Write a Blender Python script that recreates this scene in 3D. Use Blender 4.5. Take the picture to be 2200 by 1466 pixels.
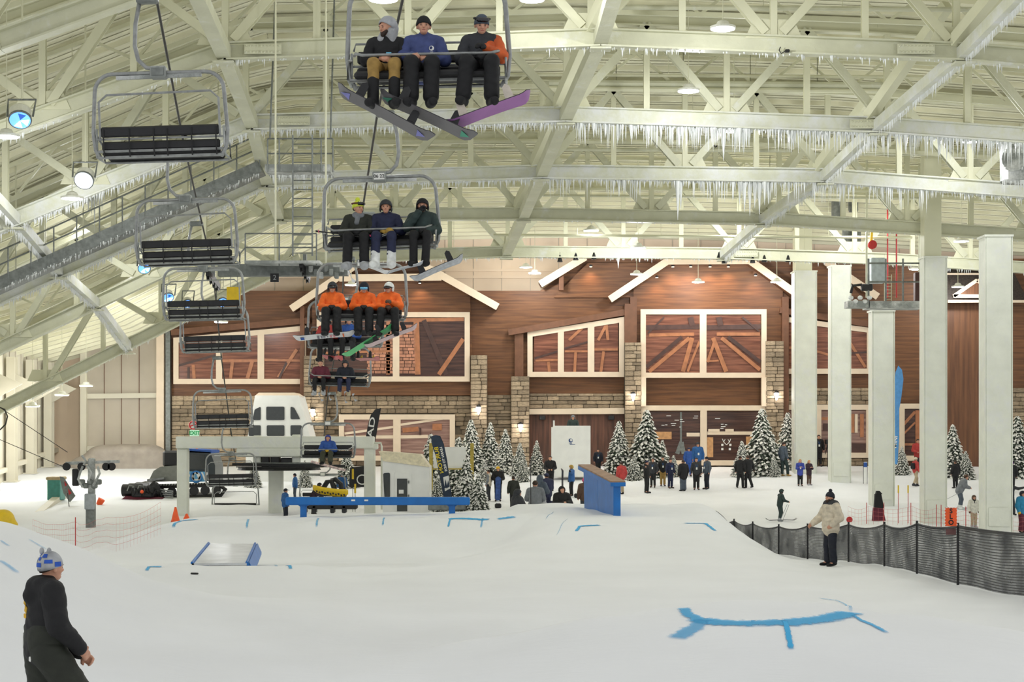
import bpy, math, random
import numpy as np
from mathutils import Vector, Matrix
random.seed(7)
rng = np.random.default_rng(7)
scn = bpy.context.scene
for o in list(bpy.data.objects): bpy.data.objects.remove(o)

# ------------------------------------------------------------------ camera, world, exposure
F = 3600.0          # focal length in pixels of the 2200 x 1466 frame
HZ = 922.0          # row of the horizon: the camera looks level, lens shifted up
EYE = 3.2
cam_data = bpy.data.cameras.new('camera')
cam_data.sensor_width = 36.0
cam_data.lens = F / 2200.0 * 36.0
cam_data.shift_y = (HZ - 733.0) / 2200.0
cam_data.clip_start = 0.5; cam_data.clip_end = 400
cam = bpy.data.objects.new('camera', cam_data)
scn.collection.objects.link(cam)
cam.location = (0, 0, EYE); cam.rotation_euler = (math.pi / 2, 0, 0)
scn.camera = cam
world = bpy.data.worlds.new('world'); scn.world = world
world.use_nodes = True
world.node_tree.nodes['Background'].inputs[0].default_value = (0.97, 0.985, 1.0, 1)
world.node_tree.nodes['Background'].inputs[1].default_value = 0.74
scn.view_settings.view_transform = 'Standard'
scn.view_settings.look = 'None'
scn.view_settings.exposure = 0.0
scn.view_settings.gamma = 1.0
scn.view_settings.use_curve_mapping = False
scn.cycles.max_bounces = 5
scn.cycles.diffuse_bounces = 4
scn.cycles.adaptive_threshold = 0.08
scn.cycles.transparent_max_bounces = 12
scn.cycles.use_denoising = True
LAMP_WATTS = 365.0       # every high-bay lamp of the hall
LAMP_COL = (0.97, 0.985, 1.0)

def P(px, py, d):
    return Vector(((px - 1100.0) / F * d, d, EYE + (HZ - py) / F * d))

# ------------------------------------------------------------------ materials
MATS = {}
def mat(name, col, rough=0.6, metal=0.0, var=0.08, scale=6.0, bump=0.0, bscale=30.0, emit=None, estr=0.0, spec=0.5, coat=0.0, island=0.0):
    """plain procedural surface: a colour broken up by noise, with optional fine relief"""
    if name in MATS: return MATS[name]
    m = bpy.data.materials.new(name); m.use_nodes = True
    nt = m.node_tree; b = nt.nodes['Principled BSDF']
    b.inputs['Roughness'].default_value = rough; b.inputs['Metallic'].default_value = metal
    b.inputs['Specular IOR Level'].default_value = spec
    b.inputs['Coat Weight'].default_value = coat
    tc = nt.nodes.new('ShaderNodeTexCoord')
    nz = nt.nodes.new('ShaderNodeTexNoise'); nz.inputs['Scale'].default_value = scale; nz.inputs['Detail'].default_value = 3
    nt.links.new(tc.outputs['Object'], nz.inputs['Vector'])
    rp = nt.nodes.new('ShaderNodeValToRGB')
    lo = tuple(max(0, c * (1 - 2 * var)) for c in col); hi = tuple(min(1, c * (1 + 2 * var)) for c in col)
    rp.color_ramp.elements[0].position = 0.3; rp.color_ramp.elements[1].position = 0.7
    rp.color_ramp.elements[0].color = (*lo, 1); rp.color_ramp.elements[1].color = (*hi, 1)
    nt.links.new(nz.outputs['Fac'], rp.inputs['Fac'])
    out = rp.outputs['Color']
    if island > 0:
        g = nt.nodes.new('ShaderNodeNewGeometry'); oi = nt.nodes.new('ShaderNodeObjectInfo')
        ad = nt.nodes.new('ShaderNodeMath'); ad.operation = 'ADD'
        fr = nt.nodes.new('ShaderNodeMath'); fr.operation = 'FRACT'
        nt.links.new(g.outputs['Random Per Island'], ad.inputs[0]); nt.links.new(oi.outputs['Random'], ad.inputs[1])
        nt.links.new(ad.outputs[0], fr.inputs[0])
        hs = nt.nodes.new('ShaderNodeHueSaturation')
        mr = nt.nodes.new('ShaderNodeMapRange'); mr.inputs['To Min'].default_value = 1 - island; mr.inputs['To Max'].default_value = 1 + island
        nt.links.new(fr.outputs[0], mr.inputs['Value']); nt.links.new(mr.outputs[0], hs.inputs['Value'])
        nt.links.new(out, hs.inputs['Color']); out = hs.outputs['Color']
    nt.links.new(out, b.inputs['Base Color'])
    if bump > 0:
        n2 = nt.nodes.new('ShaderNodeTexNoise'); n2.inputs['Scale'].default_value = bscale; n2.inputs['Detail'].default_value = 4
        nt.links.new(tc.outputs['Object'], n2.inputs['Vector'])
        bp = nt.nodes.new('ShaderNodeBump'); bp.inputs['Strength'].default_value = bump; bp.inputs['Distance'].default_value = 0.02
        nt.links.new(n2.outputs['Fac'], bp.inputs['Height']); nt.links.new(bp.outputs['Normal'], b.inputs['Normal'])
    if emit:
        b.inputs['Emission Color'].default_value = (*emit, 1); b.inputs['Emission Strength'].default_value = estr
        m.cycles.emission_sampling = 'NONE'   # the lamp itself carries the light
    MATS[name] = m
    return m

def srgb(r, g, b):
    return tuple((c / 255 / 12.92) if c / 255 <= 0.04045 else ((c / 255 + 0.055) / 1.055) ** 2.4 for c in (r, g, b))

def snow_material():
    m = mat('snow', (0.86, 0.87, 0.88), rough=0.75, var=0.015, scale=0.35, bump=0.0, spec=0.2)
    nt = m.node_tree; b = nt.nodes['Principled BSDF']
    tc = nt.nodes.new('ShaderNodeTexCoord'); n = nt.nodes.new('ShaderNodeTexNoise')
    mp = nt.nodes.new('ShaderNodeMapping'); mp.inputs['Scale'].default_value = (1, 3.0, 1)
    n.inputs['Scale'].default_value = 2.2; n.inputs['Detail'].default_value = 8; n.inputs['Roughness'].default_value = 0.6
    nt.links.new(tc.outputs['Object'], mp.inputs[0]); nt.links.new(mp.outputs[0], n.inputs['Vector'])
    bp = nt.nodes.new('ShaderNodeBump'); bp.inputs['Strength'].default_value = 0.22; bp.inputs['Distance'].default_value = 0.05
    nt.links.new(n.outputs['Fac'], bp.inputs['Height']); nt.links.new(bp.outputs['Normal'], b.inputs['Normal'])
    return m

def frost_material(name, col, amount):
    """painted steel with patches of hoar frost"""
    m = mat(name, col, rough=0.55, var=0.03, scale=1.5)
    nt = m.node_tree; b = nt.nodes['Principled BSDF']
    src = b.inputs['Base Color'].links[0].from_socket
    tc = nt.nodes.new('ShaderNodeTexCoord'); n = nt.nodes.new('ShaderNodeTexNoise')
    n.inputs['Scale'].default_value = 1.1; n.inputs['Detail'].default_value = 9; n.inputs['Roughness'].default_value = 0.7
    nt.links.new(tc.outputs['Object'], n.inputs['Vector'])
    rp = nt.nodes.new('ShaderNodeValToRGB'); rp.color_ramp.elements[0].position = 0.62 - amount; rp.color_ramp.elements[1].position = 0.82 - amount
    nt.links.new(n.outputs['Fac'], rp.inputs['Fac'])
    mx = nt.nodes.new('ShaderNodeMixRGB'); mx.inputs[2].default_value = (0.74, 0.75, 0.72, 1)
    nt.links.new(rp.outputs[0], mx.inputs[0]); nt.links.new(src, mx.inputs[1]); nt.links.new(mx.outputs[0], b.inputs['Base Color'])
    bp = nt.nodes.new('ShaderNodeBump'); bp.inputs['Strength'].default_value = 0.35; bp.inputs['Distance'].default_value = 0.04
    n2 = nt.nodes.new('ShaderNodeTexNoise'); n2.inputs['Scale'].default_value = 7; n2.inputs['Detail'].default_value = 6
    nt.links.new(tc.outputs['Object'], n2.inputs['Vector'])
    nt.links.new(n2.outputs['Fac'], bp.inputs['Height']); nt.links.new(bp.outputs['Normal'], b.inputs['Normal'])
    return m

def plank_material(name, c1, c2, pitch=0.16, along='X'):
    """wooden lap siding: thin horizontal boards with long streaky grain"""
    m = bpy.data.materials.new(name); m.use_nodes = True; MATS[name] = m
    nt = m.node_tree; b = nt.nodes['Principled BSDF']; b.inputs['Roughness'].default_value = 0.55
    tc = nt.nodes.new('ShaderNodeTexCoord')
    mp = nt.nodes.new('ShaderNodeMapping')
    mp.inputs['Scale'].default_value = (0.35, 0.35, 6.0) if along == 'X' else (5.0, 5.0, 0.3)
    nt.links.new(tc.outputs['Object'], mp.inputs[0])
    n = nt.nodes.new('ShaderNodeTexNoise'); n.inputs['Scale'].default_value = 1.4; n.inputs['Detail'].default_value = 6
    nt.links.new(mp.outputs[0], n.inputs['Vector'])
    rp = nt.nodes.new('ShaderNodeValToRGB')
    rp.color_ramp.elements[0].position = 0.35; rp.color_ramp.elements[1].position = 0.65
    rp.color_ramp.elements[0].color = (*c1, 1); rp.color_ramp.elements[1].color = (*c2, 1)
    nt.links.new(n.outputs['Fac'], rp.inputs['Fac']); nt.links.new(rp.outputs[0], b.inputs['Base Color'])
    w = nt.nodes.new('ShaderNodeTexWave'); w.wave_profile = 'SAW'; w.bands_direction = 'Z' if along == 'X' else 'X'
    w.inputs['Scale'].default_value = 0.314 / pitch
    nt.links.new(tc.outputs['Object'], w.inputs['Vector'])
    bp = nt.nodes.new('ShaderNodeBump'); bp.inputs['Strength'].default_value = 0.5; bp.inputs['Distance'].default_value = 0.03
    nt.links.new(w.outputs['Fac'], bp.inputs['Height']); nt.links.new(bp.outputs['Normal'], b.inputs['Normal'])
    return m

def dye_material():
    """blue dye sprayed on snow, ragged at the edges"""
    m = bpy.data.materials.new('blue_dye'); m.use_nodes = True; MATS['blue_dye'] = m
    nt = m.node_tree; b = nt.nodes['Principled BSDF']; b.inputs['Roughness'].default_value = 0.8
    uv = nt.nodes.new('ShaderNodeUVMap'); sp = nt.nodes.new('ShaderNodeSeparateXYZ'); nt.links.new(uv.outputs[0], sp.inputs[0])
    tc = nt.nodes.new('ShaderNodeTexCoord'); n = nt.nodes.new('ShaderNodeTexNoise'); n.inputs['Scale'].default_value = 9; n.inputs['Detail'].default_value = 6
    nt.links.new(tc.outputs['Object'], n.inputs['Vector'])
    # 1-|2v-1| + noise
    a = nt.nodes.new('ShaderNodeMath'); a.operation = 'MULTIPLY_ADD'; a.inputs[1].default_value = 2; a.inputs[2].default_value = -1
    nt.links.new(sp.outputs[1], a.inputs[0])
    ab = nt.nodes.new('ShaderNodeMath'); ab.operation = 'ABSOLUTE'; nt.links.new(a.outputs[0], ab.inputs[0])
    su = nt.nodes.new('ShaderNodeMath'); su.operation = 'SUBTRACT'; su.inputs[0].default_value = 1.02; nt.links.new(ab.outputs[0], su.inputs[1])
    ns = nt.nodes.new('ShaderNodeMath'); ns.operation = 'MULTIPLY_ADD'; ns.inputs[1].default_value = 1.0; ns.inputs[2].default_value = -0.5
    nt.links.new(n.outputs['Fac'], ns.inputs[0])
    ad = nt.nodes.new('ShaderNodeMath'); ad.operation = 'ADD'; nt.links.new(su.outputs[0], ad.inputs[0]); nt.links.new(ns.outputs[0], ad.inputs[1])
    mr = nt.nodes.new('ShaderNodeMapRange'); mr.inputs['From Min'].default_value = 0.12; mr.inputs['From Max'].default_value = 0.5
    nt.links.new(ad.outputs[0], mr.inputs['Value'])
    # u carries the strength of the spray
    mu = nt.nodes.new('ShaderNodeMath'); mu.operation = 'MULTIPLY'; nt.links.new(mr.outputs[0], mu.inputs[0]); nt.links.new(sp.outputs[0], mu.inputs[1])
    nt.links.new(mu.outputs[0], b.inputs['Alpha'])
    b.inputs['Base Color'].default_value = (0.035, 0.42, 0.78, 1)
    return m

# ------------------------------------------------------------------ mesh builder
class MB:
    def __init__(s): s.v = []; s.f = []; s.uv = None
    def add(s, vs, fs):
        n = len(s.v); s.v += [tuple(v) for v in vs]; s.f += [tuple(i + n for i in f) for f in fs]; return s
    def box(s, c, size, M=None):
        hx, hy, hz = size[0] / 2, size[1] / 2, size[2] / 2
        vs = [Vector((x, y, z)) for x in (-hx, hx) for y in (-hy, hy) for z in (-hz, hz)]
        if M is not None: vs = [M @ v for v in vs]
        c = Vector(c)
        return s.add([v + c for v in vs], [(0, 1, 3, 2), (4, 6, 7, 5), (0, 4, 5, 1), (2, 3, 7, 6), (0, 2, 6, 4), (1, 5, 7, 3)])
    def rbox(s, c, size, b=0.02, M=None):
        """box with chamfered edges"""
        hx, hy, hz = [k / 2 for k in size]; b = min(b, hx * .9, hy * .9, hz * .9)
        vs = []; idx = {}
        for sx in (-1, 1):
            for sy in (-1, 1):
                for sz in (-1, 1):
                    for a in range(3):
                        q = [sx * (hx - b), sy * (hy - b), sz * (hz - b)]
                        q[a] = (sx * hx, sy * hy, sz * hz)[a]
                        idx[(sx, sy, sz, a)] = len(vs); vs.append(Vector(q))
        fs = []
        for a in range(3):
            o = [k for k in range(3) if k != a]
            for sg in (-1, 1):
                f = []
                for (p, q) in ((-1, -1), (1, -1), (1, 1), (-1, 1)):
                    k = [0, 0, 0]; k[a] = sg; k[o[0]] = p; k[o[1]] = q
                    f.append(idx[(k[0], k[1], k[2], a)])
                fs.append(f)
            for p in (-1, 1):
                for q in (-1, 1):
                    k0 = [0, 0, 0]; k1 = [0, 0, 0]; k0[a] = -1; k1[a] = 1
                    k0[o[0]] = k1[o[0]] = p; k0[o[1]] = k1[o[1]] = q
                    fs.append([idx[(*k0, o[0])], idx[(*k1, o[0])], idx[(*k1, o[1])], idx[(*k0, o[1])]])
        for sx in (-1, 1):
            for sy in (-1, 1):
                for sz in (-1, 1):
                    fs.append([idx[(sx, sy, sz, a)] for a in range(3)])
        if M is not None: vs = [M @ v for v in vs]
        c = Vector(c)
        return s.add([v + c for v in vs], fs)
    def beam(s, p0, p1, w, h, up=(0, 0, 1)):
        """rectangular bar from p0 to p1; w sideways, h along up"""
        p0, p1 = Vector(p0), Vector(p1); t = (p1 - p0).normalized(); u = Vector(up)
        if abs(t.dot(u)) > 0.98: u = Vector((0, 1, 0))
        sd = t.cross(u).normalized(); u = sd.cross(t).normalized()
        vs = [p + sd * (a * w / 2) + u * (b * h / 2) for p in (p0, p1) for a in (-1, 1) for b in (-1, 1)]
        return s.add(vs, [(0, 1, 3, 2), (4, 6, 7, 5), (0, 4, 5, 1), (2, 3, 7, 6), (0, 2, 6, 4), (1, 5, 7, 3)])
    def ibeam(s, p0, p1, w, h, t=0.03, up=(0, 0, 1)):
        p0, p1 = Vector(p0), Vector(p1); tt = (p1 - p0).normalized(); u = Vector(up)
        if abs(tt.dot(u)) > 0.98: u = Vector((0, 1, 0))
        sd = tt.cross(u).normalized(); u = sd.cross(tt).normalized()
        s.beam(p0 + u * (h / 2 - t / 2), p1 + u * (h / 2 - t / 2), w, t, u)
        s.beam(p0 - u * (h / 2 - t / 2), p1 - u * (h / 2 - t / 2), w, t, u)
        return s.beam(p0, p1, t, h - 2 * t, u)
    def tube(s, pts, r, n=8, caps=True, closed=False):
        pts = [Vector(p) for p in pts]; m = len(pts)
        rs = r if isinstance(r, (list, tuple)) else [r] * m
        base = len(s.v); prev = None
        for i, p in enumerate(pts):
            if closed: t = pts[(i + 1) % m] - pts[i - 1]
            else: t = pts[min(i + 1, m - 1)] - pts[max(i - 1, 0)]
            t.normalize()
            if prev is None:
                a = Vector((0, 0, 1)) if abs(t.z) < 0.9 else Vector((1, 0, 0))
                u = t.cross(a).normalized()
            else:
                u = prev - t * prev.dot(t)
                u = u.normalized() if u.length > 1e-6 else t.orthogonal().normalized()
            prev = u; w = t.cross(u)
            for k in range(n):
                an = 2 * math.pi * k / n
                s.v.append(tuple(p + (u * math.cos(an) + w * math.sin(an)) * rs[i]))
        for i in range(m if closed else m - 1):
            j = (i + 1) % m
            for k in range(n):
                s.f.append((base + i * n + k, base + i * n + (k + 1) % n, base + j * n + (k + 1) % n, base + j * n + k))
        if caps and not closed:
            s.f.append(tuple(base + k for k in reversed(range(n)))); s.f.append(tuple(base + (m - 1) * n + k for k in range(n)))
        return s
    def lathe(s, prof, c=(0, 0, 0), n=16, M=None):
        """prof: (radius, z) list turned about z"""
        base = len(s.v); c = Vector(c)
        for (r, z) in prof:
            for k in range(n):
                a = 2 * math.pi * k / n; v = Vector((r * math.cos(a), r * math.sin(a), z))
                if M is not None: v = M @ v
                s.v.append(tuple(v + c))
        for i in range(len(prof) - 1):
            for k in range(n):
                s.f.append((base + i * n + k, base + i * n + (k + 1) % n, base + (i + 1) * n + (k + 1) % n, base + (i + 1) * n + k))
        s.f.append(tuple(base + k for k in reversed(range(n)))); s.f.append(tuple(base + (len(prof) - 1) * n + k for k in range(n)))
        return s
    def prism(s, poly, off):
        """polygon (3D points) extruded by vector off"""
        poly = [Vector(p) for p in poly]; off = Vector(off); n = len(poly)
        fs = [tuple(range(n)), tuple(reversed(range(n, 2 * n)))]
        fs += [((i + 1) % n, i, n + i, n + (i + 1) % n) for i in range(n)]
        return s.add(poly + [p + off for p in poly], fs)
    def ball(s, c, r, n=10, m=7, M=None):
        r = r if isinstance(r, (list, tuple)) else (r, r, r); c = Vector(c); base = len(s.v)
        for i in range(m + 1):
            th = math.pi * i / m
            for k in range(n):
                a = 2 * math.pi * k / n
                v = Vector((r[0] * math.sin(th) * math.cos(a), r[1] * math.sin(th) * math.sin(a), r[2] * math.cos(th)))
                if M is not None: v = M @ v
                s.v.append(tuple(v + c))
        for i in range(m):
            for k in range(n):
                s.f.append((base + i * n + k, base + (i + 1) * n + k, base + (i + 1) * n + (k + 1) % n, base + i * n + (k + 1) % n))
        return s
    def dome(s, c, r, rim, n=18, m=7, M=None, thick=0.012):
        """cap of an ellipsoid down to polar angle rim(azimuth), closed underneath"""
        c = Vector(c); base = len(s.v)
        for sh in (1.0, 1.0 - thick / max(r)):
            for i in range(m + 1):
                for k in range(n):
                    a = 2 * math.pi * k / n; th = rim(a) * i / m
                    v = Vector((r[0] * math.sin(th) * math.cos(a), r[1] * math.sin(th) * math.sin(a), r[2] * math.cos(th))) * sh
                    if M is not None: v = M @ v
                    s.v.append(tuple(v + c))
        L = (m + 1) * n
        for i in range(m):
            for k in range(n):
                k2 = (k + 1) % n
                s.f.append((base + i * n + k, base + (i + 1) * n + k, base + (i + 1) * n + k2, base + i * n + k2))
                s.f.append((base + L + i * n + k2, base + L + (i + 1) * n + k2, base + L + (i + 1) * n + k, base + L + i * n + k))
        for k in range(n):
            k2 = (k + 1) % n
            s.f.append((base + m * n + k, base + L + m * n + k, base + L + m * n + k2, base + m * n + k2))
        return s
    def build(s, name, m, parent=None, world=True, smooth=False, kind=None):
        o = raw(wl(parent) if (world and parent is not None) else Vector((0, 0, 0)), name, s.v, s.f, m, smooth)
        if parent is not None: o.parent = parent
        if kind: o['kind'] = kind
        return o

def wl(o):
    v = Vector((0, 0, 0))
    while o is not None: v = v + o.location; o = o.parent
    return v

def raw(origin, name, v, f, m, smooth=False):
    me = bpy.data.meshes.new(name)
    a = np.asarray(v, dtype=np.float64) - np.array(origin)
    me.from_pydata(a.tolist(), [], f)
    if smooth:
        me.polygons.foreach_set('use_smooth', [True] * len(me.polygons))
    if m is not None:
        for mm in (m if isinstance(m, (list, tuple)) else [m]): me.materials.append(mm)
    me.update()
    o = bpy.data.objects.new(name, me); scn.collection.objects.link(o)
    return o

def thing(name, label, cat, loc=(0, 0, 0), rz=0.0, group=None, sc=1.0):
    o = bpy.data.objects.new(name, None); scn.collection.objects.link(o)
    o.empty_display_size = 0.1
    o.location = loc; o.rotation_euler = (0, 0, rz); o.scale = (sc, sc, sc)
    o['label'] = label; o['category'] = cat
    if group: o['group'] = group
    return o
def tag(o, label, cat, group=None):
    o['label'] = label; o['category'] = cat
    if group: o['group'] = group
    return o
def struct(o, label=None):
    o['kind'] = 'structure'
    if label: o['label'] = label
    return o
def root_struct(name, loc=(0, 0, 0), label=None):
    o = bpy.data.objects.new(name, None); scn.collection.objects.link(o); o.location = loc; o['kind'] = 'structure'
    if label: o['label'] = label
    return o
def copy_tree(o, parent=None):
    c = o.copy(); scn.collection.objects.link(c); c.parent = parent
    for ch in o.children: copy_tree(ch, c)
    return c

def text_mesh(name, body, size, m, M, parent=None, extrude=0.004, spacing=1.0, bold=0.0):
    """flat lettering; M places it: x along the line, y up, z out of the face"""
    cu = bpy.data.curves.new(name, 'FONT'); cu.body = body; cu.size = size; cu.align_x = 'CENTER'; cu.align_y = 'CENTER'
    cu.extrude = extrude; cu.space_character = spacing; cu.offset = bold
    t = bpy.data.objects.new(name + '_tmp', cu); scn.collection.objects.link(t)
    dg = bpy.context.evaluated_depsgraph_get(); dg.update()
    me = bpy.data.meshes.new_from_object(t.evaluated_get(dg))
    bpy.data.objects.remove(t); bpy.data.curves.remove(cu)
    me.transform(M); me.materials.clear(); me.materials.append(m)
    o = bpy.data.objects.new(name, me); me.name = name; scn.collection.objects.link(o)
    if parent is not None:
        o.parent = parent
        me.transform(Matrix.Translation(-wl(parent)))
    return o

# ------------------------------------------------------------------ smooth solids from blended capsules
def sdf_mesh(prims, res, k, crease=0.0):
    los, his = [], []
    for p in prims:
        if p[0] == 'c':
            a, b, r = np.array(p[1]), np.array(p[2]), max(p[3], p[4]); los.append(np.minimum(a, b) - r); his.append(np.maximum(a, b) + r)
        else:
            c, r = np.array(p[1]), np.array(p[2]); los.append(c - r); his.append(c + r)
    lo = np.min(los, 0) - 2.5 * res; hi = np.max(his, 0) + 2.5 * res
    n = np.ceil((hi - lo) / res).astype(int) + 1
    Fd = np.full(n, 10.0, dtype=np.float32)
    ax = [lo[i] + res * np.arange(n[i]) for i in range(3)]
    for p, l, h in zip(prims, los, his):
        i0 = np.maximum(((l - k - lo) / res).astype(int) - 2, 0); i1 = np.minimum(((h + k - lo) / res).astype(int) + 3, n)
        X, Y, Z = np.meshgrid(*[ax[i][i0[i]:i1[i]] for i in range(3)], indexing='ij')
        if p[0] == 'c':
            a, b = np.array(p[1], float), np.array(p[2], float); ba = b - a; L = max(ba @ ba, 1e-9)
            t = np.clip(((X - a[0]) * ba[0] + (Y - a[1]) * ba[1] + (Z - a[2]) * ba[2]) / L, 0, 1)
            d = np.sqrt((X - a[0] - t * ba[0]) ** 2 + (Y - a[1] - t * ba[1]) ** 2 + (Z - a[2] - t * ba[2]) ** 2) - (p[3] + (p[4] - p[3]) * t)
        else:
            c, r = np.array(p[1], float), np.array(p[2], float)
            q = np.sqrt(((X - c[0]) / r[0]) ** 2 + ((Y - c[1]) / r[1]) ** 2 + ((Z - c[2]) / r[2]) ** 2)
            d = (q - 1) * r.min()
        W = Fd[i0[0]:i1[0], i0[1]:i1[1], i0[2]:i1[2]]
        hh = np.maximum(k - np.abs(W - d), 0) / k
        Fd[i0[0]:i1[0], i0[1]:i1[1], i0[2]:i1[2]] = np.minimum(W, d) - hh * hh * k * 0.25
    if crease > 0:   # folds of cloth
        X, Y, Z = np.meshgrid(*ax, indexing='ij')
        Fd = Fd + crease * (np.sin(31 * X + 9 * Z + 3 * np.sin(17 * Z)) * np.sin(27 * Z + 13 * X - 8 * Y) + .6 * np.sin(52 * Z + 21 * Y + 2 * np.sin(23 * X)))
    ins = Fd < 0
    cs = np.zeros(n - 1, dtype=np.int8)
    for dx in (0, 1):
        for dy in (0, 1):
            for dz in (0, 1):
                cs += ins[dx:n[0] - 1 + dx, dy:n[1] - 1 + dy, dz:n[2] - 1 + dz]
    act = np.argwhere((cs > 0) & (cs < 8))
    if len(act) == 0: return np.zeros((0, 3)), np.zeros((0, 4), int)
    idx = np.full(n - 1, -1, dtype=np.int64); idx[act[:, 0], act[:, 1], act[:, 2]] = np.arange(len(act))
    acc = np.zeros((len(act), 3)); cnt = np.zeros(len(act))
    corners = [(a, b, c) for a in (0, 1) for b in (0, 1) for c in (0, 1)]
    val = {c: Fd[act[:, 0] + c[0], act[:, 1] + c[1], act[:, 2] + c[2]] for c in corners}
    for c in corners:
        for a in range(3):
            if c[a] == 0:
                e = list(c); e[a] = 1; e = tuple(e)
                v0, v1 = val[c], val[e]; mk = (v0 < 0) != (v1 < 0)
                t = np.where(mk, v0 / np.where(mk, v0 - v1, 1), 0); t = np.clip(t, 0, 1)
                for b in range(3):
                    acc[:, b] += np.where(mk, c[b] + (t if b == a else 0), 0)
                cnt += mk
    vs = lo + (act + acc / cnt[:, None]) * res
    fs = []
    for a in range(3):
        o1, o2 = (a + 1) % 3, (a + 2) % 3
        s0 = [slice(None)] * 3; s1 = [slice(None)] * 3
        s0[a] = slice(0, n[a] - 1); s1[a] = slice(1, n[a])
        A, B = ins[tuple(s0)], ins[tuple(s1)]
        for flip, mk in ((False, A & ~B), (True, ~A & B)):
            e = np.argwhere(mk)
            if len(e) == 0: continue
            e = e[(e[:, o1] > 0) & (e[:, o2] > 0) & (e[:, o1] < n[o1] - 1) & (e[:, o2] < n[o2] - 1)]
            q = []
            for (u, w) in ((-1, -1), (0, -1), (0, 0), (-1, 0)):
                g = e.copy(); g[:, o1] += u; g[:, o2] += w
                q.append(idx[g[:, 0], g[:, 1], g[:, 2]])
            q = np.stack(q, 1)
            if flip: q = q[:, ::-1]
            fs.append(q)
    fs = np.concatenate(fs)
    return vs, fs

def np_mesh(name, vs, fs, m, parent=None, smooth=True):
    me = bpy.data.meshes.new(name)
    nv, nf = len(vs), len(fs)
    me.vertices.add(nv); me.vertices.foreach_set('co', np.asarray(vs, dtype=np.float32).ravel())
    me.loops.add(nf * 4); me.loops.foreach_set('vertex_index', np.asarray(fs, dtype=np.int32).ravel())
    me.polygons.add(nf); me.polygons.foreach_set('loop_start', np.arange(0, nf * 4, 4, dtype=np.int32))
    try: me.polygons.foreach_set('loop_total', np.full(nf, 4, dtype=np.int32))
    except Exception: pass
    me.update(calc_edges=True); me.validate()
    if smooth: me.polygons.foreach_set('use_smooth', [True] * len(me.polygons))
    if m is not None: me.materials.append(m)
    o = bpy.data.objects.new(name, me); scn.collection.objects.link(o)
    if parent is not None: o.parent = parent
    return o
def blob(name, prims, res, k, m, parent=None, crease=0.0):
    v, f = sdf_mesh(prims, res, k, crease); return np_mesh(name, v, f, m, parent)
# ------------------------------------------------------------------ shared materials
M_snow = snow_material()
M_cream = mat('cream_steel', srgb(220, 219, 190), rough=0.5, var=0.03, scale=0.8)
M_deck = mat('roof_deck_paint', srgb(242, 239, 212), rough=0.6, var=0.04, scale=0.4)
M_frost = frost_material('frosted_steel', srgb(208, 208, 182), 0.06)
M_frost2 = frost_material('heavily_frosted_steel', srgb(214, 215, 194), 0.2)
M_ice = mat('ice', (0.80, 0.82, 0.80), rough=0.35, var=0.03, scale=3, spec=0.5)
M_colm = frost_material('column_paint', srgb(226, 228, 214), 0.12)
M_wallp = mat('insulated_wall_panel', srgb(214, 208, 188), rough=0.6, var=0.03, scale=0.5)
M_tan = mat('tan_panel', srgb(186, 176, 158), rough=0.6, var=0.04, scale=0.6)
M_creamwall = mat('end_wall_panel', srgb(228, 206, 178), rough=0.6, var=0.03, scale=0.5)
M_trim = mat('cream_trim', srgb(230, 210, 184), rough=0.5, var=0.02, scale=2)
M_siding = plank_material('lap_siding', srgb(96, 62, 38), srgb(130, 87, 53), 0.16)
M_brownpost = mat('brown_post', srgb(112, 74, 50), rough=0.6, var=0.08, scale=3)
M_doorwood = plank_material('door_boards', srgb(72, 46, 36), srgb(112, 74, 56), 0.3, along='Z')
M_vboard = plank_material('vertical_boards', srgb(98, 64, 42), srgb(126, 84, 54), 0.3, along='Z')
M_stone = mat('stone', srgb(154, 136, 112), rough=0.85, var=0.14, scale=5, bump=0.5, bscale=14, island=0.34)
M_mortar = mat('mortar', srgb(128, 116, 98), rough=0.9, var=0.08, scale=6)
M_steel = mat('galvanised_steel', srgb(150, 152, 150), rough=0.42, metal=0.55, var=0.10, scale=9, bump=0.1, bscale=40)
M_steeld = mat('weathered_grey_steel', srgb(122, 126, 122), rough=0.5, metal=0.4, var=0.12, scale=7)
M_iced = frost_material('iced_grey_steel', srgb(140, 144, 140), 0.16)
M_black = mat('black_vinyl', srgb(26, 26, 28), rough=0.5, var=0.1, scale=10)
M_blackm = mat('black_metal', srgb(34, 34, 34), rough=0.45, metal=0.3, var=0.1, scale=10)
M_rope = mat('steel_rope', srgb(56, 54, 48), rough=0.6, metal=0.3, var=0.1, scale=20)
M_white = mat('white_paint', srgb(236, 236, 230), rough=0.5, var=0.02, scale=2)
M_yellow = mat('yellow_plastic', srgb(226, 190, 30), rough=0.5, var=0.05, scale=5)
M_orange = mat('orange_plastic', srgb(240, 92, 36), rough=0.55, var=0.05, scale=5)
M_red = mat('red_plastic', srgb(186, 44, 44), rough=0.55, var=0.06, scale=5)
M_bluep = mat('blue_paint', srgb(16, 106, 184), rough=0.4, var=0.06, scale=3)
M_dye = dye_material()

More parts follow.
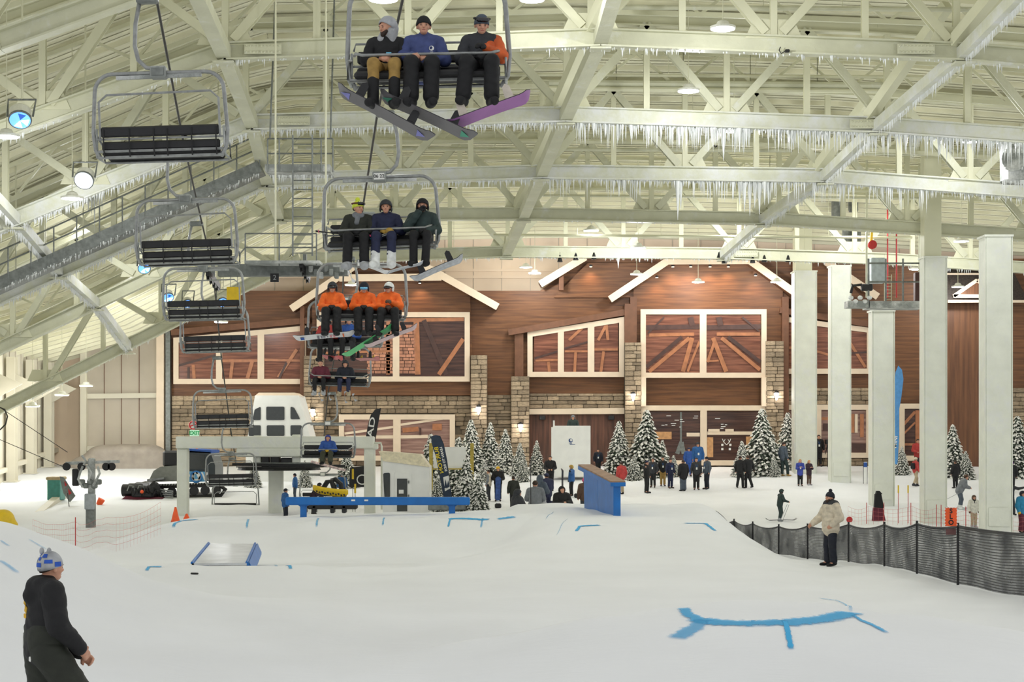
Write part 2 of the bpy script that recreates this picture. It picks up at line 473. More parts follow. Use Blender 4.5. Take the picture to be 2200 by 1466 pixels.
# ------------------------------------------------------------------ snow surface
_bd = [2, 8, 20, 30, 36, 40, 47, 55, 65, 72, 78, 84, 90, 96, 120]
_bh = [2.7, 2.78, 2.95, 3.05, 3.16, 3.30, 3.65, 3.95, 4.0, 3.92, 3.56, 3.2, 2.55, 2.08, 2.0]
def sst(t):
    t = np.clip(t, 0, 1); return t * t * (3 - 2 * t)
def base_z(d):
    d = np.asarray(d, float)
    return -(np.interp(d - 1.5, _bd, _bh) + np.interp(d, _bd, _bh) + np.interp(d + 1.5, _bd, _bh)) / 3
def ground(X, D):
    """height of the snow (world z) at X across and D into the hall"""
    X = np.asarray(X, float); D = np.asarray(D, float)
    b = base_z(D); z = b.copy() if hasattr(b, 'copy') else b
    # left-hand snow bank in the foreground
    crest = np.interp(X, [-16, -10, -7.9, -6.9, -5.8, -5.0, -3.8, -2.4, 0], [-1.0, -1.2, -1.47, -1.86, -2.42, -2.64, -2.82, -2.93, -3.1])
    rise = sst((D - 12) / 14) * (1 - sst((D - 26.3) / 4.5))
    z = np.maximum(z, b + np.maximum(crest - b, 0) * rise)
    # small jump on the left with its box behind
    wx = sst((X + 8.9) / 1.2) * (1 - sst((X + 4.5) / 1.3))
    pf = np.where(D < 35, sst((D - 31.2) / 3.8), 1 - sst((D - 35.2) / 3.0))
    z = np.maximum(z, b + (0.27) * wx * pf)
    # long bank across the back of the basin
    top = np.interp(X, [-10.4, 0.4, 3], [-2.86, -2.62, -2.6])
    wx = sst((X + 13.2) / 3.0) * (1 - sst((X - 1.5) / 3.5))
    pf = np.where(D < 50, np.clip((D - 43.5) / 6.5, 0, 1) ** 1.25, 1 - sst((D - 54.2) / 3.5))
    z = np.maximum(z, b + (top - b) * wx * pf)
    # big take-off in the middle, plateau behind
    pl = np.interp(D, [30, 46, 56], [-2.63, -2.63, -2.50])
    XL = np.interp(D, [30, 44, 46, 50, 56], [0.6, 1.6, 1.7, 1.0, 0.3]); XR = np.interp(D, [30, 46, 56], [4.6, 5.55, 6.2])
    wl_ = np.interp(D, [30, 46, 52, 58], [6, 3.6, 2.4, 2.0])
    wx = sst((X - XL + wl_) / wl_) * (1 - sst((X - XR) / 2.3))
    pf = np.where(D < 46, np.clip((D - 28) / 18.0, 0, 1) ** 1.7, 1 - sst((D - 56) / 4.0))
    z = np.maximum(z, b + (pl - b) * wx * pf)
    # roller with the painted lip in the right foreground
    ex = np.sqrt(((X - 3.4) / 1.12) ** 2 + ((D - 22.4) / 1.12) ** 2)
    ex = np.maximum(ex - 1, 0) * 1.12
    ln = np.where(D < 22.4, 4.6, 2.6)
    z = np.maximum(z, b + (-2.43 - b) * (1 - sst(ex / ln)))
    z = z + 0.018 * np.sin(X * 1.9 + D * 0.7) * np.sin(D * 1.1 - X * 0.6) + 0.012 * np.sin(X * 4.3 - D * 2.1)
    return z + EYE
def gz(X, D): return float(ground(X, D))
def hit(px, py, d0=12.0, d1=96.0, n=2600):
    """where the sight line through a picture point first meets the snow"""
    ds = np.linspace(d0, d1, n); X = (px - 1100) / F * ds; Z = EYE + (HZ - py) / F * ds
    below = np.nonzero(Z <= ground(X, ds))[0]
    d = float(ds[below[0]]) if len(below) else d1
    return Vector(((px - 1100) / F * d, d, gz((px - 1100) / F * d, d)))

xs = np.concatenate([np.arange(-34, -14, 0.8), np.arange(-14, 12, 0.2), np.arange(12, 40.1, 0.8)])
ds = np.concatenate([np.arange(3, 60, 0.2), np.arange(60, 97.6, 0.5)])
GX, GD = np.meshgrid(xs, ds, indexing='ij'); GZ = ground(GX, GD)
vs = np.stack([GX, GD, GZ], -1).reshape(-1, 3); nx_, nd_ = len(xs), len(ds)
ii, jj = np.meshgrid(np.arange(nx_ - 1), np.arange(nd_ - 1), indexing='ij')
q = np.stack([ii * nd_ + jj, (ii + 1) * nd_ + jj, (ii + 1) * nd_ + jj + 1, ii * nd_ + jj + 1], -1).reshape(-1, 4)
floor = struct(np_mesh('floor', vs, q, M_snow), 'groomed white snow with jumps and banks')

def dye(pts, width, strength=0.9, sub=14, wd=1.3):
    """a sprayed line draped on the snow through picture points (px,py)"""
    W = [hit(*p) if len(p) == 2 else Vector((p[0], p[1], 0)) for p in pts]
    path = []
    for i in range(len(W) - 1):
        for k in range(sub): path.append(W[i].lerp(W[i + 1], k / sub))
    path.append(W[-1])
    m = len(path); V = []; Fc = []; U = []
    NW = 5
    for i, p in enumerate(path):
        t = path[min(i + 1, m - 1)] - path[max(i - 1, 0)]; t.z = 0; t.normalize(); sd = Vector((-t.y, t.x, 0))
        w = width * (0.42 * abs(t.y) + wd * abs(t.x)) * (0.97 + 0.06 * math.sin(i * 1.7))
        st = strength * min(1, 0.25 + i / 3, 0.25 + (m - 1 - i) / 3)
        for k in range(NW):
            v = k / (NW - 1); qx = p + sd * (v - 0.5) * w
            V.append((qx.x, qx.y, gz(qx.x, qx.y) + 0.012)); U.append((st, v))
    for i in range(m - 1):
        for k in range(NW - 1):
            a = i * NW + k; Fc.append((a, a + NW, a + NW + 1, a + 1))
    o = raw((0, 0, 0), 'dye_line', V, Fc, M_dye, True)
    uv = o.data.uv_layers.new(name='UVMap')
    for l in o.data.loops: uv.data[l.index].uv = U[l.vertex_index]
    o.parent = floor
    o['label'] = 'blue dye sprayed on the snow'
    return o
# painted lip of the roller
dye([(1468, 1308), (1478, 1322), (1500, 1333), (1540, 1338), (1610, 1341), (1690, 1340), (1760, 1333), (1805, 1325), (1828, 1318)], 0.46, 0.8)
dye([(1828, 1316), (1818, 1302), (1795, 1291), (1760, 1286)], 0.10, 0.5)
dye([(1512, 1334), (1490, 1352), (1452, 1375)], 0.34, 0.6)
dye([(1686, 1335), (1693, 1362), (1700, 1398)], 0.17, 1.0)
dye([(1826, 1318), (1850, 1335), (1905, 1362)], 0.16, 0.85)
# lip corners of the take-off
dye([(1238, 1143), (1246, 1132), (1290, 1130)], 0.20, 0.9)
dye([(1470, 1125), (1515, 1126), (1538, 1142)], 0.22, 0.9)
# long bank
dye([(372, 1135), (388, 1120), (425, 1117)], 0.22, 0.9)
for (x, y0, y1) in ((534, 1116, 1137), (684, 1114, 1134), (826, 1113, 1131), (1037, 1114, 1135)):
    dye([(x, y0), (x - 4, y1)], 0.16, 0.55, sub=18)
dye([(963, 1134), (967, 1116), (1010, 1116), (1052, 1117)], 0.18, 0.85)
dye([(1068, 1117), (1108, 1112)], 0.20, 0.75)
# small jump
dye([(315, 1228), (320, 1219), (348, 1219)], 0.16, 0.8); dye([(592, 1215), (622, 1216), (624, 1224)], 0.16, 0.8)
# streaks on the flanks
dye([(1190, 1100), (1172, 1118)], 0.06, 0.5); dye([(1220, 1115), (1195, 1152)], 0.06, 0.4)
dye([(0, 1205), (38, 1234)], 0.10, 0.4); dye([(0, 1162), (20, 1176)], 0.06, 0.4); dye([(62, 1160), (100, 1182)], 0.05, 0.4)

# ------------------------------------------------------------------ roof trusses
TR = [  # depth, bottom chord as picture points, strength of frost
    (43.0, [(-330, 190), (0, 90), (430, -66), (1340, -105), (2150, -70), (2600, -30)], 0.3),
    (50.0, [(-330, 390), (0, 283), (482, 112), (1290, 82), (2070, 113), (2600, 160)], 0.7),
    (57.0, [(-330, 622), (28, 473), (540, 264), (1215, 247), (1885, 270), (2600, 320)], 1.0),
    (64.0, [(-330, 800), (0, 640), (572, 388), (1165, 370), (1770, 378), (2600, 440)], 0.9),
    (71.5, [(-330, 900), (0, 748), (606, 462), (1125, 460), (1640, 470), (2600, 530)], 0.35),
    (79.0, [(-10, 882), (35, 860), (645, 556), (1090, 541), (1555, 545), (1900, 556), (2600, 600)], 0.55),
]
NAMES = ['showing only in the upper left corner', 'crossing behind the topmost chair riders', 'second in full view, icicle fringe all along', 'with the longest icicle curtain hanging', 'fourth in full view, thin and almost bare', 'lowest, in front of the lodge gables']
def chord_z(k, X):
    d, pts, _ = TR[k]
    xp = [(p[0] - 1100) / F * d for p in pts]; zp = [EYE + (HZ - p[1]) / F * d for p in pts]
    return float(np.interp(X, xp, zp))
TH = 3.3
NODE0 = [2.4, 2.35, 1.85, 1.15, 0.5, -0.2]
PAN = 5.45
icicle_me = None
def icicle_template():
    b = MB(); b.lathe([(0.5, 0.0), (0.36, -0.25), (0.2, -0.6), (0.03, -1.0)], n=6)
    me = bpy.data.meshes.new('icicle'); me.from_pydata(b.v, [], b.f); me.materials.append(M_ice)
    me.polygons.foreach_set('use_smooth', [True] * len(me.polygons)); return me
icicle_me = icicle_template()
def big_icicle(parent, p, L, r):
    o = bpy.data.objects.new('icicle', icicle_me); scn.collection.objects.link(o); o.parent = parent
    o.location = Vector(p) - wl(parent); o.scale = (2 * r, 2 * r, L); return o
def fringe(b, p0, p1, n, lmin, lmax, r, dens=None):
    """row of small icicles between two points into one mesh"""
    for i in range(n):
        t = random.random(); p = Vector(p0).lerp(Vector(p1), t); L = lmin + (lmax - lmin) * random.random() ** 2.2
        if dens: L *= dens(p.x)
        if L < 0.04: continue
        p.y += random.uniform(-0.12, 0.12); rr = r * random.uniform(0.6, 1.3); a0 = random.random() * 6
        base = len(b.v)
        for (s_, z) in ((1.0, 0.02), (0.55, -L * 0.5)):
            for k in range(4):
                a = a0 + k * math.pi / 2; b.v.append((p.x + rr * s_ * math.cos(a), p.y + rr * s_ * math.sin(a), p.z + z))
        b.v.append((p.x, p.y, p.z - L))
        for k in range(4):
            k2 = (k + 1) % 4; b.f.append((base + k, base + k2, base + 4 + k2, base + 4 + k)); b.f.append((base + 4 + k, base + 4 + k2, base + 8))

CH = 0.54
for k, (d, pts, fr) in enumerate(TR):
    W = [P(x, y, d) for x, y in pts]
    t = thing('roof_truss', 'frosted cream steel roof truss ' + NAMES[k], 'roof truss', (0, d, W[2].z), group='roof trusses across the hall')
    fm = M_frost2 if fr > 0.8 else M_frost
    for a, b_ in zip(W[:-1], W[1:]):
        MB().ibeam(a, b_, 0.42, CH, 0.05).build('bottom_chord', fm, t)
        MB().ibeam(a + Vector((0, 0, TH)), b_ + Vector((0, 0, TH)), 0.36, 0.4, 0.05).build('top_chord', M_cream, t)
    x0, x1 = W[0].x, W[-1].x
    xn = NODE0[k] + PAN * math.floor((x0 - NODE0[k]) / PAN)
    while xn < x1 + PAN:
        if x0 < xn < x1:
            c = Vector((xn, d, chord_z(k, xn))); s_ = 0.5
            MB().ibeam(c + Vector((0, 0, CH / 2)), c + Vector((0, 0, TH - 0.15)), 0.2, 0.2, 0.03).build('web_post', M_cream, t)
            g = MB(); hh = 0.85
            g.prism([c + Vector((-hh, -0.06, .2)), c + Vector((hh, -0.06, .2)), c + Vector((hh * .7, -0.06, .75)), c + Vector((-hh * .7, -0.06, .75))], (0, .05, 0))
            g.build('gusset_plate', M_cream, t)
            for sg in (-1, 1):
                xt = xn + sg * PAN / 2
                if x0 < xt < x1:
                    q_ = Vector((xt, d, chord_z(k, xt) + TH))
                    MB().ibeam(c + Vector((sg * .25, 0, .35)), q_ + Vector((0, 0, -.15)), 0.26, 0.3, 0.04, up=(0, 1, 0)).build('web_diagonal', M_cream if k < 2 else M_frost, t)
        xm = xn + PAN / 2
        if x0 < xm < x1:
            c = Vector((xm, d, chord_z(k, xm)))
            MB().ibeam(c + Vector((0, 0, CH / 2)), c + Vector((0, 0, TH - 0.15)), 0.2, 0.2, 0.03).build('web_post', M_cream, t)
        xn += PAN
    # bolted splice plates seen on the chords
    for xs_ in ([-7.4, 12.0] if k in (1, 2) else [11.0] if k == 5 else []):
        zc = chord_z(k, xs_)
        sp = MB().box((xs_, d - 0.22, zc), (1.1, 0.05, 0.3))
        for r_ in (-.09, .09):
            for c_ in range(10): sp.ball((xs_ - .48 + c_ * .107, d - 0.25, zc + r_), 0.035, 6, 4)
        sp.build('splice_plate', M_frost, t)
    # icicles
    b = MB()
    dens = [None, lambda x: 0.3 + 0.7 * (abs(math.sin(x * 0.5)) > .5), lambda x: (1.5 if x > 2.2 else 0.55), lambda x: 0.25 + (1.1 if (1.4 < x < 4.9 or 6.8 < x < 9.8 or 9.8 < x < 16) else 0.25), lambda x: .35, lambda x: .4 + .5 * abs(math.sin(x * .8))][k]
    cnt = [0, 500, 2400, 1900, 360, 560][k]
    for i in range(len(W) - 1):
        a, b_ = W[i].copy(), W[i + 1].copy(); off = Vector((0, 0, -CH / 2))
        vis = abs(b_.x - a.x) / (x1 - x0)
        fringe(b, a + off, b_ + off, int(cnt * vis), 0.06, [0, .28, .62, .7, .3, .28][k], 0.028, dens)
    if b.v: b.build('icicle_fringe', M_ice, t, kind='stuff')
    bigs = {1: [], 2: [(1555, 70), (1588, 52), (1603, 40), (1420, 30), (1330, 34), (1355, 30), (1275, 30), (1705, 40), (1760, 34), (1945, 40), (2020, 36)],
            3: [(1456, 84), (1463, 60), (1590, 50), (1600, 64), (1612, 72), (1622, 56), (1632, 70), (1642, 50), (1652, 46), (1330, 36), (1318, 30), (1340, 30), (1575, 40)], 5: [(1328, 22)]}.get(k, [])
    for (px, L) in bigs:
        X = (px - 1100) / F * d
        big_icicle(t, (X, d + random.uniform(-.12, .12), chord_z(k, X) - CH / 2), L / F * d, 0.05 + L * .0008)

# longitudinal braces from truss to truss, heavy tubes white with frost
CHAINS = [[(400, -70), (482, 112), (542, 264), (574, 388), (600, 462)],
          [(1345, -105), (1290, 82), (1215, 247), (1163, 370), (1125, 460), (1088, 541)],
          [(2250, -70), (2070, 113), (1885, 270), (1772, 378), (1640, 470), (1555, 545)],
          [(-260, 100), (-100, 330), (32, 471), (125, 580), (205, 650), (275, 745)]]
DE = [t[0] for t in TR]
words = [['left brace line above the empty chairs', 'mid-ceiling brace line', 'right-hand icicled brace line', 'low brace line along the left wing'][i] for i in range(4)]
ordw = ['first', 'second', 'third', 'fourth', 'fifth']
for ci, ch in enumerate(CHAINS):
    for i in range(len(ch) - 1):
        a = P(*ch[i], DE[i]); b_ = P(*ch[i + 1], DE[i + 1])
        root = thing('roof_brace', f'{ordw[i]} frosted tube from the photo top in the {words[ci]}', 'roof brace', (a + b_) / 2, group='longitudinal roof braces')
        MB().beam(a + Vector((0, 0, -.05)), b_ + Vector((0, 0, -.05)), 0.42, 0.36).build('tube', M_frost2 if ci in (2, 3) else M_frost, root)
        for q_ in ((b_,) if i else (a, b_)):
            MB().box(q_ + Vector((0, 0, -.33)), (0.62, 0.5, 0.06)).build('end_plate', M_frost, root)
        if ci in (2, 3):
            f_ = MB(); off = Vector((0, 0, -.22))
            fringe(f_, a + off, b_ + off, 170, 0.06, 0.45, 0.02)
            f_.build('icicle_fringe', M_ice, root, kind='stuff')
# sloping knee braces up to the roof
for ci, (px_, sh) in enumerate([(0, 0), (1, .35)]):
    for k in (1, 2, 3, 4):
        X = CHAINS[1 if ci == 0 else 2][k][0]; a = P(X, CHAINS[1 if ci == 0 else 2][k][1], DE[k])
        e = Vector((a.x + 1.2 + sh, DE[k] - 3.2, chord_z(k - 1, a.x + 1.2) + TH - .9))
        o = MB().beam(a + Vector((-.3, 0, .3)), e, 0.34, 0.34).build('knee_brace', M_cream)
        tag(o, f'{ordw[k-1]} slanting knee brace rising from the {"middle" if ci == 0 else "icicled right-hand"} brace line', 'knee brace', 'knee braces under the roof')

# ------------------------------------------------------------------ roof deck with ribs
prof_X = [-30, -27, -21, -15, -12, -10, -8.6, -4, 2, 8, 13, 20, 28, 36]
def roof_z(X, D):
    zs = []
    for k in range(len(TR)): zs.append(chord_z(k, X) + TH + 0.45)
    Dk = DE
    if D < Dk[0]: return zs[0] + (Dk[0] - D) * (zs[0] - zs[1]) / 7
    if D > Dk[-1]: return zs[-1] - (D - Dk[-1]) * 0.05
    return float(np.interp(D, Dk, zs))
rows = list(np.arange(25.2, 97.5, 1.3))
b = MB()
for D in rows:
    for X in prof_X: b.v.append((X, D, roof_z(X, D)))
n = len(prof_X)
for i in range(len(rows) - 1):
    for j in range(n - 1): b.f.append((i * n + j, (i + 1) * n + j, (i + 1) * n + j + 1, i * n + j + 1))
ceiling = struct(b.build('ceiling', M_deck), 'cream ribbed roof deck')
for i, D in enumerate(rows):
    if D < 36: continue
    pb = MB()
    for j in range(n - 1):
        a = Vector((prof_X[j], D, roof_z(prof_X[j], D) - .09)); c = Vector((prof_X[j + 1], D, roof_z(prof_X[j + 1], D) - .09))
        pb.beam(a, c, 0.09, 0.18)
    pb.build('purlin', M_deck, ceiling)
# ribs of the deck sheets, far too many and thin to pick apart
rb = MB()
for D in np.arange(36, 97, 0.325):
    for j in range(1, n - 2):
        a = Vector((prof_X[j], D, roof_z(prof_X[j], D) - .02)); c = Vector((prof_X[j + 1], D, roof_z(prof_X[j + 1], D) - .02))
        rb.add([a, c, a + Vector((0, .06, -.035)), c + Vector((0, .06, -.035)), a + Vector((0, .12, 0)), c + Vector((0, .12, 0))], [(0, 1, 3, 2), (2, 3, 5, 4)])
rb.build('deck_ribs', M_deck, ceiling, kind='stuff')
# light bar joists halfway between the trusses, close under the deck
jw = ['first', 'second', 'third', 'fourth', 'fifth']
for i, D in enumerate((46.5, 53.5, 60.6, 67.8, 75.2)):
    t = thing('bar_joist', f'{jw[i]} thin cream bar joist from the photo top, tucked under the roof deck', 'bar joist', (0, D, roof_z(0, D) - 1), group='bar joists between the trusses')
    pts_ = [(X, roof_z(X, D)) for X in prof_X[1:-1]]
    for (xa, za), (xb, zb) in zip(pts_[:-1], pts_[1:]):
        for dz, s_ in ((-.32, .12), (-1.55, .15)): MB().beam((xa, D, za + dz), (xb, D, zb + dz), .12, s_).build('chord', M_cream, t)
    X = -24.0; k_ = 0
    while X < 27:
        xa, xb = X, X + 1.5; za, zb = np.interp((xa, xb), [p_[0] for p_ in pts_], [p_[1] for p_ in pts_])
        MB().beam((xa, D, za + (-.32 if k_ % 2 else -1.55)), (xb, D, zb + (-1.55 if k_ % 2 else -.32)), .09, .09).build('web_bar', M_cream, t)
        X += 1.5; k_ += 1
# sprinkler and conduit pipes below the deck
for i, (d, py, r, x0, x1) in enumerate([(60, 190, .09, 1180, 1900), (60, 178, .12, 1180, 1900), (60, 160, .06, 1060, 2000), (52.5, 15, .08, 1300, 2150), (66, 300, .1, 640, 1500), (66, 318, .07, 640, 1700), (75, 405, .08, 1150, 1990), (75, 420, .06, 1150, 1990), (76, 505, .06, 1060, 1960), (68, 330, .05, 1750, 2300)]):
    a = P(x0, py, d); c = P(x1, py + 6, d)
    pipe = MB().tube([a, c], r, 8).build('pipe', M_frost if i % 2 else M_cream, ceiling)
    hg = MB()
    for s_ in range(1, 5):
        q_ = a.lerp(c, s_ / 5); hg.tube([q_, (q_.x, q_.y, roof_z(q_.x, q_.y))], .012, 5)
    hg.build('pipe_hanger', M_cream, pipe)

# ------------------------------------------------------------------ walls of the hall
D0 = 96.0
def L(px, py, off=0.0):
    v = P(px, py, D0); v.y = D0 - off; return v
def poly_slab(pts, off, th, name, m, parent=None):
    return MB().prism([L(x, y, off) for x, y in pts], (0, th, 0)).build(name, m, parent)
ew = struct(MB().prism([Vector((-31, D0 + 1.6, 0)), Vector((40, D0 + 1.6, 0)), Vector((40, D0 + 1.6, 17)), Vector((-31, D0 + 1.6, 17))], (0, .3, 0)).build('wall_end', M_creamwall), 'cream insulated end wall behind the lodge')
for px in range(520, 2300, 62):
    a = L(px, 640); MB().box((a.x, D0 + 1.58, 9), (0.03, .03, 14)).build('panel_joint', M_tan, ew)
for py in (575, 590, 480): MB().box((4, D0 + 1.55, L(0, py).z), (70, .12, .16)).build('girt', M_creamwall, ew)
# left side wall: insulated panels between white columns
XW = (-26.6)
lw = struct(MB().box((XW - .2, 84, 4.5), (.3, 28, 13)).build('wall_left', M_wallp), 'pale insulated panel wall on the left')
for D in np.arange(72, 98, 1.05): MB().box((XW - .03, D, 4.5), (.03, .05, 13)).build('panel_joint', M_tan, lw)
lcols = [('standing before the wall at the frame edge', 84.5), ('with the slanted knee plate', 88.0), ('beside the dark recess', 91.5), ('closest to the tan panel corner', 95.0)]
for nm, D in lcols:
    zt = max(chord_z(5, XW + .6), 3) + .4; zb = gz(XW + .5, D) - .3
    c = thing('wall_column', f'pale steel wall column {nm}', 'column', (XW + .35, D, zb), group='columns along the left wall')
    MB().ibeam((XW + .35, D, zb), (XW + .35, D, zt + 2.5), .45, .6, .05, up=(0, 1, 0)).build('shaft', M_wallp, c)
    MB().box((XW + .35, D, zb + .32), (.7, .8, .06)).build('base_plate', M_wallp, c)
    MB().prism([(XW + .5, D, zt + 1.6), (XW + .5, D, zt + .2), (XW + 1.9, D, zt + 1.0)], (0, .08, 0)).build('knee_plate', M_wallp, c)
    MB().beam((XW + .1, D + .3, zb + 1.1), (XW + .1, D + 3.2, zb + 1.3), .2, .25).build('girt', M_wallp, c)
# back left bay: tan panels with horizontal girts and a white corner post
tb = struct(poly_slab([(178, 560), (357, 560), (357, 1020), (178, 1020)], .1, .3, 'wall_back_left', M_tan), 'tan panel bay between the left wall and the lodge')
for px in (225, 262, 300): MB().box((L(px, 900).x, D0 - .12, 6), (.03, .05, 11)).build('panel_joint', M_brownpost, tb)
for py in (850, 962): MB().beam(L(188, py + 2, .25), L(342, py, .25), .2, .28).build('girt', M_wallp, tb)
MB().box(((L(348, 800).x), D0 - .3, 6), (.42, .5, 12)).build('corner_post', M_trim, tb)
MB().box(((L(364, 800).x), D0 - .25, 6), (.25, .4, 12)).build('grey_downpipe', M_steeld, tb)
MB().box(((L(184, 800).x), D0 - .3, 6), (.35, .5, 12)).build('corner_post', M_wallp, tb)

# ------------------------------------------------------------------ columns of the right-hand aisle
for (px, w, d, ysplit, nm) in [(2138, 56, 64, 508, 'with frost lumps, beside the orange slow sign'), (2004, 47, 70, 553, 'between the two yellow poles and the orange sign'), (1893, 46, 78, 668, 'below the grey equipment platform'), (1803, 41, 88, 572, 'beside the blue-bannered leaning sign'), (1727, 46, 92, 584, 'behind the two women in blue and brown')]:
    X = (px - 1100) / F * d; zb = gz(X, d) - .3; zs_ = P(px, ysplit, d).z; wd = w / F * d
    kk = min(range(6), key=lambda q: abs(DE[q] - d)); ztop = roof_z(X, d) - .2
    c = thing('hall_column', f'white square column {nm}', 'column', (X, d, zb), group='white aisle columns')
    MB().rbox((X, d, (zb + zs_) / 2), (wd, wd, zs_ - zb), .04).build('shaft', M_colm, c)
    MB().box((X, d, zs_ - .03), (wd + .1, wd + .1, .08)).build('collar', M_colm, c)
    MB().rbox((X - .08, d, (zs_ + ztop) / 2), (wd * .78, wd * .78, ztop - zs_), .03).build('upper_shaft', M_cream, c)
    for sg in (-1, 1):
        MB().box((X + sg * (wd / 2 + .015), d - wd / 2 + .08, (zb + zs_) / 2), (.03, .16, zs_ - zb - .1)).build('corner_angle', M_colm, c)
    if px in (2138, 1893, 1803):
        for i in range(9 if px == 2138 else 4):
            sg = random.choice((-1, 1)); py_ = [900, 765, 990, 905, 992, 1025, 820, 940, 1060][i] if px == 2138 else random.uniform(700, 1000)
            blob('frost_lump', [('e', (X + sg * (wd / 2) + random.uniform(-.05, .05), d - wd / 2 + random.uniform(-.05, .1), P(px, py_ + q_ * 4, d).z), (random.uniform(.07, .13), .09, random.uniform(.06, .12))) for q_ in range(3)], .03, .06, M_ice, None).parent = c
            c.children[-1].matrix_parent_inverse = Matrix.Translation(-c.location)
    MB().box((X, d - wd / 2 - .03, zb + .95), (wd * .8, .04, .7)).build('base_cover', M_colm, c)
# ------------------------------------------------------------------ lodge front
lodge = struct(poly_slab([(357, 625), (1160, 625), (1255, 556), (2360, 556), (2360, 1040), (357, 1040)], 0, .4, 'wall_lodge', M_siding), 'brown lap sided lodge front')
def gable(name, wallpts, lines, off, label, woff=.35):
    g = struct(poly_slab(wallpts, woff, .5, name, M_siding), label)
    for li, (a, b_) in enumerate(lines):
        p, q_ = L(*a, off + .03 * li), L(*b_, off + .03 * li); ln = 0.40
        # roof slab reaching back to the wall, and the cream fascia on its face
        t = (q_ - p).normalized(); u = Vector((-t.z, 0, t.x)); u = u if u.z > 0 else -u
        MB().prism([p - u * .12, q_ - u * .12, q_ + u * .14, p + u * .14], (0, off + .3, 0)).build('eave', M_brownpost, g)
        MB().prism([p - u * ln / 2 + Vector((0, -.08, 0)), q_ - u * ln / 2 + Vector((0, -.08, 0)), q_ + u * ln / 2 + Vector((0, -.08, 0)), p + u * ln / 2 + Vector((0, -.08, 0))], (0, .1, 0)).build('fascia', M_trim, g)
    return g
g1 = gable('wall_gable_1', [(672, 850), (672, 655), (690, 630), (836, 528), (1010, 630), (1018, 850)], [((633, 668), (830, 535)), ((834, 532), (1070, 664)), ((735, 603), (951, 601))], 1.5, 'lodge gable behind the chairlift riders')
g2 = gable('wall_gable_2', [(1360, 1040), (1360, 622), (1430, 570), (1602, 570), (1680, 622), (1680, 1040)], [((1307, 648), (1430, 566)), ((1428, 567), (1606, 566)), ((1602, 566), (1740, 664))], 1.5, 'lodge gable over the large two-pane window')
g3 = gable('wall_gable_3', [(1190, 640), (1262, 566), (1420, 566), (1420, 640)], [((1160, 614), (1256, 556))], .9, 'small gable end left of the large gable', .2)
g4 = gable('wall_gable_4', [(1700, 640), (1700, 566), (1790, 566), (1850, 640)], [((1770, 566), (1880, 640))], .7, 'gable edge behind the white columns', .2)
for (x0, x1, y0, g) in [(1352, 1366, 640, g2), (1676, 1690, 640, g2), (1340, 1352, 655, g2), (648, 657, 660, lodge), (1200, 1210, 590, g3)]:
    a, b_ = L(x0, y0), L(x1, 1000 if y0 > 600 else 626)
    MB().box(((a.x + b_.x) / 2, D0 - .5, (a.z + b_.z) / 2), (b_.x - a.x, .5, a.z - b_.z)).build('corner_post', M_brownpost, g)
# sloping brown beams over the side windows
for (a, b_) in [((1092, 716), (1345, 672)), ((372, 716), (668, 690)), ((1672, 668), (1888, 702))]:
    MB().beam(L(*a, .4), L(*b_, .4), .5, .34).build('window_beam', M_brownpost, lodge)
MB().beam(L(1115, 718, .3), L(1115, 840, .3), .5, .3, up=(0, 1, 0)).build('corner_post', M_brownpost, lodge)

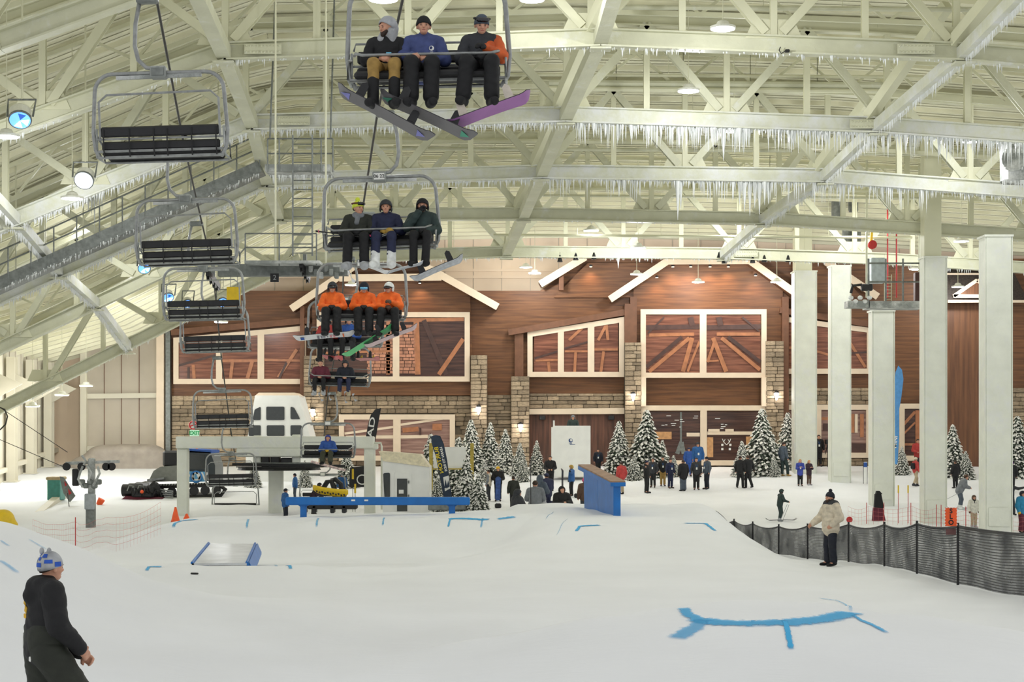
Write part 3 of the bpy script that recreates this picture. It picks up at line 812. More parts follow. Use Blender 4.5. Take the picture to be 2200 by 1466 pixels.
def mural_mat(name, c1, c2):
    m = plank_material(name, c1, c2, 0.22); m.node_tree.nodes['Principled BSDF'].inputs['Roughness'].default_value = 0.22; return m
M_mur1 = mural_mat('printed_timber_ceiling', srgb(96, 56, 42), srgb(148, 96, 74))
M_mur2 = mural_mat('printed_dark_room', srgb(60, 44, 42), srgb(96, 68, 58))
M_mur3 = mural_mat('printed_rose_room', srgb(122, 90, 82), srgb(172, 138, 124))
M_beamp = mat('printed_beam', srgb(172, 112, 74), rough=.4, var=.1, scale=3)
M_beamd = mat('printed_dark_beam', srgb(74, 48, 40), rough=.4, var=.1, scale=3)
M_log = mat('log_ends', srgb(196, 148, 100), rough=.8, var=.1, scale=6)
WN = [0]
def window(outer, panes, label, off=.45, fr=.12, mm=None, bars=(), mull=None):
    """cream frame (outer polygon) with panes (polygons); bars are printed roof timbers in the picture behind the glass"""
    WN[0] += 1
    w = root_struct('window_%d' % WN[0], L(outer[0][0], outer[0][1], off), label)
    # mitred frame boards along each edge of the outer polygon
    n = len(outer); O = [Vector(p) for p in outer]; cx = sum(p[0] for p in outer) / n; cy = sum(p[1] for p in outer) / n
    wpx = 11; ln_ = []
    for i in range(n):
        a, b_ = O[i], O[(i + 1) % n]; t = (b_ - a).normalized(); nn = Vector((-t.y, t.x))
        if nn.dot(Vector((cx, cy)) - a) < 0: nn = -nn
        ln_.append((a + nn * wpx, t))
    inner = []
    for i in range(n):
        (p, t), (q_, u) = ln_[i - 1], ln_[i]; den = t.x * u.y - t.y * u.x; w_ = q_ - p
        inner.append(p + t * ((w_.x * u.y - w_.y * u.x) / den))
    for i in range(n):
        j = (i + 1) % n
        MB().prism([L(*O[i], off + .08), L(*O[j], off + .08), L(*inner[j], off + .08), L(*inner[i], off + .08)], (0, .3, 0)).build('frame_board', M_trim, w)
    for (x0, x1, y0, y1) in (mull or []):
        MB().prism([L(x0, y0, off + .07), L(x1, y0, off + .07), L(x1, y1, off + .07), L(x0, y1, off + .07)], (0, .25, 0)).build('mullion', M_trim, w)
    ps = []
    for p in panes:
        ps.append(MB().prism([L(x, y, off - .02) for x, y in p], (0, .05, 0)).build('pane', mm or M_mur1, w))
    for bi, (pi, a, b_, th, mt) in enumerate(bars):
        p, q_ = L(*a, off + .006 * bi), L(*b_, off + .006 * bi); t = (q_ - p).normalized(); u = Vector((-t.z, 0, t.x)) * (th / 2 / F * D0)
        MB().prism([p - u + Vector((0, -.01, 0)), q_ - u + Vector((0, -.01, 0)), q_ + u + Vector((0, -.01, 0)), p + u + Vector((0, -.01, 0))], (0, .02, 0)).build('printed_timber', mt, ps[pi])
    return w
B, K = M_beamp, M_beamd
window([(376, 727), (659, 701), (659, 826), (376, 826)], [[(386, 734), (468, 727), (468, 816), (386, 816)], [(478, 726), (558, 718), (558, 816), (478, 816)], [(568, 716), (649, 709), (649, 816), (568, 816)]],
       'three-pane sloping window left of the chairlift riders', off=.4, mull=[(467, 480, 720, 818), (556, 570, 712, 818)],
       bars=[(0, (388, 786), (466, 764), 5, K), (0, (420, 814), (418, 785), 7, B), (0, (408, 814), (408, 790), 5, K), (1, (480, 776), (556, 776), 6, B), (1, (498, 814), (502, 778), 7, B), (1, (534, 814), (544, 778), 8, B), (2, (570, 774), (648, 776), 5, B), (2, (600, 812), (640, 752), 7, B), (2, (602, 814), (618, 780), 5, K)])
window([(684, 673), (1010, 673), (1010, 821), (684, 821)], [[(696, 685), (847, 685), (847, 809), (696, 809)], [(858, 685), (999, 685), (999, 809), (858, 809)]],
       'large two-pane window behind the riders in orange', off=.75, mull=[(846, 860, 683, 811)], mm=M_mur2,
       bars=[(1, (862, 690), (998, 688), 8, B), (1, (912, 690), (960, 806), 10, K), (1, (944, 806), (996, 730), 9, B), (1, (896, 690), (899, 806), 12, B), (0, (700, 690), (846, 690), 7, B), (0, (836, 690), (836, 806), 8, B), (0, (700, 760), (846, 756), 5, B)])
# printed stone chimney in that window
ch = MB()
for r_ in range(15):
    x = 790 + random.uniform(0, 4)
    while x < 846:
        w_ = random.uniform(9, 18); a, c = L(x, 700 + r_ * 7, .78), L(min(x + w_ - 1.2, 846), 700 + r_ * 7 + 5.8, .78); ch.box(((a.x + c.x) / 2, a.y, (a.z + c.z) / 2), (c.x - a.x, .02, a.z - c.z)); x += w_
    x = 859
    while x < 894:
        w_ = random.uniform(9, 16); a, c = L(x, 700 + r_ * 7, .78), L(min(x + w_ - 1.2, 894), 700 + r_ * 7 + 5.8, .78); ch.box(((a.x + c.x) / 2, a.y, (a.z + c.z) / 2), (c.x - a.x, .02, a.z - c.z)); x += w_
M_chim = mat('printed_chimney_stone', srgb(182, 126, 98), rough=.5, var=.12, scale=4, island=.25)
ch.build('printed_chimney', M_chim, bpy.data.objects['window_2'], kind='stuff')
window([(1133, 715), (1340, 682), (1340, 811), (1133, 811)], [[(1147, 722), (1199, 713), (1199, 800), (1147, 800)], [(1210, 711), (1263, 702), (1263, 800), (1210, 800)], [(1275, 700), (1327, 692), (1327, 800), (1275, 800)]],
       'three-pane sloping window over the dark entrance', off=.4, mull=[(1198, 1211, 704, 803), (1262, 1276, 694, 803)],
       bars=[(0, (1148, 771), (1198, 756), 4, K), (0, (1180, 800), (1178, 778), 6, B), (0, (1150, 776), (1198, 774), 4, B), (1, (1212, 750), (1262, 736), 4, K), (1, (1222, 732), (1250, 706), 6, B), (1, (1234, 800), (1236, 758), 6, B), (1, (1213, 756), (1262, 756), 4, B), (2, (1276, 752), (1326, 752), 5, B), (2, (1290, 800), (1296, 756), 6, B), (2, (1284, 732), (1300, 702), 6, B), (2, (1305, 732), (1302, 700), 6, B)])
window([(1374, 667), (1642, 667), (1642, 813), (1374, 813)], [[(1385, 679), (1501, 679), (1501, 802), (1385, 802)], [(1513, 679), (1630, 679), (1630, 802), (1513, 802)]],
       'large two-pane gable window with crossing timbers', off=.8, mull=[(1500, 1514, 677, 804)],
       bars=[(0, (1392, 722), (1488, 720), 7, B), (0, (1386, 706), (1500, 704), 10, K), (0, (1392, 800), (1478, 728), 8, B), (0, (1386, 790), (1462, 726), 8, K), (0, (1464, 800), (1484, 728), 9, B), (0, (1474, 800), (1499, 736), 5, B), (0, (1480, 684), (1484, 702), 12, K), (0, (1390, 718), (1424, 684), 4, K),
             (1, (1536, 720), (1628, 720), 7, B), (1, (1514, 706), (1630, 704), 10, K), (1, (1546, 728), (1628, 796), 8, B), (1, (1560, 726), (1629, 780), 8, K), (1, (1528, 728), (1556, 800), 9, B), (1, (1516, 780), (1532, 734), 6, B), (1, (1515, 778), (1540, 776), 4, B), (1, (1540, 684), (1544, 702), 12, K), (1, (1590, 684), (1626, 714), 4, K)])
window([(1677, 681), (1870, 706), (1870, 804), (1677, 804)], [[(1688, 692), (1739, 699), (1739, 794), (1688, 794)], [(1750, 701), (1800, 707), (1800, 794), (1750, 794)], [(1811, 708), (1860, 714), (1860, 794), (1811, 794)]],
       'three-pane sloping window behind the white columns', off=.4, mull=[(1738, 1751, 694, 796), (1799, 1812, 700, 796)],
       bars=[(0, (1690, 748), (1738, 748), 5, B), (1, (1752, 756), (1800, 770), 5, B), (2, (1812, 720), (1856, 790), 6, B), (2, (1812, 760), (1858, 758), 4, K)])
lowf = .5
window([(1374, 872), (1642, 872), (1642, 1000), (1374, 1000)], [[(1385, 885), (1502, 885), (1502, 990), (1385, 990)], [(1514, 885), (1631, 885), (1631, 990), (1514, 990)]],
       'wide ground-floor window of the lodge bar behind the snowy firs', off=.8, mull=[(1501, 1515, 883, 992)], mm=M_mur2,
       bars=[(0, (1460, 886), (1460, 955), 4, M_steeld), (0, (1452, 975), (1461, 950), 9, M_steeld), (0, (1466, 975), (1461, 950), 9, M_steeld), (0, (1472, 934), (1500, 934), 8, M_trim), (0, (1388, 936), (1440, 936), 16, M_log), (1, (1516, 931), (1630, 931), 7, M_trim), (1, (1522, 940), (1522, 982), 13, M_log), (1, (1606, 938), (1608, 982), 16, M_log), (1, (1518, 925), (1542, 925), 6, M_trim), (1, (1554, 925), (1572, 925), 6, M_trim)])
w6 = bpy.data.objects['window_6']
# antlers and four small pictures printed in the bar window
an = MB()
for sg in (-1, 1):
    an.tube([L(1557, 956, .83), L(1557 + sg * 6, 950, .83), L(1557 + sg * 9, 943, .83)], .02, 5); an.tube([L(1557 + sg * 6, 950, .83), L(1557 + sg * 3, 944, .83)], .015, 5)
an.build('printed_antlers', M_white, w6)
for (x, y) in ((1548, 956), (1565, 956), (1548, 965), (1564, 965)):
    a = L(x, y, .83); MB().box(a, (.12, .02, .13)).build('printed_picture', M_white, w6)
for i in range(16):
    a = L(random.choice((random.uniform(1395, 1495), random.uniform(1520, 1590))), random.uniform(893, 922), .83); MB().box(a, (random.uniform(.1, .3), .02, .035)).build('printed_highlight', M_white, w6)
window([(1677, 870), (1868, 870), (1868, 984), (1677, 984)], [[(1688, 882), (1748, 882), (1748, 974), (1688, 974)], [(1760, 882), (1858, 882), (1858, 974), (1760, 974)]],
       'ground-floor window behind the white columns', off=.45, mull=[(1747, 1761, 880, 976)], mm=M_mur3,
       bars=[(1, (1762, 900), (1785, 900), 6, B), (1, (1765, 918), (1785, 918), 16, K), (1, (1836, 890), (1836, 930), 6, M_trim), (1, (1826, 962), (1856, 962), 18, K), (1, (1828, 890), (1828, 930), 8, B), (1, (1848, 890), (1848, 940), 8, B)])
window([(1928, 868), (1982, 868), (1982, 990), (1928, 990)], [[(1938, 880), (1972, 880), (1972, 980), (1938, 980)]], 'narrow ground-floor window beside the blue feather flag', off=.45, mm=M_mur2,
       bars=[(0, (1938, 912), (1962, 885), 6, B), (0, (1938, 932), (1962, 908), 4, B), (0, (1967, 882), (1967, 955), 9, B), (0, (1940, 955), (1972, 955), 5, B)])
window([(730, 891), (978, 891), (978, 990), (730, 990)], [[(741, 902), (847, 902), (847, 980), (741, 980)], [(861, 902), (967, 902), (967, 980), (861, 980)]],
       'ground-floor window behind the black feather flag', off=.45, mull=[(846, 862, 900, 982)], mm=M_mur3,
       bars=[(0, (742, 932), (846, 918), 5, M_trim), (1, (862, 913), (952, 900), 5, M_trim), (1, (862, 939), (920, 938), 7, M_trim), (0, (745, 940), (846, 939), 7, M_trim), (1, (866, 925), (900, 922), 10, B), (1, (930, 918), (950, 918), 14, B), (1, (904, 920), (904, 935), 4, K)])
# brown panel and cream legs between upper and lower gable window
for (x0, x1) in ((1374, 1385), (1631, 1642)):
    a, b_ = L(x0, 812, .85), L(x1, 874, .85); MB().box(((a.x + b_.x) / 2, a.y, (a.z + b_.z) / 2), (b_.x - a.x, .3, a.z - b_.z)).build('frame_leg', M_trim, g2)
# entrance
en = root_struct('door_1', L(1137, 1010, .3), 'dark wooden lodge entrance under a cream beam')
MB().prism([L(1137, 891, .32), L(1340, 891, .32), L(1340, 1030, .32), L(1137, 1030, .32)], (0, .2, 0)).build('door_boards', M_doorwood, en)
MB().prism([L(1137, 879, .55), L(1340, 877, .55), L(1340, 890, .55), L(1137, 891, .55)], (0, .3, 0)).build('lintel', M_trim, en)
for x in (1165, 1312):
    MB().rbox(L(x, 898, .5), (.35, .3, .25), .03).build('loudspeaker', M_black, en)
# right-hand annex: dark roof with a little dormer over vertical boards
ax = struct(poly_slab([(2020, 640), (2110, 640), (2110, 1030), (2020, 1030)], .5, .4, 'wall_annex', M_vboard), 'vertical boarded annex of the lodge')
rf = MB().prism([L(2022, 576, .4), L(2168, 576, .4), L(2194, 652, 1.4), L(2022, 652, 1.4)], (0, .25, -.05)).build('roof', mat('dark_shingle', srgb(58, 50, 44), rough=.8, var=.2, scale=12), ax)
MB().beam(L(2022, 652, 1.45), L(2192, 652, 1.45), .12, .14).build('fascia', M_trim, rf)
MB().beam(L(2022, 592, .9), L(2110, 592, .9), .1, .1).build('roof_rail', M_trim, rf)
MB().prism([L(2036, 642, 1.4), L(2084, 608, 1.4), L(2134, 642, 1.4)], (0, .4, 0)).build('dormer_front', M_vboard, rf)
for (a, b_) in (((2034, 641), (2084, 607)), ((2084, 607), (2134, 641)), ((2034, 641), (2134, 641))):
    MB().beam(L(*a, 1.45), L(*b_, 1.45), .12, .2).build('dormer_trim', M_trim, rf)

# ------------------------------------------------------------------ stonework: every stone laid on its own
st_me = None
def stone_mesh():
    b = MB().rbox((0, 0, 0), (1, 1, 1), .09); me = bpy.data.meshes.new('stone'); me.from_pydata(b.v, [], b.f); me.materials.append(M_stone); return me
st_me = stone_mesh()
def stonework(rects, off, th, name, label, course=8.6, wmin=16, wmax=40, holes=(), kind='structure'):
    """rects: (x0,x1,y0,y1) in picture points of the lodge plane, filled with courses of stones"""
    x0, x1, y0, y1 = rects[0]
    w = root_struct(name, L(x0, y1, off), label) if kind == 'structure' else thing(name, label, 'pillar', L(x0, y1, off), group='stone pillars of the lodge')
    for (x0, x1, y0, y1) in rects:
        MB().prism([L(x0, y0, off - .06), L(x1, y0, off - .06), L(x1, y1, off - .06), L(x0, y1, off - .06)], (0, th, 0)).build('mortar_bed', M_mortar, w)
    pend = []
    for (x0, x1, y0, y1) in rects:
        y = y0
        while y < y1 - 3:
            h = course * random.uniform(.7, 1.3); h = min(h, y1 - y); x = x0
            while x < x1 - 2:
                ww = random.uniform(wmin, wmax)
                if x1 - (x + ww) < wmin * .5: ww = x1 - x
                xm, ym = x + ww / 2, y + h / 2
                if not any(a - 4 < xm < b_ + 4 and c - 2 < ym < e + 2 for (a, b_, c, e) in holes): pend.append((x, x + ww, y, y + h))
                x += ww
            y += h
    pend.sort(key=lambda s: -(s[1] - s[0]) * (s[3] - s[2]))
    rest = MB()
    for i, (a, b_, c, e) in enumerate(pend):
        p, q_ = L(a + .5, c + .4, off), L(b_ - .5, e - .4, off); cc = (p + q_) / 2; pr = random.uniform(.06, .13)
        if i < 300:
            o = bpy.data.objects.new('stone', st_me); scn.collection.objects.link(o); o.parent = w
            o.location = cc - w.location; o.scale = (q_.x - p.x, pr * 2, p.z - q_.z)
        else: rest.box(cc, (q_.x - p.x, pr * 2, p.z - q_.z))
    if rest.v: rest.build('stones', M_stone, w, kind='stuff')
    return w
stonework([(370, 1012, 851, 1030)], .12, .3, 'wall_stone_left', 'rough stone lower storey left of the entrance', holes=[(730, 978, 891, 990), (550, 645, 880, 1030)])
stonework([(1047, 1098, 849, 1030)], .12, .3, 'wall_stone_between', 'narrow stone strip between two pillars', course=8)
stonework([(1137, 1340, 846, 878)], .12, .3, 'wall_stone_lintel', 'stone band over the entrance', course=8)
stonework([(1677, 1868, 834, 870), (1677, 1868, 985, 1010), (1868, 1928, 834, 1010), (1982, 2020, 834, 1010), (2112, 2300, 834, 1010)], .12, .3, 'wall_stone_right', 'stone lower storey behind the white columns')
for i, (x0, x1, y0, nm) in enumerate([(657, 700, 766, 'pillar behind the chairlift riders'), (1012, 1047, 765, 'pillar right of the large rider window'), (1098, 1137, 810, 'pillar at the left of the entrance'), (1340, 1375, 738, 'tall pillar at the right of the entrance'), (1640, 1678, 735, 'tall pillar beside the white columns')]):
    stonework([(x0, x1, y0, 1020)], .95, .8, 'stone_pillar', 'stone ' + nm, course=9, wmin=13, wmax=26, kind='thing')

# ------------------------------------------------------------------ wall lanterns
M_glow = mat('lantern_glow', (1, 1, 1), emit=(1.0, .97, .9), estr=14)
for i, (x, y, nm) in enumerate([(677, 885, 'on the pillar behind the riders'), (1029, 880, 'on the pillar right of the rider window'), (1118, 917, 'on the pillar left of the entrance'), (1357, 852, 'on the pillar right of the entrance'), (1661, 850, 'on the pillar by the white columns')]):
    c = L(x, y, 1.22)
    s = thing('wall_lantern', f'lit tapering wall lantern {nm}', 'wall lamp', c, group='lodge wall lanterns')
    MB().lathe([(.02, -.3), (.05, -.25), (.14, .08), (.12, .12)], c, 8).build('glass_shade', M_glow, s)
    MB().lathe([(.16, .12), (.1, .2), (.03, .26)], c, 8).build('cap', M_blackm, s)
    MB().beam(c + Vector((0, 0, .2)), c + Vector((0, .28, .2)), .05, .05).build('bracket', M_blackm, s)
    ld = bpy.data.lights.new('lantern_light', 'POINT'); ld.energy = 26; ld.color = (1, .96, .9); ld.shadow_soft_size = .15
    lo = bpy.data.objects.new('lantern_light', ld); scn.collection.objects.link(lo); lo.location = (0, -.28, 0); lo.parent = s
# recessed downlights in the gable eaves
M_dl = mat('downlight_lens', (1, .8, .6), emit=(1, .72, .48), estr=10)
def downlight(x, y, off, e, nm):
    c = L(x, y, off)
    s = thing('eave_downlight', f'small warm downlight in the eave {nm}', 'downlight', c, group='warm downlights in the lodge eaves')
    MB().lathe([(.09, 0), (.09, .1), (.05, .12)], c, 10).build('can', M_blackm, s)
    MB().lathe([(.075, -.012), (.075, 0)], c, 10).build('lens', M_dl, s)
    ld = bpy.data.lights.new('downlight', 'SPOT'); ld.energy = e; ld.color = (1, .62, .36); ld.spot_size = 1.9; ld.spot_blend = .9; ld.shadow_soft_size = .06
    lo = bpy.data.objects.new('downlight', ld); scn.collection.objects.link(lo); lo.location = (0, 0, -.05); lo.parent = s
    lo.rotation_euler = (.32, 0, 0)
for i, x in enumerate((1442, 1480, 1521, 1560)): downlight(x, 577, 1.0, 120, ('over the leftmost part of the large window', 'second from the left over the large window', 'third from the left over the large window', 'over the right of the large window')[i])
downlight(1618, 596, 1.0, 95, 'at the right slope of the large gable'); downlight(1408, 600, 1.0, 90, 'at the left slope of the large gable')
downlight(1268, 576, .75, 105, 'of the small gable left of the large one')
for i, x in enumerate((770, 838, 904)): downlight(x, 612, 1.0, 100, ('behind the middle orange rider', 'behind the gap beside the orange riders', 'right of the orange riders')[i])
# ------------------------------------------------------------------ high-bay lamps: the light of the hall
M_lamp = mat('lamp_diffuser', (1, 1, 1), emit=LAMP_COL, estr=9)
M_housing = mat('lamp_housing', srgb(228, 228, 214), rough=.4, var=.03)
def lamp_proto():
    t = thing('high_bay_lamp', 'x', 'ceiling lamp', group='round high-bay lamps')
    MB().lathe([(.34, .0), (.36, .02), (.36, .06), (.2, .10), (.15, .2), (.05, .24)], n=20).build('housing', M_housing, t, smooth=False)
    MB().lathe([(.335, -.012), (.34, .0)], n=20).build('diffuser', M_lamp, t)
    return t
lp0 = lamp_proto(); lampi = 0
light_data = bpy.data.lights.new('lamp_light', 'POINT'); light_data.shadow_soft_size = .14
light_data.energy = LAMP_WATTS; light_data.color = LAMP_COL
LAMPS = [(1143, 0, 46.5, 'cut by the photo top above the top riders'), (1553, 62, 46.5, 'above the second truss, bright and large'), (1479, 196, 53.5, 'hanging before the second truss webs'), (1577, 282, 60, 'at the end of the icicle fringe'),
 (2087, 304, 60.5, 'high beside the ice-covered fan'), (1587, 474, 76, 'before the fourth truss chord'), (1838, 484, 76, 'above the grey equipment platform'), (1270, 496, 76, 'left of the long hanging icicle'), (1371, 533, 76, 'at the lowest chord over the entrance'),
 (1728, 555, 84, 'at the head of a white column'), (2065, 519, 75.5, 'between the two tallest columns'), (1968, 579, 86, 'beside the grey platform end'), (1130, 575, 91, 'upper of two against the cream end wall'), (1149, 588, 93, 'lower of two against the cream end wall'),
 (1368, 590, 91, 'over the left slope of the large gable'), (1500, 607, 93, 'in the middle of the large gable'), (1669, 607, 92, 'over the right slope of the large gable'), (2058, 617, 93, 'before the dark annex roof'),
 (155, 427, 53.5, 'below the bright blue spotlight'), (215, 497, 67.5, 'under the long icicle cluster on the left'), (14, 294, 46.5, 'cut by the left photo edge'), (346, 680, 84, 'beside the third empty chair'), (475, 693, 86, 'under the third empty chair'),
 (185, 830, 88, 'third of three along the left wall'), (133, 850, 84, 'second of three along the left wall'), (70, 874, 82.5, 'first of three along the left wall'), (975, 553, 84, 'right of the dark green rider'), (755, 613, 88, 'behind the helmets of the orange riders')]
for (x, y, d, nm) in LAMPS:
    r = copy_tree(lp0); lampi += 1
    c = P(x, y, d); r.location = c; r['label'] = 'round white high-bay lamp ' + nm
    rod = MB().tube([(0, 0, .22), (0, 0, max(.4, roof_z(c.x, c.y) - c.z + (.6 if c.x < -18 else .03)))], .014, 6).build('rod', M_cream, r, world=False)
    lo = bpy.data.objects.new('lamp_light', light_data); scn.collection.objects.link(lo); lo.parent = r; lo.location = (0, 0, -.17)
# lamps of the same kind over the run behind and beside the camera view (their light falls into the picture)
for (X, D, Z) in [(9, 28, 13.0), (16, 38, 12.5), (-3, 39, 13.2), (17, 52, 11.5)]:
    r = copy_tree(lp0)
    r.location = (X, D, Z); r['label'] = 'round high-bay lamp out of view above the run, ' + {-8: 'over the snow bank', 0: 'over the roller', 9: 'over the fence', 16: 'beyond the fence', -3: 'over the small jump', 17: 'beside the aisle columns'}[X]; r['group'] = 'lamps above the upper run'
    MB().tube([(0, 0, .22), (0, 0, max(.4, roof_z(X, D) - Z - .05))], .014, 6).build('rod', M_cream, r, world=False)
    lo = bpy.data.objects.new('lamp_light', light_data); scn.collection.objects.link(lo); lo.parent = r; lo.location = (0, 0, -.17)

for ch_ in list(lp0.children): bpy.data.objects.remove(ch_)
bpy.data.objects.remove(lp0)

# blue stage spotlights on the left wing
M_blue_glow = mat('blue_lens', (.2, .45, 1), emit=(.12, .36, 1.0), estr=1.6)
M_white_glow = mat('white_lens', (1, 1, 1), emit=(.75, .88, 1.0), estr=5)
M_deepb = mat('deep_blue_lens', (.03, .12, .5), emit=(.02, .1, .55), estr=.7)
for i, (x, y, d, w, tilt, yaw, nm, br) in enumerate([(43, 258, 46, 46, .7, .25, 'at the upper left edge with a triangle pattern', 0), (180, 388, 52, 40, .95, 0, 'shining brightest, above a round lamp', 1), (310, 577, 66, 26, .9, .3, 'at the corner of the second empty chair', 0), (361, 640, 72, 24, .8, .5, 'left of the third empty chair', 0), (403, 653, 76, 20, .9, .4, 'peeking over the third empty chair', 0), (478, 650, 76, 22, .9, .4, 'beside the yellow panel', 0)]):
    c = P(x, y, d); R = w / F * d / 2
    s = thing('stage_spotlight', f'white canister spotlight with blue lens {nm}', 'spotlight', c, group='blue stage spotlights')
    Mx = Matrix.Rotation(yaw, 3, 'Z') @ Matrix.Rotation(-tilt, 3, 'X')    # local -z looks towards the camera and down
    MB().lathe([(R, 0), (R * 1.06, .03), (R * 1.06, .55 * R * 2), (R * .7, .8 * R * 2)], c, 18, Mx).build('canister', M_housing, s)
    MB().lathe([(R * 1.08, -.01), (R * 1.08, .05)], c, 18, Mx).build('rim', M_steeld, s)
    MB().lathe([(R * .96, -.02), (R * .96, .0)], c, 18, Mx).build('lens', M_white_glow if br else M_blue_glow, s)
    if not br:
        for (a0, mm_) in ((0.3, M_white_glow), (1.8, M_white_glow), (-1.3, M_deepb)):
            pts = [c + Mx @ Vector((r_ * R * math.cos(a), r_ * R * math.sin(a), -.03)) for r_, a in ((.05, a0), (.85, a0 + .45), (.85, a0 - .45))]
            MB().prism(pts, Mx @ Vector((0, 0, .008))).build('lens_facet', mm_, s)
    MB().tube([c + Vector((-R * 1.2, 0, .1)), c + Vector((-R * 1.3, .2, .6)), c + Vector((R * 1.3, .2, .6)), c + Vector((R * 1.2, 0, .1))], .03, 6).build('yoke', M_steeld, s)
    MB().tube([c + Vector((0, .2, .6)), (c.x, c.y + .2, roof_z(c.x, c.y + .2) - .05)], .03, 6).build('mount_pole', M_cream, s)

# ------------------------------------------------------------------ chairlift
def corner_path(w, h, r, n=6):
    """left leg up, over the top and down the right leg, rounded corners (x,z)"""
    pts = [(-w / 2 + .12, 0.02), (-w / 2 + .03, .18), (-w / 2, .45), (-w / 2 + .04, h - r)]
    for i in range(1, n + 1):
        a = math.pi - (math.pi / 2) * i / n; pts.append((-w / 2 + .04 + r + r * math.cos(a), h - r + r * math.sin(a)))
    return pts + [(-x, z) for x, z in reversed(pts)]
HANG = 1.2; FRH = 1.42; CW = 2.2
def make_chair(bar, name):
    """chair, local: x across, +y the way a rider faces, z up, origin under the middle of the seat"""
    t = thing(name, 'x', 'chairlift chair')
    MB().tube([(x, -.12, z) for x, z in corner_path(CW, FRH, .3)], .034, 8).build('frame', M_steel, t, world=False, smooth=True)
    cl = MB().rbox((0, -.12, FRH), (.26, .2, .2), .02).build('clamp', M_iced, t, world=False)
    MB().box((0, -.01, FRH + .0), (.2, .015, .12)).build('number_plate', M_white, cl, world=False)
    MB().box((0, -.235, FRH + .0), (.2, .015, .12)).build('number_plate', M_steeld, cl, world=False)
    MB().beam((-.7, -.12, FRH - .07), (.7, -.12, FRH - .05), .05, .06).build('gusset_bar', M_iced, t, world=False)
    s_ = -1
    MB().tube([(0, -.12, FRH + .06), (-.2, -.12, FRH + .09), (-.33, -.12, FRH + .22), (-.38, -.12, FRH + .45), (-.36, -.12, FRH + .8), (-.28, -.12, FRH + HANG - .02)], .036, 8).build('hanger_arm', M_steel, t, world=False, smooth=True)
    MB().rbox((-.15, -.12, FRH + HANG), (.36, .14, .13), .03).build('rope_grip', M_steeld, t, world=False)
    W = CW - .26
    b = MB()
    b.rbox((0, .12, .12), (W, .46, .09), .03); b.build('seat_pad', M_black, t, world=False)
    MB().rbox((0, .37, .115), (W, .08, .11), .035).build('seat_front_roll', M_black, t, world=False)
    MB().rbox((0, -.1, .24), (W, .06, .15), .025).build('lower_back_pad', M_black, t, world=False)
    MB().rbox((0, -.16, .46), (W, .06, .17), .025).build('upper_back_pad', M_black, t, world=False)
    for (y, z, r_) in ((-.16, .345, .018), (-.13, .15, .024), (-.13, .05, .026), (.36, .045, .024)):
        MB().tube([(-W / 2 - .06, y, z), (W / 2 + .06, y, z)], r_, 6).build('cross_tube', M_steel, t, world=False)
    for x in (-.92, -.5, -.1, .12, .52, .92):
        MB().tube([(x, -.2, .5), (x, -.2, .2), (x, -.16, .05)], .012, 5).build('back_strap', M_blackm, t, world=False)
    for sg in (-1, 1):
        MB().tube([(sg * (W / 2 + .07), -.14, .52), (sg * (W / 2 + .08), -.12, .06), (sg * (W / 2 + .08), .4, .06), (sg * (W / 2 + .08), .38, .3), (sg * (W / 2 + .08), -.12, .42)], .02, 6).build('arm_loop', M_iced, t, world=False, smooth=True)
    if bar != 'up': MB().tube([(-W / 2 - .05, -.2, .56), (-W / 2 - .02, -.2, .66), (W / 2 + .02, -.2, .66), (W / 2 + .05, -.2, .56)], .016, 6).build('back_rail', M_steel, t, world=False, smooth=True)
    w2 = W / 2 - .02
    if bar == 'up':
        MB().tube([(-w2 - .03, -.16, .36), (-w2 - .03, -.2, .95), (-w2 + .1, -.2, 1.06), (w2 - .1, -.2, 1.09), (w2 + .03, -.2, .97), (w2 + .03, -.16, .36)], .02, 6).build('restraint_bar', M_steel, t, world=False)
    elif bar == 'down':
        MB().tube([(-w2 - .05, -.1, .48), (-w2, .3, .42), (-w2 + .1, .42, .37), (w2 - .1, .42, .37), (w2, .3, .42), (w2 + .05, -.1, .48)], .022, 6).build('restraint_bar', M_steel, t, world=False, smooth=True)
    return t
chair_up = make_chair('up', 'chairlift_chair'); chair_dn = make_chair('down', 'chairlift_chair'); chair_no = make_chair('none', 'chairlift_chair')
for c_ in (chair_up, chair_dn, chair_no): c_['proto'] = 1
CH_used = set()
def place_chair(proto, px, py, w, face, label, roll=0.0, yaw=0.0, group='empty descending chairs'):
    """py: row of the seat underside; w: frame width in the picture"""
    d = CW * F / w; c = P(px, py, d)
    r = proto if proto.name not in CH_used else copy_tree(proto)
    CH_used.add(proto.name)
    if 'proto' in r: del r['proto']
    r.location = c; r.rotation_euler = (0, roll, (0 if face > 0 else math.pi) + yaw)
    r['label'] = label; r['group'] = group
    bpy.context.view_layer.update()
    Mx = Matrix.LocRotScale(r.location, r.rotation_euler.to_quaternion(), None)
    return r, Mx @ Vector((0, -.12, FRH + HANG)), Mx, d
ropeL = []; ropeR = []
for (px, py, w, roll, lab) in [(350, 345, 287, -.03, 'topmost empty black chair, bar raised, beside the pale left roof'), (405, 571, 218, -.03, 'second empty black chair from the top, before the grey catwalk'), (440, 690, 175, -.02, 'third empty black chair from the top, yellow panel beside it'), (464, 759, 149, -.03, 'fourth empty black chair from the top, before the sloping window'),
        (480, 922, 128, -.02, 'ice-crusted empty chair hanging before the white trapezoid cabin'), (498, 1046, 110, -.02, 'empty chair hanging inside the white gantry'), (507, 1106, 101, 0, 'lowest empty chair frame behind the snow bank')]:
    r, g, Mx, d = place_chair(chair_up, px, py, w, 1, 'empty lift chair: ' + lab if False else lab, roll)
    ropeL.append(g)
RC = {}
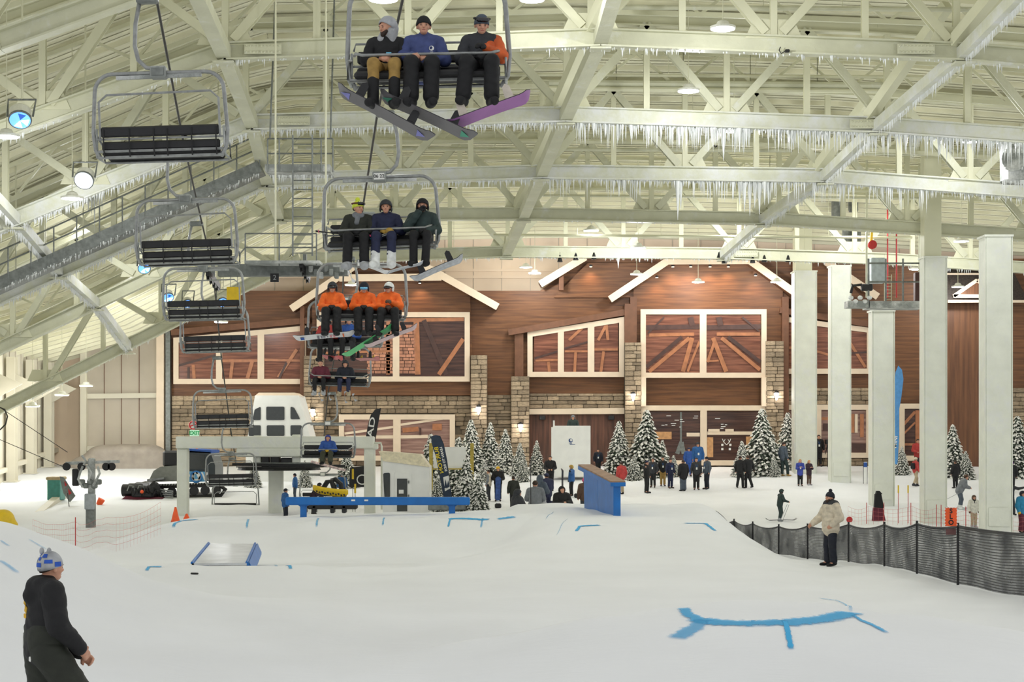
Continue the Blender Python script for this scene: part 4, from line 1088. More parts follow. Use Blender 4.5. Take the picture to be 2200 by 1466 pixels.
for key, proto, px, py, w, roll, yaw, lab in [(1, chair_dn, 921, 190, 350, .02, 0, 'topmost occupied chair carrying three snowboarders'), (2, chair_dn, 820, 540, 250, .035, 0, 'second occupied chair carrying a yellow-hatted skier and two helmets'), (3, chair_no, 777, 692, 195, .0, .06, 'third occupied chair carrying three orange jackets'), (4, chair_no, 742, 750, 163, .02, 0, 'fourth occupied chair half hidden behind the orange riders'),
        (5, chair_dn, 729, 832, 133, -.03, 0, 'fifth occupied chair carrying two riders before the stone pillar'), (6, chair_dn, 704, 986, 118, 0, 0, 'sixth occupied chair carrying one blue-jacketed rider'), (7, chair_no, 693, 1084, 100, 0, 0, 'lowest chair of the rising line at the gantry')]:
    r, g, Mx, d = place_chair(proto, px, py, w, -1, lab, roll, yaw, 'occupied rising chairs' if key < 7 else 'chair at the gantry')
    RC[key] = (r, Mx, d); ropeR.append(g)
# number on the second chair
r2, M2, _ = RC[2]
def first_named(o, n): return [c for c in o.children if c.name.startswith(n)][0]
tm = text_mesh('chair_number', '06 22', .09, M_blackm, Matrix.Translation((0, .004, FRH)) @ Matrix.Rotation(math.pi, 4, 'Z') @ Matrix.Rotation(math.pi / 2, 4, 'X'))
tm.parent = first_named(r2, 'clamp')
# haul ropes
def rope(pts, first, last, name, label):
    p = [first] + pts + [last]
    o = MB().tube(p, .024, 6).build(name, M_rope, None, smooth=True); tag(o, label, 'cable', 'haul ropes'); return o
gL = ropeL[0] + (ropeL[0] - ropeL[1]) * 1.5; gR = ropeR[0] + (ropeR[0] - ropeR[1]) * 1.5
rope(ropeL, gL, ropeL[-1] + (ropeL[-1] - ropeL[-2]) * .3, 'haul_rope', 'dark steel rope of the descending empty chairs')
rope(ropeR, gR, ropeR[-1] + (ropeR[-1] - ropeR[-2]) * .3, 'haul_rope', 'dark steel rope of the rising occupied chairs')

# ------------------------------------------------------------------ hung lift tower head, ladder and platform
dT = 48.0
tw = thing('lift_tower_head', 'grey crossarm with sheaves hung from the roof over both ropes', 'lift tower', P(600, 580, dT))
MB().beam(P(470, 582, dT), P(748, 580, dT), .35, .34).build('crossarm', M_steeld, tw)
MB().beam(P(530, 566, dT - .6), P(690, 566, dT - .6), .8, .08).build('walkway', M_iced, tw)
for (x0, y0, x1, y1) in [(527, 502, 680, 502), (527, 532, 680, 532)]: MB().tube([P(x0, y0, dT - .9), P(x1, y1, dT - .9)], .022, 6).build('guard_rail', M_steeld, tw)
for x in (527, 600, 680): MB().tube([P(x, 502, dT - .9), P(x, 572, dT - .9)], .022, 6).build('guard_post', M_steeld, tw)
MB().tube([P(527, 532, dT - .9), P(516, 545, dT - .9), P(514, 572, dT - .9)], .02, 6).build('guard_post', M_steeld, tw)
for (x, sgn) in ((592, 1), (700, 1)):
    MB().tube([P(x, 575, dT), (P(x, 575, dT).x, dT, roof_z(P(x, 575, dT).x, dT))], .03, 6).build('hanger_rod', M_cream, tw)
for (x, y) in ((458, 602), (655, 584)):
    c = P(x, y, dT)
    fr = MB().beam(c + Vector((0, -.9, .12)), c + Vector((0, .9, -.12)), .1, .16).build('sheave_frame', M_blackm, tw)
    for i in range(4):
        cc = c + Vector((0, -.7 + i * .46, -.02 + .0 - (i - 1.5) * .06))
        MB().lathe([(.14, -.04), (.17, -.04), (.13, 0), (.17, .04), (.14, .04)], cc, 12, Matrix.Rotation(math.pi / 2, 3, 'Y')).build('sheave', M_blackm, fr)
    MB().beam(c + Vector((0, 0, .1)), c + Vector((0, 0, .5)), .1, .1).build('sheave_mount', M_steeld, tw)
for i in range(7):
    x = 668 + i * 11; MB().rbox(P(x, 578 + (i % 3) * 7, dT - .4), (.12, .2, .18), .02).build('junction_box', M_steeld if i % 2 else M_iced, tw)
sg = MB().box(P(590, 597, dT - .5), (.24, .04, .24)).build('number_sign', M_blackm, tw)
text_mesh('number', '2', .2, M_steel, Matrix.Translation(P(590, 597, dT - .53)) @ Matrix.Rotation(math.pi / 2, 4, 'X'), sg)
yp = MB().rbox(P(502, 637, dT - .3), (30 / F * dT, .03, 40 / F * dT), .01).build('yellow_sign', M_yellow); tag(yp, 'plain yellow sign hung over the third empty chair', 'sign')
MB().tube([P(495, 617, dT - .3), P(495, 585, dT - .3)], .008, 5).build('hanger_wire', M_steeld, yp); MB().tube([P(510, 617, dT - .3), P(510, 585, dT - .3)], .008, 5).build('hanger_wire', M_steeld, yp)

dl_ = 52.0
ld_ = thing('access_ladder', 'tall grey access ladder hanging below the iced platform', 'ladder', P(650, 560, dl_))
for x in (629, 671): MB().tube([P(x, 290, dl_), P(x, 550, dl_)], .03, 6).build('ladder_rail', M_steeld, ld_)
for i in range(13): MB().tube([P(629, 310 + i * 19.5, dl_), P(671, 310 + i * 19.5, dl_)], .018, 5).build('rung', M_steeld, ld_)
pf = thing('iced_platform', 'small iced grey platform with railing around the ladder', 'platform', P(645, 380, dl_))
MB().box(P(645, 368, dl_ + .8), (140 / F * dl_, 1.4, .22)).build('deck', M_iced, pf)
for (x, y) in ((575, 298), (575, 330)): MB().tube([P(x, y, dl_ + .1), P(x + 140, y, dl_ + .1)], .026, 6).build('guard_rail', M_steeld, pf)
for x in (575, 600, 690, 715): MB().tube([P(x, 298, dl_ + .1), P(x, 370, dl_ + .1)], .026, 6).build('guard_post', M_steeld, pf)
for x in (580, 710): MB().tube([P(x, 298, dl_ + 1.4), (P(x, 298, dl_).x, dl_ + 1.4, roof_z(P(x, 0, dl_).x, dl_ + 1.4))], .03, 6).build('hanger_rod', M_steeld, pf)
fb = MB(); fringe(fb, P(578, 378, dl_ + .2), P(714, 378, dl_ + .2), 90, .05, .3, .02); fb.build('icicle_fringe', M_ice, pf, kind='stuff')

# long catwalk along the left wing
cw = thing('catwalk', 'long grey maintenance catwalk sloping down the left wing of the roof', 'catwalk', P(280, 480, 61))
pa, pb_ = P(-120, 668, 61), P(562, 362, 61)
MB().beam(pa, pb_, 1.0, .42).build('deck', M_steeld, cw)
for dz in (.65, 1.15):
    MB().tube([pa + Vector((0, -.5, dz)), pb_ + Vector((0, -.5, dz))], .03, 6).build('guard_rail', M_steeld, cw)
for i in range(15):
    q_ = pa.lerp(pb_, i / 14); MB().tube([q_ + Vector((0, -.5, 0)), q_ + Vector((0, -.5, 1.15))], .026, 6).build('guard_post', M_steeld, cw)
    if i % 3 == 0: MB().tube([q_ + Vector((0, .45, 0)), (q_.x, q_.y + .45, roof_z(q_.x, q_.y))], .03, 6).build('hanger_rod', M_cream, cw)
fb = MB(); fringe(fb, pa + Vector((0, -.4, -.2)), pb_ + Vector((0, -.4, -.2)), 420, .04, .22, .02); fb.build('icicle_fringe', M_ice, cw, kind='stuff')
# long icicles hanging by a lamp on the left
ic = thing('icicle_cluster', 'cluster of long icicles over a lamp on the left wing', 'icicles', P(205, 415, 62))
for (x, y, L_) in ((197, 425, 40), (203, 420, 78), (208, 415, 36), (214, 405, 60), (219, 402, 52), (190, 430, 26), (224, 400, 36)):
    big_icicle(ic, P(x, y, 62), L_ / F * 62, .05)
MB().beam(P(180, 432, 62), P(232, 398, 62), .2, .16).build('iced_ledge', M_frost2, ic)

# grey equipment platform hung on the right aisle
dq = 75.0
ep = thing('equipment_platform', 'hung grey equipment platform with ladder and cabinet on the right', 'platform', P(1910, 660, dq))
MB().box(P(1920, 657, dq), (118 / F * dq, 1.6, .3)).build('deck', M_iced, ep)
MB().box(P(1840, 655, dq - .3), (44 / F * dq, .9, .3)).build('side_bracket', M_iced, ep)
MB().rbox(P(1884, 582, dq), (30 / F * dq, .6, 54 / F * dq), .03).build('cabinet', mat('cabinet_blue_grey', srgb(196, 206, 208), rough=.5), ep)
for x in (1866, 1903, 1940, 1978): MB().tube([P(x, 556, dq - .7), P(x, 655, dq - .7)], .045, 6).build('guard_post', M_steeld, ep)
for y in (566, 606): MB().tube([P(1866, y, dq - .7), P(1978, y, dq - .7)], .04, 6).build('guard_rail', M_steeld, ep)
for x in (1900, 1915): MB().tube([P(x, 590, dq - .2), P(x, 650, dq - .2)], .02, 5).build('ladder_rail', M_cream, ep)
for i in range(8): MB().tube([P(1900, 595 + i * 7, dq - .2), P(1915, 595 + i * 7, dq - .2)], .014, 5).build('rung', M_cream, ep)
MB().rbox(P(1971, 617, dq), (.28, .4, 1.3), .03).build('brown_cabinet', mat('dark_brown_metal', srgb(74, 44, 38), rough=.5), ep)
for x in (1862, 1975): MB().tube([P(x, 640, dq), (P(x, 640, dq).x, dq, roof_z(P(x, 640, dq).x, dq))], .05, 6).build('hanger_rod', M_frost, ep)
sd_ = MB(); sd_.tube([P(1828, 630, dq - .6), P(1832, 614, dq - .6), P(1850, 612, dq - .6), P(1855, 622, dq - .6)], .07, 6); sd_.rbox(P(1862, 618, dq - .6), (.5, .3, .3), .04); sd_.build('black_camera_mount', M_black, ep)
for i in range(5): blob('frost_lump', [('e', tuple(P(1828 + i * 10, 640 + (i % 2) * 8, dq - .7) - ep.location), (.12, .12, .1))], .04, .05, M_ice, ep)
for x in (1907, 1926):
    o = MB().tube([P(x, 440 + (x - 1907), dq + 1), P(x, 640, dq + 1)], .035, 6).build('red_pipe', M_red); tag(o, 'red sprinkler riser ' + ('left of its twin' if x == 1907 else 'right of its twin') + ' above the grey platform', 'pipe', 'red risers')
hz_ = thing('hose_reel', 'yellow hose hanging with a red reel below the trusses', 'hose', P(1873, 525, dq + .5))
MB().tube([P(1870, 470, dq + .5), P(1873, 495, dq + .5), P(1872, 520, dq + .5)], .07, 6).build('hose', M_yellow, hz_)
MB().lathe([(.2, -.08), (.2, .08)], P(1874, 526, dq + .4), 14, Matrix.Rotation(math.pi / 2, 3, 'X')).build('reel', M_red, hz_)
# dark wall vents seen behind the last trusses
for i, (x, y) in enumerate(((1797, 455), (1833, 430), (1820, 510), (1839, 500))):
    o = MB().lathe([(.22, -.6), (.25, -.5), (.25, .5), (.22, .6)], P(x, y, 84), 12).build('duct_end', M_steeld); tag(o, ['first', 'second', 'third', 'fourth'][i] + ' grey duct drum from the left behind the last trusses', 'duct', 'grey duct drums')
# ice covered fan unit on the right edge
fn = thing('ice_covered_fan', 'air fan unit crusted in ice at the right photo edge', 'fan', P(2180, 350, 60))
c = P(2183, 345, 60)
MB().rbox(c + Vector((.6, .5, 0)), (1.9, .8, 1.5), .1).build('casing', M_iced, fn)
for dx in (-.1, .75):
    q_ = c + Vector((dx, .05, .05))
    MB().lathe([(.40, 0), (.44, .02), (.44, .12), (.40, .14)], q_, 18, Matrix.Rotation(math.pi / 2, 3, 'X')).build('fan_ring', M_iced, fn)
    MB().lathe([(.38, 0), (.38, .02)], q_ + Vector((0, .02, 0)), 18, Matrix.Rotation(math.pi / 2, 3, 'X')).build('fan_opening', M_black, fn)
    gb = MB()
    for k in range(5): gb.tube([q_ + Vector((-.3 + k * .15, -.1, -.38)), q_ + Vector((-.28 + k * .14, -.12, .36))], .03, 5)
    gb.build('ice_strands', M_ice, fn, kind='stuff')
fb = MB(); fringe(fb, c + Vector((-.4, .2, -.7)), c + Vector((1.4, .2, -.7)), 60, .1, .6, .03); fb.build('icicle_fringe', M_ice, fn, kind='stuff')
# small stage lamps clipped to the last chord
for i, (x, y) in enumerate(((1203, 556), (1237, 552), (1276, 550), (1545, 549), (1556, 559), (1617, 558), (1693, 556), (1642, 556))):
    X = P(x, y, 79); o = thing('clip_lamp', f'small black spotlight clamped under the last chord, {["first","second","third","fourth","fifth","sixth","last","seventh"][i]} from the left', 'spotlight', X, group='small black spotlights on the last truss')
    MB().lathe([(.13, -.16), (.13, -.14), (.06, .1), (.04, .16)], X, 10).build('lamp_body', M_blackm, o)
    MB().tube([X + Vector((0, 0, .14)), X + Vector((0, 0, chord_z(5, X.x) - X.z))], .03, 6).build('clamp_arm', M_blackm, o)
cm = P(1684, 108, 50 - .3); o = thing('ceiling_camera', 'small dark camera bracket on the first chord', 'camera', cm)
MB().tube([cm + Vector((-.1, 0, .1)), cm + Vector((-.14, 0, 0)), cm + Vector((-.08, 0, -.1)), cm + Vector((.05, 0, -.02))], .016, 6).build('bracket', M_blackm, o); MB().rbox(cm + Vector((.1, 0, -.02)), (.14, .12, .09), .02).build('camera_body', M_blackm, o)
# ------------------------------------------------------------------ people
def cloth(name, rgb, rough=.75): return mat('cloth_' + name, srgb(*rgb), rough=rough, var=.10, scale=9, bump=.35, bscale=14)
M_skin = mat('skin', srgb(206, 152, 124), rough=.55, var=.05, scale=14)
M_hair = mat('dark_hair', srgb(52, 36, 26), rough=.7, var=.2, scale=30)
M_blond = mat('blond_hair', srgb(190, 146, 90), rough=.7, var=.2, scale=30)
M_eye = mat('eye', srgb(30, 24, 22), rough=.2)
M_lip = mat('lips', srgb(160, 92, 84), rough=.5)
M_sole = mat('boot_rubber', srgb(30, 30, 32), rough=.6)
M_lens = mat('goggle_lens', srgb(18, 18, 24), rough=.08, spec=.8)
C = {n: cloth(n, c) for n, c in dict(black=(16, 16, 18), charcoal=(48, 50, 54), navy=(30, 36, 66), midnight=(20, 24, 38), royal=(44, 84, 158), blue=(40, 92, 150), indigo=(64, 76, 124), grey=(120, 124, 128), lightgrey=(168, 170, 172), orange=(250, 108, 32), rust=(204, 92, 40), red=(176, 58, 54), maroon=(96, 30, 48), plum=(52, 32, 46), olive=(62, 64, 48), darkolive=(38, 41, 32), darkgreen=(42, 58, 56), tan=(160, 128, 66), khaki=(176, 160, 132), beige=(208, 196, 174), cream=(216, 214, 200), white=(228, 230, 226), lime=(214, 226, 70), pink=(226, 84, 130), yellow=(224, 176, 40), mustard=(168, 136, 60), teal=(40, 130, 170), slate=(74, 84, 96), brown=(84, 62, 48), cobalt=(52, 66, 150), purple=(92, 40, 110)).items()}

def V3(*a): return np.array(a, float)
def pose_stand(ll=0.0, rl=0.0, armL='down', armR='down', lean=0.0, stance=.10, crouch=0.0):
    """standing figure 1.75 m, facing +y; ll/rl swing of the legs, crouch lowers the hips"""
    J = {}
    hz = .92 - crouch
    J['hipL'], J['hipR'] = V3(-.09, -crouch * .5, hz), V3(.09, -crouch * .5, hz)
    for s, sw, n in ((-1, ll, 'L'), (1, rl, 'R')):
        J['an' + n] = V3(s * stance, sw, .09 + max(0, -sw) * .15)
        kn = (J['hip' + n] + J['an' + n]) / 2; kn[1] += .03 + .55 * math.sqrt(max(0, .2 * crouch)) + .25 * abs(sw)
        J['kn' + n] = kn; J['to' + n] = J['an' + n] + V3(s * .03, .17, -.055)
    b = V3(0, -crouch * .5, 0)
    def up(x, y, z):   # lean the trunk about the hips
        dz = z - .92
        return V3(x, y + math.sin(lean) * dz, hz + math.cos(lean) * dz) + b
    J['pel'] = up(0, 0, .95); J['wai'] = up(0, .01, 1.1); J['che'] = up(0, 0, 1.32)
    J['shL'], J['shR'] = up(-.185, -.01, 1.44), up(.185, -.01, 1.44)
    J['nek'] = up(0, 0, 1.5); J['hed'] = up(0, .03, 1.64)
    J['up'] = V3(0, math.sin(lean), math.cos(lean))
    for s, a, n in ((-1, armL, 'L'), (1, armR, 'R')):
        S = {'down': ((.26, -.03, 1.16), (.27, .06, .92)), 'pocket': ((.30, -.06, 1.17), (.21, .10, 1.0)), 'front': ((.26, .02, 1.17), (.09, .25, 1.08)), 'phone': ((.24, .08, 1.16), (.08, .30, 1.25)), 'point': ((.36, .14, 1.38), (.60, .30, 1.44)), 'fwd': ((.24, .15, 1.2), (.22, .40, 1.16)), 'face': ((.24, .16, 1.22), (.06, .20, 1.48)), 'out': ((.34, .02, 1.2), (.46, .10, .98)), 'pole': ((.27, .10, 1.18), (.30, .34, 1.10)), 'back': ((.27, -.12, 1.2), (.30, -.26, 1.02)), 'fwdlow': ((.27, .10, 1.18), (.30, .34, 1.0)), 'up': ((.30, .05, 1.62), (.24, .12, 1.86))}[a]
        J['el' + n] = up(s * S[0][0], S[0][1], S[0][2]); J['wr' + n] = up(s * S[1][0], S[1][1], S[1][2])
    return J
def pose_sit(kL=(0, 0), kR=(0, 0), aL='lap', aR='lap', lean=0.0, drop=.52):
    """seated, origin on the seat; kL/kR shift the feet (x, y)"""
    J = {}
    J['hipL'], J['hipR'] = V3(-.10, .02, .11), V3(.10, .02, .11)
    for s, k, n in ((-1, kL, 'L'), (1, kR, 'R')):
        J['kn' + n] = V3(s * .15 + k[0] * .5, .46, .13); J['an' + n] = V3(s * .16 + k[0], .52 + k[1], .13 - drop); J['to' + n] = J['an' + n] + V3(s * .04, .19, -.04)
    def up(x, y, z): return V3(x + math.sin(lean) * z, y, z * math.cos(lean))
    J['pel'] = up(0, -.02, .12); J['wai'] = up(0, -.03, .26); J['che'] = up(0, -.04, .40)
    J['shL'], J['shR'] = up(-.185, -.04, .50), up(.185, -.04, .50)
    J['nek'] = up(0, -.02, .57); J['hed'] = up(0, .02, .71); J['up'] = V3(0, 0, 1)
    for s, a, n in ((-1, aL, 'L'), (1, aR, 'R')):
        S = {'lap': ((.28, .03, .26), (.07, .27, .24)), 'lapw': ((.30, .02, .27), (.14, .30, .25)), 'side': ((.27, .0, .28), (.30, .18, .22)), 'face': ((.28, .14, .30), (.05, .17, .60)), 'bar': ((.36, .10, .38), (.34, .30, .42)), 'chest': ((.27, .08, .28), (.05, .26, .36)), 'rail': ((.40, .02, .40), (.50, .24, .44))}[a]
        J['el' + n] = up(s * S[0][0], S[0][1], S[0][2]); J['wr' + n] = up(s * S[1][0], S[1][1], S[1][2])
    return J
def pose_kneel():
    J = pose_stand(); 
    for k in list(J):
        if k in ('pel', 'wai', 'che', 'shL', 'shR', 'nek', 'hed', 'hipL', 'hipR', 'elL', 'elR', 'wrL', 'wrR'): J[k] = J[k] + V3(0, 0, -.5)
    J['knL'] = V3(-.14, .38, .5); J['anL'] = V3(-.14, .34, .08); J['toL'] = V3(-.15, .5, .04)
    J['knR'] = V3(.16, .18, .1); J['anR'] = V3(.16, -.28, .1); J['toR'] = V3(.16, -.42, .05)
    J['wrL'] = V3(-.06, .3, .72); J['wrR'] = V3(.06, .3, .72); J['elL'] = V3(-.26, .1, .68); J['elR'] = V3(.26, .1, .68)
    return J

def person(J, st, loc, rz, label, sc=1.0, res=.03, yaw=0.0, tilt=0.0, near=False, group=None):
    """st: colours and garments. The body is one blended surface; garments are its companions."""
    p = thing('person', label, 'person', loc, rz, group, sc)
    k = .05
    R3 = np.array(Matrix.Rotation(yaw, 3, 'Z') @ Matrix.Rotation(tilt, 3, 'X'))
    hd = J['hed']
    def H(x, y, z): return hd + R3 @ V3(x, y, z)
    c = lambda a, b, ra, rb: ('c', tuple(a), tuple(b), ra, rb)
    up = J['up']
    body = [c(J['pel'], J['wai'], .12, .115), c(J['wai'], J['che'], .115, .125), c(J['shL'], J['shR'], .07, .07), c(J['che'] - V3(.07, 0, 0), J['pel'] - V3(.06, 0, 0), .10, .10), c(J['che'] + V3(.07, 0, 0), J['pel'] + V3(.06, 0, 0), .10, .10),
            c(J['nek'] - up * .04, hd - V3(0, .02, .04), .058, .052), ('e', tuple(H(0, -.015, .03)), (.086, .10, .092)), c(H(0, .018, .0), H(0, .035, -.065), .072, .05)]
    if near:
        body += [c(H(0, .092, .012), H(0, .106, -.022), .010, .017), c(H(-.04, .078, .03), H(.04, .078, .03), .016, .016), c(H(0, .07, -.08), H(0, .06, -.085), .022, .022)]
        for s in (-1, 1): body += [c(H(s * .088, -.012, .015), H(s * .09, -.012, -.025), .016, .012), c(H(s * .045, .062, -.018), H(s * .04, .062, -.03), .022, .02)]
    for n, s in (('L', -1), ('R', 1)):
        body += [c(J['hip' + n], J['kn' + n], .085, .06), c(J['kn' + n], J['an' + n], .055, .042), c(J['an' + n], J['to' + n], .045, .035), c(J['sh' + n], J['el' + n], .052, .042), c(J['el' + n], J['wr' + n], .040, .030)]
    hands = {}
    for n, s in (('L', -1), ('R', 1)):
        w, e = J['wr' + n], J['el' + n]; t = (w - e) / max(np.linalg.norm(w - e), 1e-6)
        # finger curl: bend towards the middle of the body and down
        ins = V3(-s * .6, .25, -.4); ins = ins - t * (ins @ t); ins = ins / max(np.linalg.norm(ins), 1e-6)
        sd = np.cross(t, ins)
        hp = [c(w, w + t * .05, .028, .034), c(w + t * .03 + sd * .022, w + t * .085 + sd * .028, .02, .016), c(w + t * .03 - sd * .022, w + t * .085 - sd * .028, .02, .016)]
        for i, (off, ln) in enumerate(((.032, .036), (.011, .042), (-.011, .040), (-.031, .030))):
            a = w + t * .088 + sd * off; b_ = a + (t * .8 + ins * .5) * ln; e2 = b_ + (t * .2 + ins * .95) * ln * .8
            hp += [c(a, b_, .0100, .0092), c(b_, e2, .0092, .008)]
        a = w + t * .03 + sd * .034; b_ = a + (sd * .7 + t * .7 + ins * .35) * .036; hp += [c(a, b_, .0125, .011), c(b_, b_ + (t * .8 + ins * .6 + sd * .1) * .03, .011, .009)]
        hands[n] = hp
    glove = st.get('glove')
    if not glove or not near:
        for n in 'LR': body += hands[n] if near else hands[n][:3]
    if near:
        v, f = sdf_mesh(body, res, .018)
    else: v, f = sdf_mesh(body, res, .03)
    np_mesh('body', v, f, M_skin, p)
    if glove:
        for n in 'LR':
            g = [(q[0], q[1], q[2], q[3] + (.010 if near else .02), q[4] + (.010 if near else .02)) for q in (hands[n] if near else hands[n][:3])]
            blob('glove', g, res * (.8 if near else 1), .012 if near else .03, C[glove], p)
    # ---- jacket
    jm = C[st['jacket']]; fat = st.get('fat', 0.0); A = .012 + fat
    hemz = st.get('hem', .0)
    jk = [c(J['shL'] + V3(.03, 0, 0), J['shR'] - V3(.03, 0, 0), .085 + A, .085 + A), c(J['che'], J['wai'], .135 + A, .135 + A), c(J['wai'], J['pel'] - up * (.02 + hemz), .135 + A, .14 + A),
          c(J['che'] - V3(.085, 0, 0), J['pel'] - V3(.075, 0, .02 + hemz), .105 + A, .11 + A), c(J['che'] + V3(.085, 0, 0), J['pel'] + V3(.075, 0, -.02 - hemz), .105 + A, .11 + A)]
    if st.get('collar', True): jk += [c(J['nek'] - up * .05, J['nek'] + up * .025, .085, .075)]
    if st.get('hood_down'): jk += [c(J['nek'] + V3(-.08, -.09, .0), J['nek'] + V3(.08, -.09, .0), .065, .065), c(J['nek'] + V3(0, -.14, -.09), J['nek'] + V3(0, -.11, 0), .075, .065), c(J['nek'] + V3(-.085, -.06, .0), J['nek'] + V3(-.075, .05, -.04), .045, .035), c(J['nek'] + V3(.085, -.06, .0), J['nek'] + V3(.075, .05, -.04), .045, .035)]
    SL = {'L': [], 'R': []}
    for n in 'LR':
        sl = SL[n]; e_, w_ = J['el' + n], J['wr' + n]; cuff = w_ - (w_ - e_) * .06
        sl += [c(J['sh' + n], e_, .078 + A, .064 + A), c(e_, cuff, .064 + A, .046 + A * .7)]
    if st.get('puffy'):
        for n in 'LR':
            sl = SL[n]
            for q in range(6):
                a = J['sh' + n] + (J['el' + n] - J['sh' + n]) * (q + .3) / 6; sl.append(('e', tuple(a), (.092, .092, .05)))
            for q in range(5):
                a = J['el' + n] + (J['wr' + n] - J['el' + n]) * (q + .3) / 5; sl.append(('e', tuple(a), (.08, .08, .045)))
        for q in range(6):
            a = J['che'] + up * .1 + (J['pel'] - J['che'] - up * .16) * q / 5; jk.append(('e', tuple(a), (.235, .17, .06)))
    cr = .0035 if near else 0.0
    jo = blob('jacket', jk, res, k if near else .06, jm, p, cr)
    for n in 'LR': blob('sleeve', SL[n], res, .03, C[st['sleeve' + n]] if st.get('sleeve' + n) else C[st['sleeve']] if st.get('sleeve') else jm, p, cr * 1.2)
    if st.get('yoke'):
        blob('yoke', [c(J['shL'] + up * .025 + V3(.04, 0, 0), J['shR'] + up * .025 - V3(.04, 0, 0), .09 + A, .09 + A), c(J['nek'] - up * .05, J['nek'] + up * .035, .09, .085)], res, .05, C[st['yoke']], p)
    # ---- trousers
    pm = C[st['pants']]; wd = st.get('wide', .0)
    tr = [c(J['hipL'] + V3(.02, 0, .03), J['hipR'] + V3(-.02, 0, .03), .125, .125), c(J['pel'], J['pel'] + up * .02, .13, .13)]
    short = st.get('short', 0.0)
    for n in 'LR':
        an = J['an' + n] + (J['kn' + n] - J['an' + n]) * (.14 + short)
        tr += [c(J['hip' + n], J['kn' + n], .108 + wd, .082 + wd), c(J['kn' + n], an, .078 + wd, .075 + wd * 1.5)]
    blob('trousers', tr, res, .03, pm, p, cr)
    if st.get('bib'):
        blob('bib', [c(J['pel'] - V3(.06, 0, 0), J['wai'] - up * .02 - V3(.06, 0, 0), .165, .178), c(J['pel'] + V3(.06, 0, 0), J['wai'] - up * .02 + V3(.06, 0, 0), .165, .178)], res, .05, pm, p, cr)
    # ---- boots
    bm = C[st.get('boots', 'black')]; br = st.get('boot', .0)
    for n in 'LR':
        a, t_ = J['an' + n], J['to' + n]; kn = J['kn' + n]
        bt = [c(a + (kn - a) * (.14 + short * 1.0 + .06 * (br > 0)), a, .056 + br, .056 + br), c(a - (t_ - a) * .25 + V3(0, 0, -.03), t_, .048 + br, .044 + br * .7)]
        bo = blob('boot', bt, res, .03, bm, p)
    # ---- head gear
    def rim(front, back): return lambda a: (front + back) / 2 + (front - back) / 2 * math.sin(a)
    Mh = Matrix(R3.tolist())
    hat = st.get('hat', ''); hc = C.get(st.get('hatc', 'black'))
    cen = Vector(H(0, -.012, .025))
    if hat in ('beanie', 'bobble', 'ears'):
        b = MB().dome(cen, (.105, .116, .128), rim(1.5, 1.95), 16, 7, Mh)
        ho = b.build('hat', hc, p, world=False, smooth=True)
        if hat == 'bobble': MB().ball(Vector(H(0, -.02, .17)), .045, 10, 7).build('pompom', hc, ho, world=False, smooth=True)
        if hat == 'ears':
            for s in (-1, 1): MB().ball(Vector(H(s * .07, -.04, .135)), (.024, .03, .05), 8, 6, Mh).build('hat_corner', hc, ho, world=False, smooth=True)
        if st.get('cuff'): MB().tube([Vector(H(.107 * math.cos(a), -.012 + .118 * math.sin(a), .035 - .03 * (math.sin(a) < 0))) for a in np.linspace(0, 2 * math.pi, 17)[:-1]], .02, 6, closed=True).build('cuff', C[st['cuff']], ho, world=False, smooth=True)
    elif hat == 'helmet':
        b = MB().dome(cen, (.122, .138, .135), rim(1.35, 2.25), 18, 8, Mh); ho = b.build('helmet', hc, p, world=False, smooth=True)
        for s in (-1, 1): MB().ball(Vector(H(s * .105, -.01, -.03)), (.022, .045, .055), 8, 6, Mh).build('ear_pad', hc, ho, world=False, smooth=True)
    elif hat == 'cap':
        b = MB().dome(cen, (.103, .114, .115), rim(1.45, 1.6), 16, 6, Mh); ho = b.build('cap', hc, p, world=False, smooth=True)
        MB().ball(Vector(H(0, .135, .045)), (.07, .07, .012), 10, 5, Mh).build('visor', hc, ho, world=False, smooth=True)
    elif hat == 'hood':
        b = MB().dome(Vector(H(0, -.03, .015)), (.125, .135, .14), rim(1.25, 2.6), 18, 9, Mh @ Matrix.Rotation(.15, 3, 'X')); ho = b.build('hood', hc, p, world=False, smooth=True)
        blob('hood_drape', [c(H(0, -.07, -.02), J['nek'] + V3(0, -.06, -.03), .105, .125), c(H(-.07, -.02, -.06), J['nek'] + V3(-.07, .02, -.03), .05, .07), c(H(.07, -.02, -.06), J['nek'] + V3(.07, .02, -.03), .05, .07)], res, .04, hc, ho)
    if hat in ('', 'cap', 'beanie', 'bobble', 'hairlong') or st.get('hair'):
        hm = M_blond if st.get('blond') else M_hair
        if hat == '' or hat == 'hairlong':
            b = MB().dome(Vector(H(0, -.02, .03)), (.098, .112, .108), rim(1.15, 2.0 if hat == '' else 2.5), 16, 7, Mh); b.build('hair', hm, p, world=False, smooth=True)
            if hat == 'hairlong': blob('hair_length', [('c', tuple(H(-.06, -.06, -.02)), tuple(J['nek'] + V3(-.08, -.03, -.12)), .05, .04), ('c', tuple(H(.06, -.06, -.02)), tuple(J['nek'] + V3(.08, -.03, -.12)), .05, .04), ('c', tuple(H(0, -.08, 0)), tuple(J['nek'] + V3(0, -.1, -.14)), .07, .06)], res, .04, hm, p)
        else:
            MB().dome(Vector(H(0, -.02, .02)), (.094, .106, .10), rim(1.35, 2.2), 14, 6, Mh).build('hair', hm, p, world=False, smooth=True)
